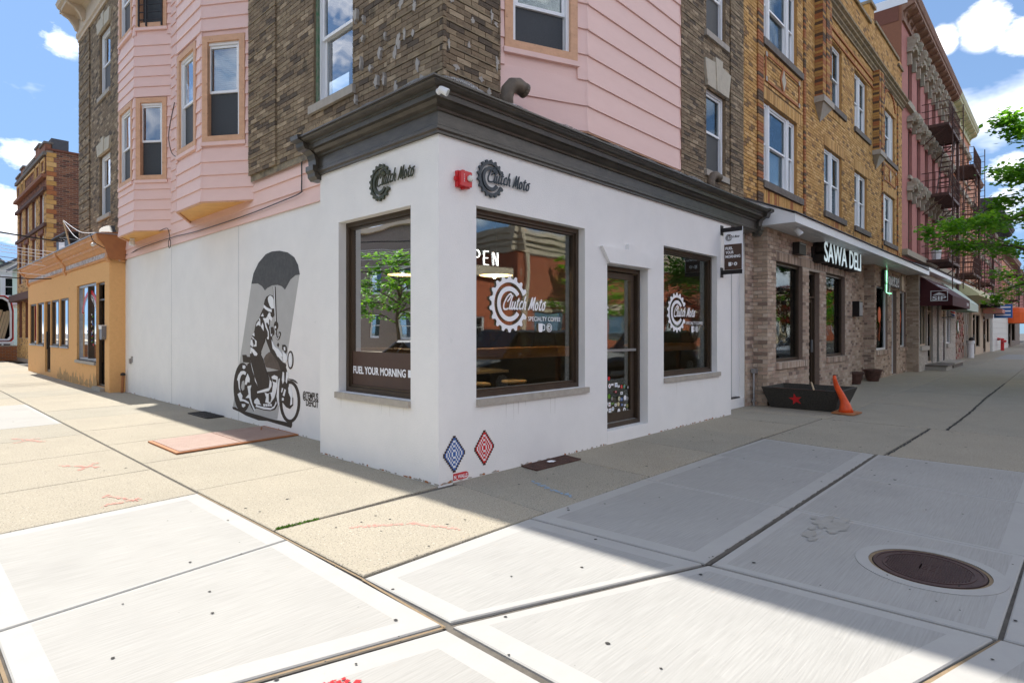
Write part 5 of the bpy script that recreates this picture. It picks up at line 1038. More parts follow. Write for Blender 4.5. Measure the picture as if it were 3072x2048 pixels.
mb = MB(); r_ = random.Random(2); mb.poly([(1.52 + .055 * math.cos(a) * r_.uniform(.5, 1.2), -.17 + .05 * math.sin(a) * r_.uniform(.5, 1.2), .022 + r_.uniform(0, .012)) for a in [6.283 * k / 12 for k in range(12)]]); tag(mb.build('paper_scrap', 'decal_white'), 'scrap of white paper caught on the brown pavement grate', 'litter')
# manhole
t = thing('manhole_cover', (.87, -3.80, 0), 'round rusty brown manhole cover in a grey concrete slab', 'manhole cover'); mc = (.87, -3.80, 0)
def disc_ring(c, r0, r1, z0, z1, m, name, par, n=56):
    mb = MB()
    for k in range(n):
        a, b = 6.28319 * k / n, 6.28319 * (k + 1) / n; P = lambda r_, t_, z: (c[0] + r_ * math.cos(t_), c[1] + r_ * math.sin(t_), z)
        mb.poly([P(r0, a, z1), P(r1, a, z1), P(r1, b, z1), P(r0, b, z1)]); mb.poly([P(r1, a, z0), P(r1, b, z0), P(r1, b, z1), P(r1, a, z1)]); mb.poly([P(r0, a, z0), P(r0, a, z1), P(r0, b, z1), P(r0, b, z0)])
    return mb.build(name, m, par)
disc_ring(mc, .325, .40, -.002, .0022, 'concrete_edge', 'concrete_collar', t); disc_ring(mc, .305, .325, -.02, -.004, 'joint_filler', 'grout_ring', t); disc_ring(mc, .298, .305, -.02, -.012, 'gum', 'seat_gap', t); disc_ring(mc, .282, .298, -.02, .001, 'manhole_iron', 'rim', t); disc_ring(mc, .235, .247, -.02, .001, 'manhole_iron', 'inner_ring', t)
mb = MB(); mb.lathe((mc[0], mc[1], -.02), [(.283, 0), (.283, .0165)], 56); pl = mb.build('plate', 'manhole_iron', t)
mb = MB(); st = .0135; n = int(.235 / st)
for i in range(-n, n + 1):
    for j in range(-n, n + 1):
        x, y = i * st, j * st
        if x * x + y * y > .228 ** 2 or (abs(x) < .045 and abs(y) < .05): continue
        mb.box(mc[0] + x - .0042, mc[0] + x + .0042, mc[1] + y - .0042, mc[1] + y + .0042, -.004, .0005)
o = mb.build('tread_studs', 'manhole_iron', pl); o['kind'] = 'stuff'
mb = MB()
for a, b, c, d in ((-.04, -.03, .045, .04), (-.04, .035, .045, .045), (-.035, .0, -.02, .03), (-.005, .0, .01, .03), (.022, .0, .037, .03), (-.035, -.042, -.02, -.012), (-.008, -.042, .007, -.012), (.02, -.042, .035, -.012)): mb.box(mc[0] + min(a, c), mc[0] + max(a, c), mc[1] + min(b, d), mc[1] + max(b, d), -.004, .001) if abs(a - c) < .02 else mb.box(mc[0] + a, mc[0] + c, mc[1] + min(b, d) - .0 if b > 0 else mc[1] + .034, mc[1] + .043, -.004, .0012)
mb.build('cast_lettering', 'manhole_iron', pl)
for a in (.75, 3.9): mb = MB(); mb.box(mc[0] + .262 * math.cos(a) - .014, mc[0] + .262 * math.cos(a) + .014, mc[1] + .262 * math.sin(a) - .005, mc[1] + .262 * math.sin(a) + .005, -.0035, -.0028); mb.build('pick_hole', 'gum', pl)
# ================================================================ TAN CORNER STORE on the side street
ts = thing('tan_store', (2, 18.6, 0), 'tan stucco one-storey shop with rusty orange cornice on the side street', 'shop')
XT = .08; FT = FW(XT); YA, YB = 12.65, 24.68
tops = [(13.10, 13.98, .09, 2.76, .12), (13.985, 16.25, .70, 2.80, .14)]
strip_ = [(22.88, 24.25, 1.04, 2.52), (21.36, 22.67, 1.04, 2.52), (18.78, 20.10, 1.04, 2.52), (17.34, 18.62, 1.04, 2.52)]
wall(FT, YA, YB, -.1, 3.27, tops + [(a, b, c, d, .10) for a, b, c, d in strip_] + [(20.21, 21.18, .12, 2.52, .14)], 'wall', 'tan_stucco', ts)
mb = MB(); mb.poly([(XT, YA, -.1), (.43, YA, -.1), (.43, YA, 3.27), (XT, YA, 3.27)]); mb.poly([(XT, YB, -.1), (6, YB, -.1), (6, YB, 3.9), (XT, YB, 3.9)]); mb.build('wall', 'tan_stucco', ts)
mb = MB(); r_ = random.Random(6)
for k in range(70):
    u, a, b = r_.uniform(13.9, 19.5), r_.uniform(.04, .16), r_.uniform(.03, .22); n = 9; mb.prism(FT, [(u + a * math.cos(6.283 * q / n) * r_.uniform(.5, 1.2), max(.005, .06 + b * (math.sin(6.283 * q / n) + .5) * r_.uniform(.5, 1.2))) for q in range(n)], .0005, .0012 + k * .00006)
o = mb.build('mold_stains', 'mold', ts); o['kind'] = 'stuff'
TP = [(.0, 3.271), (.03, 3.271), (.05, 3.31), (.02, 3.34), (.02, 3.46), (.05, 3.48), (.09, 3.55), (.13, 3.58), (.13, 3.64), (.18, 3.67), (.22, 3.74), (.25, 3.76), (.25, 3.81), (.28, 3.83), (.28, 3.86), (-.3, 3.96), (-.3, 3.2)]
mb = MB(); mb.sweep(FT, TP, 12.56, YB + .1); mb.build('cornice', 'cornice_tan', ts)
mb = MB(); mb.fbox(FT, 12.8, YB, 3.345, 3.455, .0205, .024); mb.build('peeling_frieze', 'peeled_paint', ts)
mb = MB(); mb.prism(Fr((0, 12.555, 0), (1, 0, 0), (0, -1, 0)), [(.42, 3.27), (.06, 3.27), (.02, 3.36), (-.03, 3.52), (-.07, 3.62), (-.16, 3.74), (-.20, 3.87), (.30, 3.95), (.42, 3.96)], -.01, .03); mb.build('end_board', 'rust_orange', ts)
for y in (12.66, 17.75, 24.55):
    mb = MB(); mb.prism(Fr((0, y, 0), (-1, 0, 0), (0, -1, 0)), [(-.08, 3.20), (-.05, 3.22), (.0, 3.30), (-.02, 3.42), (.03, 3.55), (.11, 3.62), (.19, 3.72), (.22, 3.86), (.10, 3.91), (-.08, 3.93)], -.13 if y < 24 else -.1, .13 if y > 13 else .1); mb.build('cornice_bracket', 'cornice_tan', ts)
mb = MB(); mb.fbox(FT, 12.5, YB + .12, 3.862, 3.885, -.3, .30); mb.build('metal_flashing', 'galvanized', ts)
mb = MB(); mb.poly([(.1, 12.6, 3.87), (6, 12.6, 3.87), (6, YB, 3.87), (.1, YB, 3.87)]); mb.build('flat_roof', 'roof_felt', ts)
# big window with decal, open glass door
mb = MB(); frame_boxes(mb, FT, 13.99, 16.24, .71, 2.79, .06, -.14, -.05); mb.fbox(FT, 15.02, 15.12, .77, 2.73, -.14, -.05); f = mb.build('window', 'galvanized', ts)
mb = MB(); mb.fbox(FT, 14.96, 15.02, .77, 2.73, -.15, -.02); mb.build('mullion', 'bronze_frame', f)
mb = MB(); mb.fbox(FT, 14.05, 16.18, .77, 2.73, -.10, -.094); mb.build('pane', 'shop_glass', f)
mb = MB(); mb.fbox(FT, 13.985, 16.3, .62, .70, -.05, .05); mb.build('sill', 'sill_stone', f)
mb = MB(); frame_boxes(mb, FT, 13.11, 13.975, .10, 2.755, .05, -.12, -.06); mb.fbox(FT, 13.16, 13.93, 2.30, 2.34, -.12, -.06); f = mb.build('door_frame', 'bronze_frame', ts)
DO = FAB((XT + .16, 13.90), (XT + .80, 13.45), -1); mb = MB(); frame_boxes(mb, DO, .0, .80, .13, 2.32, .07, -.02, .02); dd = mb.build('door', 'bronze_frame', ts); mb = MB(); mb.fbox(DO, .07, .73, .2, 2.25, -.003, .003); mb.build('pane', 'shop_glass', dd)
mb = MB(); mb.box(-.02, XT + .12, 13.1, 13.98, -.05, .085); mb.build('door_step', 'sill_stone', ts)
mb = MB(); mb.box(.35, 3, 12.9, 24.3, .0, .02); mb.build('room_floor', 'dark_wood', ts); mb = MB(); mb.poly([(3, 12.7, 0), (3, 24.4, 0), (3, 24.4, 3.2), (3, 12.7, 3.2)]); mb.poly([(.3, 12.7, 3.2), (3, 12.7, 3.2), (3, 24.4, 3.2), (.3, 24.4, 3.2)]); mb.build('room_wall', 'room_wall', ts)
for a, b, c, d in strip_:
    mb = MB(); frame_boxes(mb, FT, a + .005, b - .005, c + .005, d - .005, .05, -.10, -.03); mb.fbox(FT, a + .055, a + .5, c + .05, d - .05, -.10, -.06); f = mb.build('window', 'bronze_frame', ts); mb = MB(); mb.fbox(FT, a + .5, b - .055, c + .055, d - .055, -.075, -.07); mb.build('pane', 'shop_glass', f); mb = MB(); mb.fbox(FT, a, b, c - .05, c, -.05, .03); mb.build('sill', 'galvanized', f)
mb = MB(); frame_boxes(mb, FT, 20.215, 21.175, .13, 2.51, .08, -.14, -.06); f = mb.build('door', 'bronze_frame', ts); mb = MB(); mb.fbox(FT, 20.30, 21.09, .21, 2.43, -.11, -.105); mb.build('pane', 'shop_glass', f); mb = MB(); mb.fbox(FT, 21.02, 21.06, .9, 1.5, -.06, -.02); mb.build('handle', 'black_metal', f)
t = thing('window_decal', (0, 15.1, 1.0), 'round red and white lettered decal on the tan shop window', 'decal'); GD = Fr((XT + .088, 0, 0), (0, 1, 0), (-1, 0, 0))
for a0, a1, r0, r1, m in ((20, 160, 1.0, .88, 'tile_red'), (25, 155, .86, .84, 'decal_white')):
    mb = MB()
    for k in range(24):
        t0, t1 = R(a0 + (a1 - a0) * k / 24), R(a0 + (a1 - a0) * (k + 1) / 24); mb.prism(GD, [(15.1 + r0 * math.cos(t0), 1.72 + r0 * .92 * math.sin(t0)), (15.1 + r0 * math.cos(t1), 1.72 + r0 * .92 * math.sin(t1)), (15.1 + r1 * math.cos(t1), 1.72 + r1 * .92 * math.sin(t1)), (15.1 + r1 * math.cos(t0), 1.72 + r1 * .92 * math.sin(t0))], .0, .002)
    mb.build('arc', m, t)
for k, ch in enumerate('AGENCY'):
    a = R(86 - k * 11); v, f = text_mesh(ch, .2, extrude=.001); me = bpy.data.meshes.new('lettering'); me.from_pydata([tuple(GD.P(15.1 - (.70 * math.cos(a) + (x * math.sin(a) + y * math.cos(a))), 1.72 + .66 * math.sin(a) + (-x * math.cos(a) + y * math.sin(a)), .003 + z)) for x, y, z in v], [], f); me.materials.append(M['decal_white']); o = bpy.data.objects.new('lettering', me); col.objects.link(o); adopt(o, t)
rs = random.Random(12)
for k in range(60):
    u, z = rs.gauss(15.0, .17), 1.55 + rs.uniform(-.42, .42); mb = MB(); mb.prism(GD, [(u - .07, z), (u, z - .03), (u + .07, z), (u, z + .035)], .0005 + k * .00004, .001 + k * .00004); mb.build('leaf_motif', rs.choice(['tile_red', 'tile_blue', 'leaf_light', 'decal_white', 'yellow_canvas', 'sign_black']), t)
for k in range(4): mb = MB(); mb.fbox(GD, 15.15, 16.1, .84 + k * .16, .90 + k * .16, -.25, -.1); mb.build('red_shelf_band', 'tile_red', t)
t = thing('mailbox', (.05, 13.07, 1.33), 'grey wall mailbox beside the open door of the tan shop', 'mailbox'); mb = MB(); mb.prism(FT, [(12.93, 1.36), (12.97, 1.30), (13.12, 1.30), (13.15, 1.36), (13.15, 1.64), (12.93, 1.64)], .0, .10); mb.build('body', 'mailbox_grey', t); mb = MB(); mb.fbox(FT, 12.92, 13.16, 1.641, 1.66, .0, .13); mb.fbox(FT, 12.92, 13.16, 1.56, 1.64, .101, .115); mb.build('lid', 'white_paint', t)
flood(FT, 12.9, 3.64, .22, (-.3, -.75, -.4), 'small white security light on the end of the orange cornice', .05)
t = thing('satellite_dish', (.3, 13.2, 4.05), 'dark dish lamp lying on the orange cornice end', 'dish'); mb = MB(); mb.lathe((.25, 13.3, 4.02), [(.02, -.05), (.16, -.02), (.23, .04), (.24, .05)], 18, axis=(-.25, -.6, .7)); mb.build('dish', 'black_metal', t); mb = MB(); mb.tube([(.25, 13.3, 3.88), (.25, 13.3, 4.02)], .02); mb.build('foot', 'black_metal', t)
t = thing('antenna_stay', (.3, 14.5, 3.88), 'thin pale pole with slack white cords on the tan shop roof', 'pole'); mb = MB(); mb.tube([(.0, 16.6, 3.88), (-.15, 16.75, 4.72)], .022, 8); mb.build('pole', 'pale_wood', t)
mb = MB(); mb.tube(smooth_path([(-.15, 16.75, 4.72), (.0, 15.4, 4.25), (.1, 14.2, 4.1)]), .008, 5); mb.tube(smooth_path([(-.15, 16.75, 4.70), (-.05, 15.9, 4.2), (.0, 15.0, 3.95)]), .008, 5); mb.build('cords', 'decal_white', t)
t = thing('roof_vent_box', (1.4, 22.5, 3.88), 'dark metal ventilation box standing on the tan shop roof', 'vent'); mb = MB(); mb.box(.75, 1.9, 21.2, 23.4, 3.88, 4.95); mb.build('box', 'black_metal', t); mb = MB(); mb.box(.74, .76, 21.9, 22.9, 4.0, 4.85); mb.build('white_side', 'white_paint', t); mb = MB(); mb.hexa([(.6, 21.0, 4.95), (2.0, 21.0, 4.95), (2.0, 23.6, 4.95), (.6, 23.6, 4.95), (.6, 21.0, 4.98), (2.0, 21.0, 5.12), (2.0, 23.6, 5.12), (.6, 23.6, 4.98)]); mb.build('hood', 'black_metal', t)
# ================================================================ FAR LEFT
bb = thing('brown_building', (4, 31, 0), 'brown and yellow brick apartment block with ornate parapet far up the side street', 'building')
XB, YBB = .98, 27.0; FB1, FB2 = FW(XB), FS(YBB)
rows_ = [(28.65 - 1.19 + .0 + 1.94 * k, 28.65 + 1.94 * k) for k in range(4)]
ops = []
for a, b in rows_:
    for z0, z1 in ((6.15, 7.5), (3.85, 5.7), (1.2, 2.9)): ops.append((a + .1, b - .1, z0, z1))
wall(FB1, 27.0, 35.0, 0, 9.5, ops, 'wall', 'brown_mortar', bb, reveal=.2, rm='brown_brick_1'); wall(FB2, XB, 9, 0, 9.2, [], 'wall', 'brown_mortar', bb)
LB = brick_list(FB1, 27.0, 35.0, .2, 7.45, ops, .215, .07, .018, 'gold_brick_', 5, rng=random.Random(31)) + brick_list(FB1, 27.0, 35.0, 7.5, 9.0, [], .215, .07, .018, 'brown_brick_', 5, rng=random.Random(32))
LB += brick_list(FB2, XB + .22, 8, 3.8, 9.18, [], .215, .062, .020, 'brown_brick_', 5, rng=random.Random(33))
for k in range(26): LB.append((FB2, XB, XB + (.34 if k % 2 else .24), 3.9 + k * .2, 4.08 + k * .2, 0, .02, 'rust_brick' if k in (13, 17, 18, 21) else 'gold_brick_%d' % (k % 3)))
lay_bricks(LB, bb, 300)
for a, b, z0, z1 in ops:
    if z1 > 3: sash_window(bb, FB1, a, b, z0, z1, d=-.16, fw=.09, screen=False)
    mb = MB(); mb.fbox(FB1, a - .1, b + .1, z1, z1 + .18, .0, .06); mb.build('window_head', 'brown_brick_1', bb)
for z0, z1, dd, m in ((5.95, 6.1, .10, 'brown_brick_3'), (7.45, 7.6, .12, 'brown_brick_3'), (8.0, 8.15, .18, 'brown_brick_0'), (8.95, 9.1, .12, 'grey_stone'), (2.98, 3.3, .35, 'brown_brick_3')):
    mb = MB(); mb.fbox(FB1, 26.95, 35.0, z0, z1, .0, dd); mb.build('string_course', m, bb)
for a, b, h in ((27.0, 28.2, 9.45), (28.2, 29.4, 9.62), (29.4, 32.6, 9.2), (32.6, 33.6, 9.5), (33.6, 35.0, 9.3)):
    mb = MB(); mb.fbox(FB1, a + .02, b - .02, 9.1, h, -.2, .04); mb.build('parapet', 'brown_brick_0', bb); mb = MB(); mb.fbox(FB1, a, b, h, h + .09, -.24, .09); mb.build('coping', 'grey_stone', bb)
    mb = MB(); frame_boxes(mb, FB1, a + .15, b - .15, 8.25, 8.88, .09, .02, .06); mb.build('parapet_panel', 'gold_brick_2', bb)
mb = MB(); mb.box(1.15, 1.75, 27.02, 27.7, 9.2, 9.72); mb.build('chimney', 'grey_roof', bb)
mb = MB(); mb.fbox(FB2, XB - .02, 8.5, 9.18, 9.26, -.1, .05); mb.build('coping', 'brown_brick_1', bb); mb = MB(); mb.poly([(XB, 27, 9.1), (9, 27, 9.1), (9, 35, 9.1), (XB, 35, 9.1)]); mb.build('roof', 'roof_felt', bb)
for a, z in ((27.9, 3.88), (29.8, 3.9)): t = thing('air_conditioner', (XB - .2, a, z), 'white window air conditioner in the %s lower window of the brown block' % ('nearest' if a < 28 else 'second'), 'air conditioner'); mb = MB(); mb.fbox(FB1, a - .1, a + .5, z, z + .4, -.1, .35); mb.build('case', 'white_paint', t); mb = MB(); mb.fbox(FB1, a - .06, a + .46, z + .05, z + .35, .351, .355); mb.build('grille', 'galvanized', t)
t = thing('wall_lantern', (XB - .2, 28.6, 2.2), 'black lantern on the brown brick wall behind the van', 'lamp'); mb = MB(); mb.tube([(XB, 28.6, 2.6), (XB - .25, 28.6, 2.65), (XB - .25, 28.6, 2.5)], .02); mb.build('arm', 'black_metal', t); mb = MB(); mb.lathe((XB - .25, 28.6, 2.0), [(.05, 0), (.10, .1), (.12, .4), (.02, .5)], 6); mb.build('lantern', 'lens_clear', t)
def gable_house(x0, x1, y0, y1, h, rh, m, lab, porch=True, ridge='y'):
    t = thing('clapboard_house', ((x0 + x1) / 2, (y0 + y1) / 2, 0), lab, 'house'); fs, fw = FS(y0), FW(x0); ops = [(x0 + .6, x0 + 1.7, z, z + 1.6) for z in (1.2, 4.2) if z + 1.6 < h] + [(x1 - 1.9, x1 - .8, z, z + 1.6) for z in (4.2,) if z + 1.6 < h]
    wall(fs, x0, x1, 0, h, ops, 'wall', m, t); wo = [(y, y + 1.1, z, z + 1.6) for y in (y0 + 1, y0 + 3.2, y0 + 5.4) for z in (1.2, 4.2) if z + 1.6 < h]; wall(fw, y0, y1, 0, h, wo, 'wall', m, t)
    for fr, ol in ((fs, ops), (fw, wo)):
        for a, b, c, d in ol: sash_window(t, fr, a, b, c, d, d=-.1, fw=.1, screen=False); mb = MB(); frame_boxes(mb, fr, a - .12, b + .12, c - .12, d + .12, .115, .003, .04); mb.build('window_trim', 'white_paint', t)
    mb = MB(); z = .2
    while z < h + rh:
        a, b = x0, x1
        if z > h: f_ = (z - h) / rh; a, b = x0 + (x1 - x0) / 2 * f_, x1 - (x1 - x0) / 2 * f_
        for s_, e_ in ([(a, b)] if not any(o_[2] - .12 < z < o_[3] + .12 for o_ in ops) else [(x0 + 1.85, x1 - 2.05)]): 
            if e_ > s_: mb.fbox(fs, s_, e_, z, z + .02, .0, .025)
        z += .14
    o = mb.build('clapboards', m, t); o['kind'] = 'stuff'
    xm = (x0 + x1) / 2; mb = MB(); mb.poly([(x0, y0, h), (x1, y0, h), (xm, y0, h + rh)]); mb.build('gable', m, t)
    mb = MB(); mb.hexa([(x0 - .35, y0 - .3, h - .2), (xm, y0 - .3, h + rh), (xm, y1, h + rh), (x0 - .35, y1, h - .2), (x0 - .35, y0 - .3, h), (xm, y0 - .3, h + rh + .2), (xm, y1, h + rh + .2), (x0 - .35, y1, h)]); mb.hexa([(xm + .01, y0 - .3, h + rh), (x1 + .35, y0 - .3, h - .2), (x1 + .35, y1, h - .2), (xm + .01, y1, h + rh), (xm + .01, y0 - .3, h + rh + .2), (x1 + .35, y0 - .3, h), (x1 + .35, y1, h), (xm + .01, y1, h + rh + .2)]); mb.build('roof', 'grey_roof', t)
    if porch:
        mb = MB(); mb.box(x0 - 2.2, x0 + .1, y0 - .1, y0 + 7, 3.1, 3.35); mb.build('porch_roof', 'white_paint', t)
        for k in range(5): mb = MB(); mb.box(x0 - 2.1, x0 - 1.85, y0 + k * 1.7, y0 + .25 + k * 1.7, .3, 3.1); mb.build('porch_column', 'white_paint', t)
        mb = MB(); mb.box(x0 - 2.2, x0, y0 - .1, y0 + 7, 0, .3); mb.build('porch_floor', 'beige_trim', t)
gable_house(2.7, 8.4, 41, 52, 6.0, 2.8, 'green_siding', 'pale green clapboard house with white porch columns beyond the brown block')
gable_house(2.0, 9, 56, 68, 6.2, 2.2, 'white_siding', 'white clapboard house with dark roof at the far left edge', porch=False)
gable_house(1.5, 7, 76, 90, 6.5, 2.5, 'green_siding', 'pale house farthest up the side street', porch=False)
# van with open cargo opening, lumber inside, low brick wall
t = thing('cargo_van', (.9, 36, .5), 'red cargo van with open white-framed back, loaded with boards', 'van'); V0, V1, YV = -1.35, .95, 36.0
FV = FS(YV); body = [(V0 + .12, .95), (V1 - .12, .95), (V1, 1.1), (V1, 2.6), (V1 - .1, 3.2), (V1 - .35, 3.38), (V0 + .35, 3.38), (V0 + .1, 3.2), (V0, 2.6), (V0, 1.1)]
def inner(o_, k): cx_, cz_ = (V0 + V1) / 2, 2.15; return [(cx_ + (a - cx_) * k, cz_ + (b - cz_) * k) for a, b in o_]
mb = MB()
def ringprism(mb, fr, o0, o1, d0, d1):
    n = len(o0)
    for i in range(n):
        j = (i + 1) % n; mb.hexa([fr.P(*o0[i], d0), fr.P(*o0[j], d0), fr.P(*o1[j], d0), fr.P(*o1[i], d0), fr.P(*o0[i], d1), fr.P(*o0[j], d1), fr.P(*o1[j], d1), fr.P(*o1[i], d1)])
ringprism(mb, FV, body, inner(body, .96), -5.2, .0); mb.prism(FV, inner(body, .965), -5.2, -5.1); mb.build('body', 'van_red', t)
mb = MB(); ringprism(mb, FV, inner(body, .93), inner(body, .86), -.08, .03); mb.build('rear_frame', 'white_paint', t)
mb = MB(); ringprism(mb, FV, inner(body, .95), inner(body, .93), -5.0, -.1); mb.build('cargo_lining', 'room_wall', t)
DV = FAB((V0, YV), (V0 - .25, YV - .9), 1); mb = MB(); mb.prism(DV, [(.02, 1.0), (.88, 1.0), (.92, 2.6), (.8, 3.2), (.5, 3.34), (.02, 3.34)], -.03, .03); dv = mb.build('rear_door', 'van_red', t); mb = MB(); mb.fbox(DV, .15, .8, 2.2, 3.0, .031, .036); mb.build('window', 'car_glass', dv); mb = MB(); mb.fbox(DV, .74, .84, 1.7, 1.85, -.05, .06); mb.build('handle', 'black_metal', dv)
for x in (V0 + .1, V1 - .3):
    for y in (YV + .8, YV + 4.2): mb = MB(); mb.lathe((x, y, .92), [(.33, 0), (.35, .03), (.35, .18), (.33, .21)], 20, axis=(1, 0, 0)); mb.build('wheel', 'tyre', t)
mb = MB(); mb.box(V0, V1, YV - .15, YV - .02, .86, .98); mb.build('bumper', 'white_paint', t)
t = thing('board_stack', (.3, 36.6, 1.1), 'brown and pale boards leaning inside the open red van', 'lumber')
for k in range(9): x = -.55 + k * .13; mb = MB(); mb.hexa([(x, 36.3, 1.12), (x + .11, 36.3, 1.12), (x + .11, 36.34, 1.12), (x, 36.34, 1.12), (x + .35, 36.5, 2.55 + .05 * (k % 3)), (x + .46, 36.5, 2.55 + .05 * (k % 3)), (x + .46, 36.54, 2.55), (x + .35, 36.54, 2.55)]); mb.build('board', 'dark_wood' if k < 5 else 'pale_wood', t)
t = thing('low_brick_wall', (-1, 35.2, 0), 'low red brick wall in front of the red van', 'wall'); fb = FS(35.2); mb = MB(); mb.box(-5.2, 1.0, 35.21, 35.5, 0, .74); mb.build('core', 'brown_mortar', t)
lay_bricks([(a, b, c, d, e, f_, g_, 'rust_brick' if random.random() < .7 else 'brown_brick_2') for a, b, c, d, e, f_, g_, _ in brick_list(fb, -5.2, 1.0, .02, .72, [], .21, .065, .015, 'brown_brick_', 5)], t, 300); mb = MB(); mb.box(-5.2, 1.0, 35.16, 35.54, .742, .80); mb.build('coping', 'sill_stone', t)
mb = MB(); mb.box(-5.2, 3, 35.5, 46, -.1, .56); o = mb.build('raised_lot', 'concrete_old'); o['kind'] = 'structure'
# overhead wires
rs = random.Random(15)
for k, (za, zb, th, m) in enumerate([(4.62, 4.62, .028, 'black_metal'), (4.22, 4.35, .010, 'decal_white'), (4.12, 4.18, .010, 'decal_white'), (4.02, 4.05, .010, 'decal_white'), (3.86, 4.0, .012, 'galvanized'), (3.75, 3.78, .010, 'decal_white'), (3.22, 4.0, .018, 'black_metal'), (3.42, 3.6, .010, 'decal_white')]):
    labs = ['thick black overhead cable crossing in front of the brown block, highest of the bundle', 'pale overhead wire just below the thick black cable', 'pale overhead wire, second below the thick black cable', 'pale overhead wire, third below the thick black cable', 'grey overhead wire in the middle of the bundle', 'pale overhead wire low in the bundle', 'black overhead cable slanting up to the tan shop roof', 'pale overhead wire, lowest of the bundle at the far left']
    cable(smooth_path([(-16, 19.5, za + 1.6), (-1.2, 20, za), (.4, 20.1, zb if k != 6 else 3.95), (1.9, 21.2, zb + .02 if k != 6 else 4.1)], 8), th, m, labs[k], 'wire')
# ================================================================ GOLD BRICK BUILDING with shops
gb = thing('gold_brick_building', (16, 3, 0), 'three-storey gold brick building with long white canopy over street-level shops', 'building')
YG = .40; FG = FS(YG); G0, G1 = 8.20, 24.05
wins = [('t', 9.40, 11.62, 4.78, 6.56), ('t', 9.40, 11.62, 7.88, 9.66), ('d', 13.80, 15.52, 4.78, 6.55), ('d', 13.80, 15.52, 7.86, 9.64), ('d', 16.92, 18.48, 4.78, 6.52), ('d', 16.92, 18.48, 7.84, 9.62), ('t', 20.80, 22.72, 4.76, 6.52), ('t', 20.80, 22.72, 7.82, 9.60)]
gops = [w_[1:] for w_ in wins]
wall(FG, G0, G1, 3.5, 11.2, gops, 'wall', 'gold_mortar', gb, reveal=.16, rm='gold_brick_4')
sold = []                                                     # zones that carry soldier courses instead of running bond
for _, a, b, c, d in wins: sold.append((a - .02, b + .30, d, d + .30)); sold.append((a - .02, b + .30, c - .50 if c < 5 else c - .36, c - .16))
strips_ = [(9.05, 9.36, 3.6, 10.3), (12.06, 12.20, 3.6, 10.3), (20.56, 20.68, 3.6, 10.3), (23.08, 23.22, 3.6, 10.3)]
pil = [(12.98, 13.78, 7.62, 10.3), (19.25, 20.05, 7.62, 10.3)]
skip = gops + sold + strips_ + pil
LG = brick_list(FG, G0, G1, 3.6, 10.3, skip, .205, .062, .013, 'gold_brick_', 5, rng=random.Random(41))
LG += brick_list(FG, G0, G1, 10.62, 12.1, [(G0, 8.9, 10.5, 13), (13.9, 18.7, 11.6, 13)], .205, .062, .013, 'gold_brick_', 5, rng=random.Random(42))
rg2 = random.Random(43)
for _, a, b, c, d in wins:                                   # soldier heads and aprons
    for z0, z1 in ((d + .02, d + .29), ((c - .49) if c < 5 else (c - .35), c - .17)):
        u = a - .01
        while u < b + .28: LG.append((FG, u, u + .056, z0, z1, 0, .016 + rg2.random() * .006, 'gold_brick_%d' % rg2.choice((0, 1, 2, 4)) if z1 > d or c > 5 else rg2.choice(('gold_brick_0', 'gold_brick_1', 'rust_brick')))); u += .069
for a, b, z0, z1 in strips_:                                 # projecting rust-coloured edge strips
    z = z0
    while z < z1 - .05: LG.append((FG, a, b, z, z + .062, 0, .045, rg2.choice(('rust_brick', 'rust_brick', 'gold_brick_4', 'umber_brick')))); z += .075
lay_bricks(LG, gb, 300)
for a, b, z0, z1 in pil:                                      # corbelled pilasters with stone drops
    PL = []; fr2 = Fr((a, YG, 0), (0, -1, 0), (-1, 0, 0)); fr3 = Fr((b, YG, 0), (0, -1, 0), (1, 0, 0)); z = z0; k = 0
    mb = MB(); mb.box(a + .015, b - .015, YG - .20, YG, z0, z1); mb.build('pilaster_core', 'gold_mortar', gb)
    while z < z1 - .05:
        c = ('umber_brick' if k % 4 in (1,) else rg2.choice(('gold_brick_1', 'rust_brick', 'gold_brick_4'))); PL.append((fr2, .0, .205, z, z + .062, -.015, .0, c)); PL.append((fr3, .0, .205, z, z + .062, -.015, .0, c))
        for q in range(3): PL.append((FG, a + q * (b - a) / 3 + .005, a + (q + 1) * (b - a) / 3 - .006, z, z + .062, .2, .215 + .02 * (q == 1), rg2.choice(('gold_brick_1', 'rust_brick', 'gold_brick_4', 'umber_brick'))))
        z += .075; k += 1
    lay_bricks(PL, gb, 0, name='pilaster_brick')
    mb = MB(); mb.box(a - .05, b + .05, YG - .26, YG - .001, z0 - .16, z0 - .001); xm = (a + b) / 2; mb.poly([(a, YG - .22, z0 - .16), (b, YG - .22, z0 - .16), (xm, YG - .02, z0 - .56)]); mb.poly([(a, YG - .001, z0 - .16), (a, YG - .22, z0 - .16), (xm, YG - .02, z0 - .56)]); mb.poly([(b, YG - .22, z0 - .16), (b, YG - .001, z0 - .16), (xm, YG - .02, z0 - .56)]); mb.build('stone_drop', 'sill_stone', gb)
for kind, a, b, c, d in wins:
    mb = MB(); mb.fbox(FG, a - .06, b + .34, c - .155, c - .002, -.02, .07); mb.build('window_sill', 'grey_stone', gb)
    parts = [(a + .01, a + .46), (a + .52, b - .52), (b - .46, b - .01)] if kind == 't' else [(a + .01, (a + b) / 2 - .04), ((a + b) / 2 + .04, b - .01)]
    for i in range(len(parts) - 1): mb = MB(); mb.fbox(FG, parts[i][1] + .001, parts[i + 1][0] - .001, c + .01, d - .01, -.14, -.04); mb.build('mullion', 'white_vinyl', gb)
    for i, (p, q) in enumerate(parts): sash_window(gb, FG, p, q, c + .01, d - .01, d=-.13, fw=.05, blind=(c + .2, c + (d - c) * .48) if (kind == 't' and i == 1 and c < 5) or (a > 13.7 and a < 14 and c < 5 and i == 1) else None, screen=False)
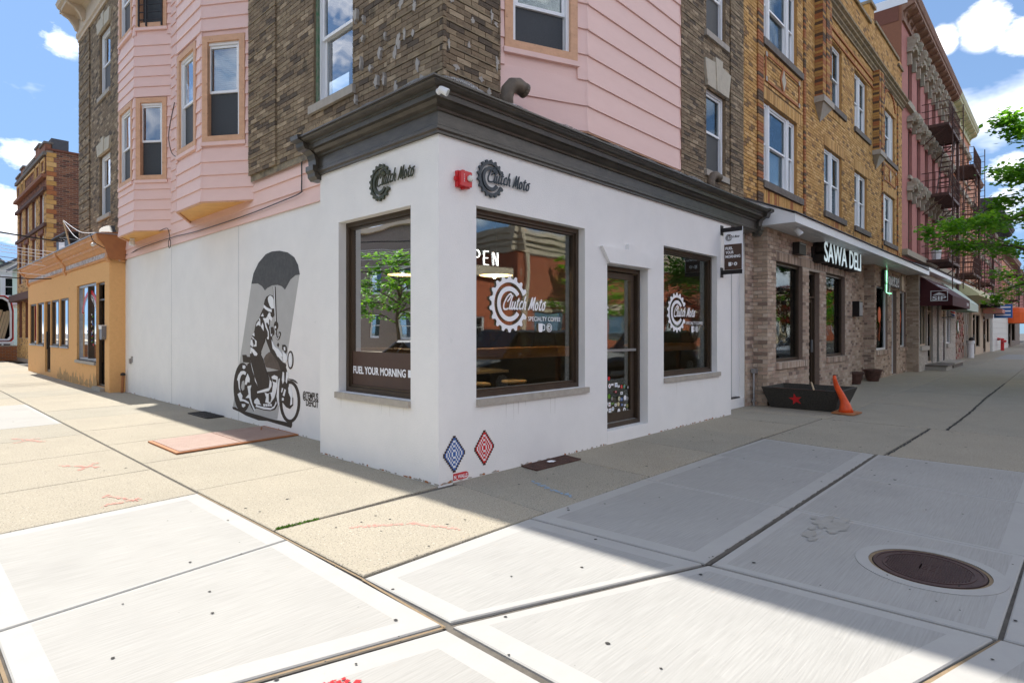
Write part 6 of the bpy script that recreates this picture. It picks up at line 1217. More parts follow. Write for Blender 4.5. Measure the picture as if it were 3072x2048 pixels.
for a, b, z0, z1 in ((9.5, 11.75, 6.98, 7.62), (20.85, 22.9, 6.94, 7.56)):   # brick panel frames with stone lozenge
    mb = MB(); frame_boxes(mb, FG, a, b, z0, z1, .055, .014, .035); mb.build('panel_border', 'rust_brick', gb)
    for u in (a, b - .1):
        for z in (z0, z1 - .1): mb = MB(); mb.fbox(FG, u, u + .1, z, z + .1, .036, .045); mb.build('corner_stone', 'sill_stone', gb)
    um, zm = (a + b) / 2, (z0 + z1) / 2; mb = MB(); mb.prism(FG, [(um - .21, zm), (um, zm - .34), (um + .21, zm), (um, zm + .34)], .014, .034); mb.build('lozenge_border', 'rust_brick', gb); mb = MB(); mb.prism(FG, [(um - .13, zm), (um, zm - .24), (um + .13, zm), (um, zm + .24)], .030, .044); mb.build('lozenge', 'lime_stone', gb)
for cx_, z0 in ((21.77, 9.62),):
    for k in range(17):
        t0, t1 = math.pi * k / 17 + .02, math.pi * (k + 1) / 17 - .02; mb = MB(); q = [(cx_ + r_ * math.cos(t_), z0 + .15 + r_ * .62 * math.sin(t_)) for r_, t_ in ((1.0, t0), (1.0, t1), (.86, t1), (.86, t0))]; mb.prism(FG, q, .012, .05); mb.build('arch_brick', 'rust_brick', gb)
GC = [(.0, 10.30), (.05, 10.30), (.05, 10.36), (.10, 10.40), (.10, 10.46), (.17, 10.50), (.17, 10.56), (.24, 10.60), (.24, 10.66), (.0, 10.72)]
mb = MB(); mb.sweep(FG, GC, G0, G1 + .1); mb.build('stone_cornice', 'dark_ledge', gb)
for z0 in (9.95,): mb = MB(); mb.fbox(FG, 13.8, 19.2, z0, z0 + .06, .0, .05); mb.fbox(FG, 13.8, 19.2, z0 - .25, z0 - .19, .0, .05); mb.build('string_course', 'rust_brick', gb)
prev = None
for a, b, h in ((G0, 8.9, 11.5), (8.9, 13.4, 12.0), (13.4, 13.9, 12.45), (13.9, 18.85, 11.75), (18.85, 19.5, 12.45), (19.5, 23.3, 12.0), (23.3, G1, 11.8)):
    mb = MB(); mb.fbox(FG, a + .002, b - .002, 11.2, h, -.3, -.001); mb.build('parapet', 'gold_brick_1', gb); mb = MB(); mb.fbox(FG, a - .03, b + .03, h, h + .10, -.34, .07); mb.build('coping', 'dark_ledge', gb)
mb = MB(); mb.poly([(G0, .4, 11.3), (G1, .4, 11.3), (G1, 14, 11.3), (G0, 14, 11.3)]); mb.poly([(G1, .4, 0), (G1, 14, 0), (G1, 14, 11.8), (G1, .4, 11.8)]); mb.poly([(G0, 14, 0), (G1, 14, 0), (G1, 14, 11.8), (G0, 14, 11.8)]); mb.build('roof', 'roof_felt', gb)
# street-level brick front
D0 = 8.545; FD, FR_ = FS(-.01), FS(.27)
dops = [(9.02, 10.72, .86, 2.98, .16), (11.17, 11.97, .03, 2.93, .2), (12.50, 14.24, .86, 2.98, .16)]
wall(FD, D0, 14.92, -.05, 3.62, dops, 'shop_wall', 'grey_mortar', gb, rm='grey_brick_3')
dops2 = [(15.0, 15.95, .03, 2.9, .15)]
wall(FR_, 14.92, 17.55, -.05, 3.62, dops2, 'shop_wall', 'grey_mortar', gb, rm='grey_brick_3'); wall(FR_, 8.10, D0, -.05, 3.62, [], 'shop_wall', 'grey_mortar', gb)
dops3 = [(17.80, 19.42, .90, 2.98, .14), (20.00, 20.80, .03, 2.93, .2), (21.38, 22.45, .93, 2.98, .14)]
wall(FD, 17.55, 22.62, -.05, 3.62, dops3, 'shop_wall', 'grey_mortar', gb, rm='grey_brick_3')
def side(x, y0, y1, n=-1): return Fr((x, y0, 0), (0, 1 if n < 0 else 1, 0), (n, 0, 0))
LD = []
rr3 = random.Random(51); kw = dict(rng=rr3)
cut = [(9.0, 10.95, .70, .86), (12.48, 14.3, .70, .86), (17.78, 19.5, .74, .9), (21.36, 22.5, .78, .93)]
LD += brick_list(FD, D0, 14.92, .0, 3.60, [o_[:4] for o_ in dops] + cut + [(9.0, 14.3, 2.98, 3.18)], .215, .066, .012, 'grey_brick_', 5, rng=rr3)
LD += brick_list(FR_, 14.92, 17.54, .0, 3.60, [o_[:4] for o_ in dops2], .215, .066, .012, 'grey_brick_', 5, rng=rr3) + brick_list(FR_, 8.12, D0, .0, 3.60, [], .215, .066, .012, 'grey_brick_', 5, rng=rr3)
LD += brick_list(FD, 17.56, 22.62, .0, 3.60, [o_[:4] for o_ in dops3] + cut, .215, .066, .012, 'grey_brick_', 5, rng=rr3)
for x in (D0, 17.55):
    fr2 = Fr((x, -.02, 0), (0, 1, 0), (-1, 0, 0)); mb = MB(); mb.poly([(x + .001, -.01, -.05), (x + .001, .27, -.05), (x + .001, .27, 3.62), (x + .001, -.01, 3.62)]); mb.build('shop_wall', 'grey_mortar', gb)
    LD += brick_list(fr2, .0, .285, .0, 3.60, [], .19, .066, .012, 'grey_brick_', 5, rng=rr3)
for a, b, z0, z1, d1 in ((9.02, 10.95, .715, .85, .06), (12.50, 14.26, .715, .85, .06), (17.8, 19.5, .755, .89, .06), (21.38, 22.5, .79, .92, .06)):
    u = a
    while u < b - .05: LD.append((FD, u, u + .060, z0, z1, .0, d1, 'grey_brick_%d' % rr3.randrange(5))); u += .071
u = 9.02
while u < 14.25: LD.append((FD, u, u + .058, 2.99, 3.17, .0, .012, 'grey_brick_%d' % rr3.choice((0, 1, 3)))); u += .070
lay_bricks(LD, gb, 300, name='facing_brick')
def store_window(fr, a, b, c, d, dep, m='bronze_frame', mull=None, shade=False, par=gb):
    mb = MB(); frame_boxes(mb, fr, a + .003, b - .003, c + .003, d - .003, .06, -dep, -dep + .08)
    if mull: mb.fbox(fr, mull, mull + .05, c + .063, d - .063, -dep, -dep + .08)
    f = mb.build('shop_window', m, par); mb = MB(); mb.fbox(fr, a + .06, b - .06, c + .06, d - .06, -dep + .03, -dep + .036); mb.build('pane', 'shop_glass', f); return f
f = store_window(FD, 9.02, 10.72, .86, 2.98, .16); store_window(FD, 12.50, 14.24, .86, 2.98, .16); store_window(FD, 17.80, 19.42, .90, 2.98, .14, 'white_vinyl'); store_window(FD, 21.38, 22.45, .93, 2.98, .14, 'white_vinyl')
def glass_door(fr, a, b, c, d, dep, m='bronze_frame', par=gb, trans=2.3):
    mb = MB(); frame_boxes(mb, fr, a + .003, b - .003, c, d - .003, .05, -dep, -dep + .1); mb.fbox(fr, a + .05, b - .05, trans, trans + .05, -dep, -dep + .1); f = mb.build('door_frame', m, par)
    mb = MB(); frame_boxes(mb, fr, a + .06, b - .06, c + .05, trans - .005, .09, -dep + .02, -dep + .06, wb=.2); dd = mb.build('door', 'bronze_frame', par); mb = MB(); mb.fbox(fr, a + .15, b - .15, c + .25, trans - .1, -dep + .03, -dep + .035); mb.build('pane', 'shop_glass', dd); mb = MB(); mb.fbox(fr, a + .05, b - .05, trans + .05, d - .05, -dep + .03, -dep + .035); mb.build('pane', 'shop_glass', f); mb = MB(); mb.fbox(fr, b - .17, b - .14, 1.0, 1.3, -dep + .06, -dep + .1); mb.build('handle', 'galvanized', dd)
glass_door(FD, 11.17, 11.97, .03, 2.93, .2); glass_door(FR_, 15.0, 15.95, .03, 2.9, .15); glass_door(FD, 20.0, 20.8, .03, 2.93, .2, 'white_vinyl')
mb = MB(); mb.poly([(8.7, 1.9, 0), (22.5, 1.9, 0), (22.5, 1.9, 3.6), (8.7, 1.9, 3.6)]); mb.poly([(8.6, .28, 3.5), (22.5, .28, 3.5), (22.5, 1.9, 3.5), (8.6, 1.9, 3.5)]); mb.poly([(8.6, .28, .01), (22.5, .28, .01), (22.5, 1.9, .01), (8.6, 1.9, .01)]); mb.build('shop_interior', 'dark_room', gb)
text('SAWA-DELI', Fr((0, .118, 0), (1, 0, 0), (0, -1, 0)), 9.06, 2.36, .003, 'sign_black', gb, h=.11, width=.78, extrude=.001, name='window_lettering'); mb = MB(); mb.fbox(Fr((0, .118, 0), (1, 0, 0), (0, -1, 0)), 9.88, 10.28, 2.41, 2.42, .002, .004); mb.build('window_line', 'sign_black', gb)
text('201.437.3884', Fr((0, .118, 0), (1, 0, 0), (0, -1, 0)), 9.06, 2.08, .003, 'sign_black', gb, h=.11, width=.98, extrude=.001, name='window_lettering')
for uu in (18.75, 22.0):                                      # fruit decals in the juice shop windows
    mb = MB(); G_ = Fr((0, .095, 0), (1, 0, 0), (0, -1, 0)); mb.prism(G_, [(uu + .20 * math.cos(6.283 * k / 18), 2.05 + .26 * math.sin(6.283 * k / 18)) for k in range(18)], .0, .004); mb.build('orange_decal', 'orange_vinyl', gb); mb = MB(); mb.prism(G_, [(uu + .1, .98), (uu + .42, .98), (uu + .42, 2.88), (uu + .15, 2.88)], -.012, -.008); mb.build('green_decal', 'green_paint', gb)
    stroke([[(0, .4), (.1, .1), (0, -.2), (-.05, -.5)]], G_, uu, 1.6, .004, .8, 'orange_vinyl', gb, r=.02, name='stem_decal', flat=.2)
# canopy
mb = MB(); YC = -.64; c0, c1 = 8.27, 23.15
mb.hexa([(c0, YC, 3.60), (c1, YC, 3.60), (c1, YC + .03, 3.60), (c0, YC + .03, 3.60), (c0, YC, 3.77), (c1, YC, 3.77), (c1, YC + .03, 3.77), (c0, YC + .03, 3.77)]); mb.build('canopy_fascia', 'white_vinyl', gb)
mb = MB(); mb.hexa([(c0 - .0, YC + .031, 3.6), (c0 + .02, YC + .031, 3.6), (c0 + .02, .38, 3.6), (c0, .38, 3.6), (c0, YC + .031, 3.77), (c0 + .02, YC + .031, 3.77), (c0 + .02, .38, 4.22), (c0, .38, 4.22)]); mb.hexa([(c1 - .02, YC + .031, 3.6), (c1, YC + .031, 3.6), (c1, .38, 3.6), (c1 - .02, .38, 3.6), (c1 - .02, YC + .031, 3.77), (c1, YC + .031, 3.77), (c1, .38, 4.22), (c1 - .02, .38, 4.22)]); mb.build('canopy_end', 'white_vinyl', gb)
mb = MB(); mb.hexa([(c0 - .04, YC - .04, 3.772), (c1 + .04, YC - .04, 3.772), (c1 + .04, .395, 4.222), (c0 - .04, .395, 4.222), (c0 - .04, YC - .04, 3.79), (c1 + .04, YC - .04, 3.79), (c1 + .04, .395, 4.245), (c0 - .04, .395, 4.245)]); mb.build('canopy_roof', 'roof_felt', gb)
for k in range(7): y = YC + .04 + k * .145; mb = MB(); mb.box(c0 + .022, c1 - .022, y + .004, min(y + .139, .38), 3.612, 3.622); mb.build('soffit_board', 'white_paint', gb)
mb = MB(); mb.box(c0 + .022, c1 - .022, YC + .032, .38, 3.624, 3.63); mb.build('soffit_back', 'grey_plastic', gb)
flood(Fr((0, -.45, 0), (1, 0, 0), (0, 0, -1)), 9.0, 0, -3.60, (.4, -.5, -.7), 'small white security light under the left end of the white canopy', .07)
# signs
t = thing('deli_sign', (12.9, -.15, 3.15), 'channel-letter sign SAWA DELI with pale faces and black sides under the canopy', 'sign')
v_off = 11.42
for s_, u, wd in (('SAWA', 11.42, 1.92), ('DELI', 13.60, 1.15)):
    for dd, ex, m, nm in ((.13, .13, 'sign_black', 'letter_side'), (.268, .005, 'sign_face', 'letter_face')):
        text(s_, FD, u, 3.16 - (.0), dd, m, t, h=.46, width=wd, extrude=ex, name=nm, bold=.03 if m == 'sign_black' else .005)
mb = MB(); mb.fbox(FD, 11.3, 14.85, 3.25, 3.5, .002, .05); mb.build('raceway', 'sign_black', t)
t = thing('speaker_box', (10.2, -.1, 3.2), 'small black floodlight box on the wall left of the deli sign', 'light'); mb = MB(); mb.fbox(FD, 10.0, 10.45, 3.2, 3.46, .02, .16); mb.build('box', 'sign_black', t); mb = MB(); mb.fbox(FD, 10.05, 10.4, 3.42, 3.44, .161, .17); mb.build('trim', 'galvanized', t)
t = thing('speaker_box', (16.2, 0.2, 2.0), 'black loudspeaker box on the brick wall between the two shops', 'speaker'); mb = MB(); mb.fbox(FR_, 16.1, 16.5, 1.95, 2.4, .015, .2); mb.build('box', 'sign_black', t); mb = MB(); mb.fbox(FR_, 16.13, 16.47, 1.98, 2.37, .201, .206); mb.build('grille', 'grey_plastic', t)
t = thing('juice_sign', (20.2, -.3, 2.9), 'black script juice bar sign with green neon outline and pale round end', 'sign'); mb = MB(); mb.fbox(FD, 18.4, 19.0, 2.8, 3.5, .05, .12); mb.fbox(FD, 18.9, 20.9, 3.0, 3.35, .05, .10); mb.build('back_board', 'sign_black', t)
stroke([[(.1, .9), (-.1, 1.1), (-.3, .9), (-.1, .6), (.0, .3), (-.3, .1), (-.5, .3)], [(.45, .5), (.25, .45), (.25, .15), (.42, .2), (.5, .5), (.4, -.4), (.3, -.5)], [(.65, .5), (.62, .15), (.8, .15), (.88, .5), (.88, .12)], [(1.05, .3), (1.3, .4), (1.2, .55), (1.05, .35), (1.15, .1), (1.35, .15)], [(1.5, .3), (1.75, .4), (1.65, .55), (1.5, .35), (1.6, .1), (1.8, .15)], [(1.95, .5), (2.2, .5), (1.95, .1), (2.25, .1)], [(2.4, .3), (2.65, .4), (2.55, .55), (2.4, .35), (2.5, .1), (2.7, .15)]], FD, 18.75, 2.98, .14, .62, 'decal_white', t, r=.022, name='script', flat=.5)
stroke([[(-.5, 1.2), (-.55, -.1), (-.5, -.35), (.6, -.35)]], FD, 18.9, 2.98, .14, .62, 'neon_green', t, r=.01, name='neon_tube', flat=1)
mb = MB(); mb.prism(FD, [(21.15 + .22 * math.cos(6.283 * k / 20), 3.2 + .26 * math.sin(6.283 * k / 20)) for k in range(20)], .05, .14); mb.build('round_end', 'beige_trim', t)
t = thing('electrical_conduit', (8.36, .05, 0), 'grey electrical conduit pipe with box on the brick pier left of the planter', 'pipe'); mb = MB(); mb.tube([(8.40, .2, .0), (8.40, .2, .66)], .022, 8); mb.build('pipe', 'galvanized', t); mb = MB(); mb.box(8.37, 8.50, .16, .25, .66, .75); mb.box(8.36, 8.44, .17, .23, .08, .13); mb.build('junction_box', 'galvanized', t)
# planter trough with red star
t = thing('street_planter', (8.85, -.7, 0), 'empty black wooden planter trough with red star on its side', 'planter')
q0 = [(8.42, -1.28), (9.28, -1.28), (9.28, -.12), (8.42, -.12)]; q1 = [(8.26, -1.42), (9.46, -1.42), (9.46, .0), (8.26, .0)]; H = .40
for i in range(4):
    j = (i + 1) % 4; a, b, c, d = [Vector((*p, 0.004)) for p in (q0[i], q0[j])] + [Vector((*p, H)) for p in (q1[j], q1[i])]; ctr = Vector((8.85, -.7, .2)); nn = (b - a).cross(d - a).normalized(); nn = nn if (ctr - a).dot(nn) > 0 else -nn; nn *= .03; mb = MB(); mb.hexa([a, b, b + nn, a + nn, d, c, c + nn, d + nn]); mb.build('side_board', 'planter_black', t)
mb = MB(); mb.poly([(8.46, -1.24, .12), (9.24, -1.24, .12), (9.24, -.16, .12), (8.46, -.16, .12)]); mb.build('soil', 'soil', t)
a, b, d = Vector((*q0[3], .004)), Vector((*q0[0], .004)), Vector((*q1[3], H)); U_ = (b - a).normalized(); up = (d - a); up = (up - U_ * up.dot(U_)).normalized(); n_ = U_.cross(up); n_ = n_ if n_.x < 0 else -n_
mb = MB(); pts = []
for k in range(10): r_ = .125 if k % 2 == 0 else .052; an = R(90 + 36 * k + 8); pts.append(a + U_ * (.50 + r_ * math.cos(an)) + up * (.21 + r_ * math.sin(an)) + n_ * .003)
mb.poly(pts); mb.build('red_star', 'red_paint', t)
mb = MB(); mb.tube([a + U_ * .1 + up * .43, a + U_ * 1.05 + up * .43], .006, 6); mb.build('wire', 'fire_iron', t)
t = thing('wooden_stick', (9, -.9, .42), 'short pale wooden stick lying across the black planter', 'stick'); mb = MB(); mb.tube([(8.22, -.98, .42), (9.3, -.62, .46)], .016, 8); mb.build('stick', 'pale_wood', t)
# battered cone
t = thing('traffic_cone', (8.3, -1.5, 0), 'battered bent orange traffic cone leaning on the black planter', 'cone'); cb_ = Vector((8.30, -1.50, .03)); tip = Vector((8.20, -1.34, .70)); mb = MB(); n = 9; pts = [cb_.lerp(tip, k / n) + Vector((.03 * math.sin(k * .5), -.02 * math.sin(k * .7), 0)) for k in range(n + 1)]; rad = [.125, .105, .082, .064, .057, .052, .047, .041, .034, .027]
mb.tube(pts, rad, 18); mb.build('cone_body', 'cone_orange', t, smooth=True); mb = MB(); mb.lathe(tip, [(.027, 0), (.026, .012), (.012, .02)], 12, axis=tuple((tip - pts[-2]).normalized())); mb.build('cone_tip', 'fire_iron', t)
mb = MB(); mb.hexa([(8.10, -1.66, .006), (8.48, -1.72, .02), (8.52, -1.36, .05), (8.14, -1.30, .012), (8.10, -1.66, .026), (8.48, -1.72, .042), (8.52, -1.36, .072), (8.14, -1.30, .034)]); mb.build('cone_base', 'rust_orange', t)
def pot(x, y, s_, lab):
    t = thing('plant_pot', (x, y, 0), lab, 'pot', 'dark round pots by the shop doors'); mb = MB(); mb.lathe((x, y, .003), [(.15 * s_, 0), (.23 * s_, .29 * s_), (.26 * s_, .295 * s_), (.26 * s_, .335 * s_), (.235 * s_, .34 * s_), (.20 * s_, .26 * s_)], 22); mb.build('pot_body', 'fire_iron', t, smooth=False); mb = MB(); mb.lathe((x, y, .24 * s_), [(.20 * s_, 0), (.20 * s_, .02)], 22); mb.build('soil', 'soil', t)
pot(15.35, .02, 1.0, 'dark empty pot partly hidden behind the brick corner at the second shop door'); pot(16.85, -.12, 1.05, 'dark wide empty pot standing beside the brick pier of the juice bar')
# ================================================================ WHITE-GREY BRICK SHOP with awnings, under the pink building
pb = thing('pink_building', (30, 5, 0), 'four-storey pink stucco building with brown bracketed cornice and ornate window hoods', 'building')
X0, X1 = 24.06, 37.2; FP = FS(.40)
cols3 = [25.35 + 1.95 * k for k in range(6)]
pops = []
for u in cols3:
    for z0, z1 in ((4.85, 7.0), (7.95, 9.95), (11.0, 12.9)): pops.append((u, u + .85, z0, z1))
wall(FP, X0, X1, 3.9, 14.0, pops, 'wall', 'pink_stucco', pb, reveal=.2); mb = MB(); mb.poly([(X0, .4, 3), (X0, 14, 3), (X0, 14, 14.6), (X0, .4, 14.6)]); mb.build('side_wall', 'brown_brick_0', pb)
for a, b, z0, z1 in pops: sash_window(pb, FP, a, b, z0, z1, d=-.18, fm='fire_iron', fw=.08, screen=False, sill=(.1, .1, .14, 'ornament'))
mb = MB(); mb.fbox(FP, X0, X1, 10.62, 10.80, .0, .16); mb.fbox(FP, X0, X1, 4.55, 4.78, .0, .2); mb.build('belt_course', 'ornament', pb)
rq = random.Random(61)
def hood_ornament(u0, u1, z, big):
    """projecting carved console pair with arched cap"""
    mb = MB()
    for u in (u0 - .18, u1 - .04):
        n = 7
        for k in range(n):
            t_ = k / n; zz = z - .1 + big * (1 - t_); w_ = .20 - .08 * t_; d_ = .10 + .26 * (1 - t_) ** 1.4 + .04 * math.sin(t_ * 9); mb.fbox(FP, u, u + w_, zz - big / n * .98, zz, .0, d_)
        mb.lathe(FP.P(u + .1, z + big * .86, .26), [(.05, -.12), (.14, -.08), (.14, .08), (.05, .12)], 10, axis=(1, 0, 0))
    um = (u0 + u1) / 2; N = 9
    for k in range(N):
        a0, a1 = math.pi * k / N, math.pi * (k + 1) / N; q = [(um - r_ * math.cos(a_), z + big * .35 + r_ * .55 * math.sin(a_)) for r_, a_ in ((.42, a0), (.42, a1), (.72, a1), (.72, a0))]; mb.prism(FP, q, .0, .26 - .05 * abs(k - 4) / 4)
    mb.lathe(FP.P(um, z + big * .9, .2), [(.04, -.12), (.15, -.04), (.15, .1), (.05, .16)], 8)
    mb.build('window_hood', 'ornament', pb)
for u in cols3: hood_ornament(u, u + .85, 7.0, .75); hood_ornament(u, u + .85, 9.95, .42); hood_ornament(u, u + .85, 12.55, 1.15)
def big_cornice(fr, a, b, z0, h, dep, m, par, n, mb_dark='brown_iron'):
    prof = [(.0, z0), (.08, z0), (.08, z0 + h * .1), (.05, z0 + h * .12), (.05, z0 + h * .42), (.12, z0 + h * .45), (.14, z0 + h * .5), (dep * .8, z0 + h * .62), (dep * .8, z0 + h * .75), (dep * .88, z0 + h * .78), (dep, z0 + h * .95), (dep, z0 + h), (.0, z0 + h * 1.04)]
    mb = MB(); mb.sweep(fr, prof, a, b); mb.build('roof_cornice', m, par)
    for k in range(n):
        u = a + .15 + (b - a - .45) * k / (n - 1); mb = MB(); mb.prism(Fr(fr.P(u + .1, 0, 0), fr.n, fr.u), [(.04, z0 + h * .12), (dep * .10, z0 + h * .14), (dep * .16, z0 + h * .3), (dep * .30, z0 + h * .42), (dep * .6, z0 + h * .48), (dep * .76, z0 + h * .55), (dep * .76, z0 + h * .63), (.04, z0 + h * .63)], -.11, .11); mb.build('cornice_bracket', m, par)
big_cornice(FP, X0, X1, 13.85, .95, .55, 'brown_iron', pb, 17)
mb = MB(); mb.fbox(FS(.5), X0 - .02, X0 + .02, 13.9, 14.6, -13, -.0); mb.build('side_wall', 'brown_brick_1', pb); mb = MB(); mb.box(X0 - .03, X0 + .06, .2, 12, 14.5, 14.85); mb.build('white_flashing', 'white_paint', pb)
mb = MB(); mb.poly([(X0, .4, 14.75), (X1, .4, 14.75), (X1, 14, 14.75), (X0, 14, 14.75)]); mb.build('roof', 'roof_felt', pb)
# shop level
FW1 = FS(-.38); S_A = 22.62
wops = [(22.85, 24.35, .95, 2.92, .12), (24.55, 25.75, .25, 2.92, .15), (26.75, 27.30, .05, 2.92, .15), (28.35, 28.95, .05, 2.92, .12), (29.35, 30.75, .95, 2.92, .12)]
wall(FW1, S_A, 32.4, -.05, 3.9, wops, 'shop_wall', 'grey_mortar', pb, rm='white_brick_1')
LW = brick_list(FW1, S_A, 32.4, 0, 3.7, [o_[:4] for o_ in wops], .21, .062, .012, 'white_brick_', 3, rng=random.Random(71)); fr2 = Fr((S_A, -.39, 0), (0, 1, 0), (-1, 0, 0)); mb = MB(); mb.poly([(S_A + .001, -.38, -.05), (S_A + .001, .0, -.05), (S_A + .001, .0, 3.62), (S_A + .001, -.38, 3.62)]); mb.build('shop_wall', 'grey_mortar', pb)
LW += [(a, b, c, d, e, f_, g_, 'grey_brick_%s' % h_[-1]) for a, b, c, d, e, f_, g_, h_ in brick_list(fr2, .0, .38, 0, 3.6, [], .18, .062, .012, 'grey_brick_', 3, rng=random.Random(72))]
lay_bricks(LW, pb, 300)
store_window(FW1, 22.85, 24.35, .95, 2.92, .12, 'beige_trim', 23.7, par=pb); glass_door(FW1, 24.55, 25.75, .25, 2.92, .15, 'beige_trim', par=pb); glass_door(FW1, 26.75, 27.30, .05, 2.92, .15, par=pb); glass_door(FW1, 28.35, 28.95, .05, 2.92, .12, 'brown_brick_3', par=pb); store_window(FW1, 29.35, 30.75, .95, 2.92, .12, 'white_vinyl', 30.0, par=pb)
mb = MB(); mb.poly([(S_A, 1.2, 0), (36, 1.2, 0), (36, 1.2, 3.9), (S_A, 1.2, 3.9)]); mb.build('shop_interior', 'dark_room', pb)
for a, b, z0 in ((22.85, 24.35, .78), (29.35, 30.75, .78)): mb = MB(); mb.fbox(FW1, a, b + .2, z0, z0 + .16, .0, .08); mb.build('brick_sill', 'white_brick_0', pb)
mb = MB()
for k in range(22): mb.fbox(FW1, 29.5, 29.62, 1.0 + k * .085, 1.05 + k * .085, -.02, .0); mb.fbox(FW1, 30.5, 30.62, 1.0 + k * .085, 1.05 + k * .085, -.02, .0)
for k in range(30): mb.fbox(FW1, 28.42, 28.54, .15 + k * .085, .20 + k * .085, -.02, .0)
mb.build('light_string', 'decal_white', pb)
t = thing('door_stoop', (25.3, -.8, 0), 'low grey stone doorstep in front of the pale brick shop, nearer one', 'step'); mb = MB(); mb.box(24.0, 25.6, -1.05, -.385, .004, .16); mb.build('riser', 'white_brick_1', t); mb = MB(); mb.box(23.95, 25.65, -1.1, -.385, .162, .22); mb.build('tread', 'grey_stone', t)
t = thing('door_stoop', (28, -.8, 0), 'low grey stone doorstep before the barber shop, farther one', 'step'); mb = MB(); mb.box(26.4, 29.3, -1.0, -.385, .004, .16); mb.build('riser', 'grey_stone', t); mb = MB(); mb.box(26.35, 29.35, -1.05, -.385, .162, .22); mb.build('tread', 'sill_stone', t)
def awning(u0, u1, zt, zb, proj, val, m, lab, letters=None):
    t = thing('shop_awning', ((u0 + u1) / 2, -.38, zb), lab, 'awning'); P = FW1.P; mb = MB(); mb.hexa([P(u0, zb + val, .02), P(u1, zb + val, .02), P(u1, zb + val, proj), P(u0, zb + val, proj), P(u0, zt, .02), P(u1, zt, .02), P(u1, zt - .001, .05), P(u0, zt - .001, .05)]); mb.build('canvas', m, t); mb = MB(); mb.fbox(FW1, u0, u1, zb, zb + val - .002, proj - .03, proj); mb.fbox(FW1, u0, u0 + .03, zb, zb + val - .002, .02, proj - .031); mb.fbox(FW1, u1 - .03, u1, zb, zb + val - .002, .02, proj - .031); mb.build('valance', m, t)
    return t
t = awning(22.85, 27.9, 3.55, 2.45, 1.0, .35, 'maroon_canvas', 'dark maroon awning with a small white SIP panel on its end')
SE = Fr((22.845, -.38, 0), (0, -1, 0), (-1, 0, 0)); mb = MB(); frame_boxes(mb, SE, .34, .86, 2.62, 3.0, .02, .0, .012); mb.prism(SE, [(.40, 2.84), (.60, 2.94), (.80, 2.84)], .0, .01); mb.build('panel_frame', 'decal_white', t); text('SIP', SE, .39, 2.66, .002, 'decal_white', t, h=.14, width=.42, extrude=.003, bold=.03)
text('SHOP', FW1, 26.9, 2.55, 1.002, 'decal_white', t, h=.13, width=.6, extrude=.002)
P = FW1.P; mb = MB()
for k in range(3): mb.poly([P(23.6, 3.28 - .14 * k, .40 + .16 * k), P(26.6, 3.28 - .14 * k, .40 + .16 * k), P(26.6, 3.22 - .14 * k, .47 + .16 * k), P(23.6, 3.22 - .14 * k, .47 + .16 * k)])
mb.build('faded_lettering', 'galvanized', t)
awning(28.0, 32.3, 3.6, 2.42, .9, .35, 'pale_green_canvas', 'pale green awning over the barber shop')
mb = MB(); c0, c1, YC = 23.2, 37.2, -.62; mb.hexa([(c0, YC, 3.78), (c1, YC, 3.78), (c1, YC + .03, 3.78), (c0, YC + .03, 3.78), (c0, YC, 3.93), (c1, YC, 3.93), (c1, YC + .03, 3.93), (c0, YC + .03, 3.93)]); mb.hexa([(c0, YC + .031, 3.77), (c1, YC + .031, 3.77), (c1, .38, 3.77), (c0, .38, 3.77), (c0, YC + .031, 3.93), (c1, YC + .031, 3.93), (c1, .38, 4.35), (c0, .38, 4.35)]); mb.build('canopy', 'white_vinyl', pb); mb = MB(); mb.hexa([(c0 - .04, YC - .03, 3.932), (c1, YC - .03, 3.932), (c1, .395, 4.352), (c0 - .04, .395, 4.352), (c0 - .04, YC - .03, 3.95), (c1, YC - .03, 3.95), (c1, .395, 4.372), (c0 - .04, .395, 4.372)]); mb.build('canopy_roof', 'roof_felt', pb)
t = thing('barber_pole', (28.1, -.75, 2.1), 'red, white and blue barber pole with yellow globe', 'barber pole'); c = (28.1, -.78, 2.05)
mb = MB(); mb.lathe((28.1, -.78, 2.86), [(.03, -.16), (.13, -.1), (.165, 0), (.13, .11), (.03, .16)], 18); mb.build('globe', 'orange_vinyl' if False else 'lamp_glow', t, smooth=True); mb = MB()
for zz in (2.08, 2.62): mb.lathe((28.1, -.78, zz), [(.06, 0), (.12, .02), (.12, .08), (.06, .1)], 16)
mb.tube([(28.1, -.38, 2.12), (28.1, -.78, 2.12)], .03); mb.tube([(28.1, -.38, 2.66), (28.1, -.78, 2.66)], .03); mb.build('fittings', 'galvanized', t)
mb = MB(); n = 24; turns = 2.0
for k in range(20):
    for q in range(n):
        t0, t1 = 6.28319 * q / n, 6.28319 * (q + 1) / n; z0, z1 = 2.18 + .44 * k / 20, 2.18 + .44 * (k + 1) / 20; ph = (q / n * 1 + k / 20 * turns) % 1; mi = 0 if ph < .25 else 1 if ph < .5 else 2 if ph < .75 else 1
        mb.poly([(28.1 + .085 * math.cos(t_), -.78 + .085 * math.sin(t_), z_) for t_, z_ in ((t0, z0), (t1, z0), (t1, z1), (t0, z1))], mi)
mb.build('stripes', ['tile_red', 'decal_white', 'tile_blue'], t)
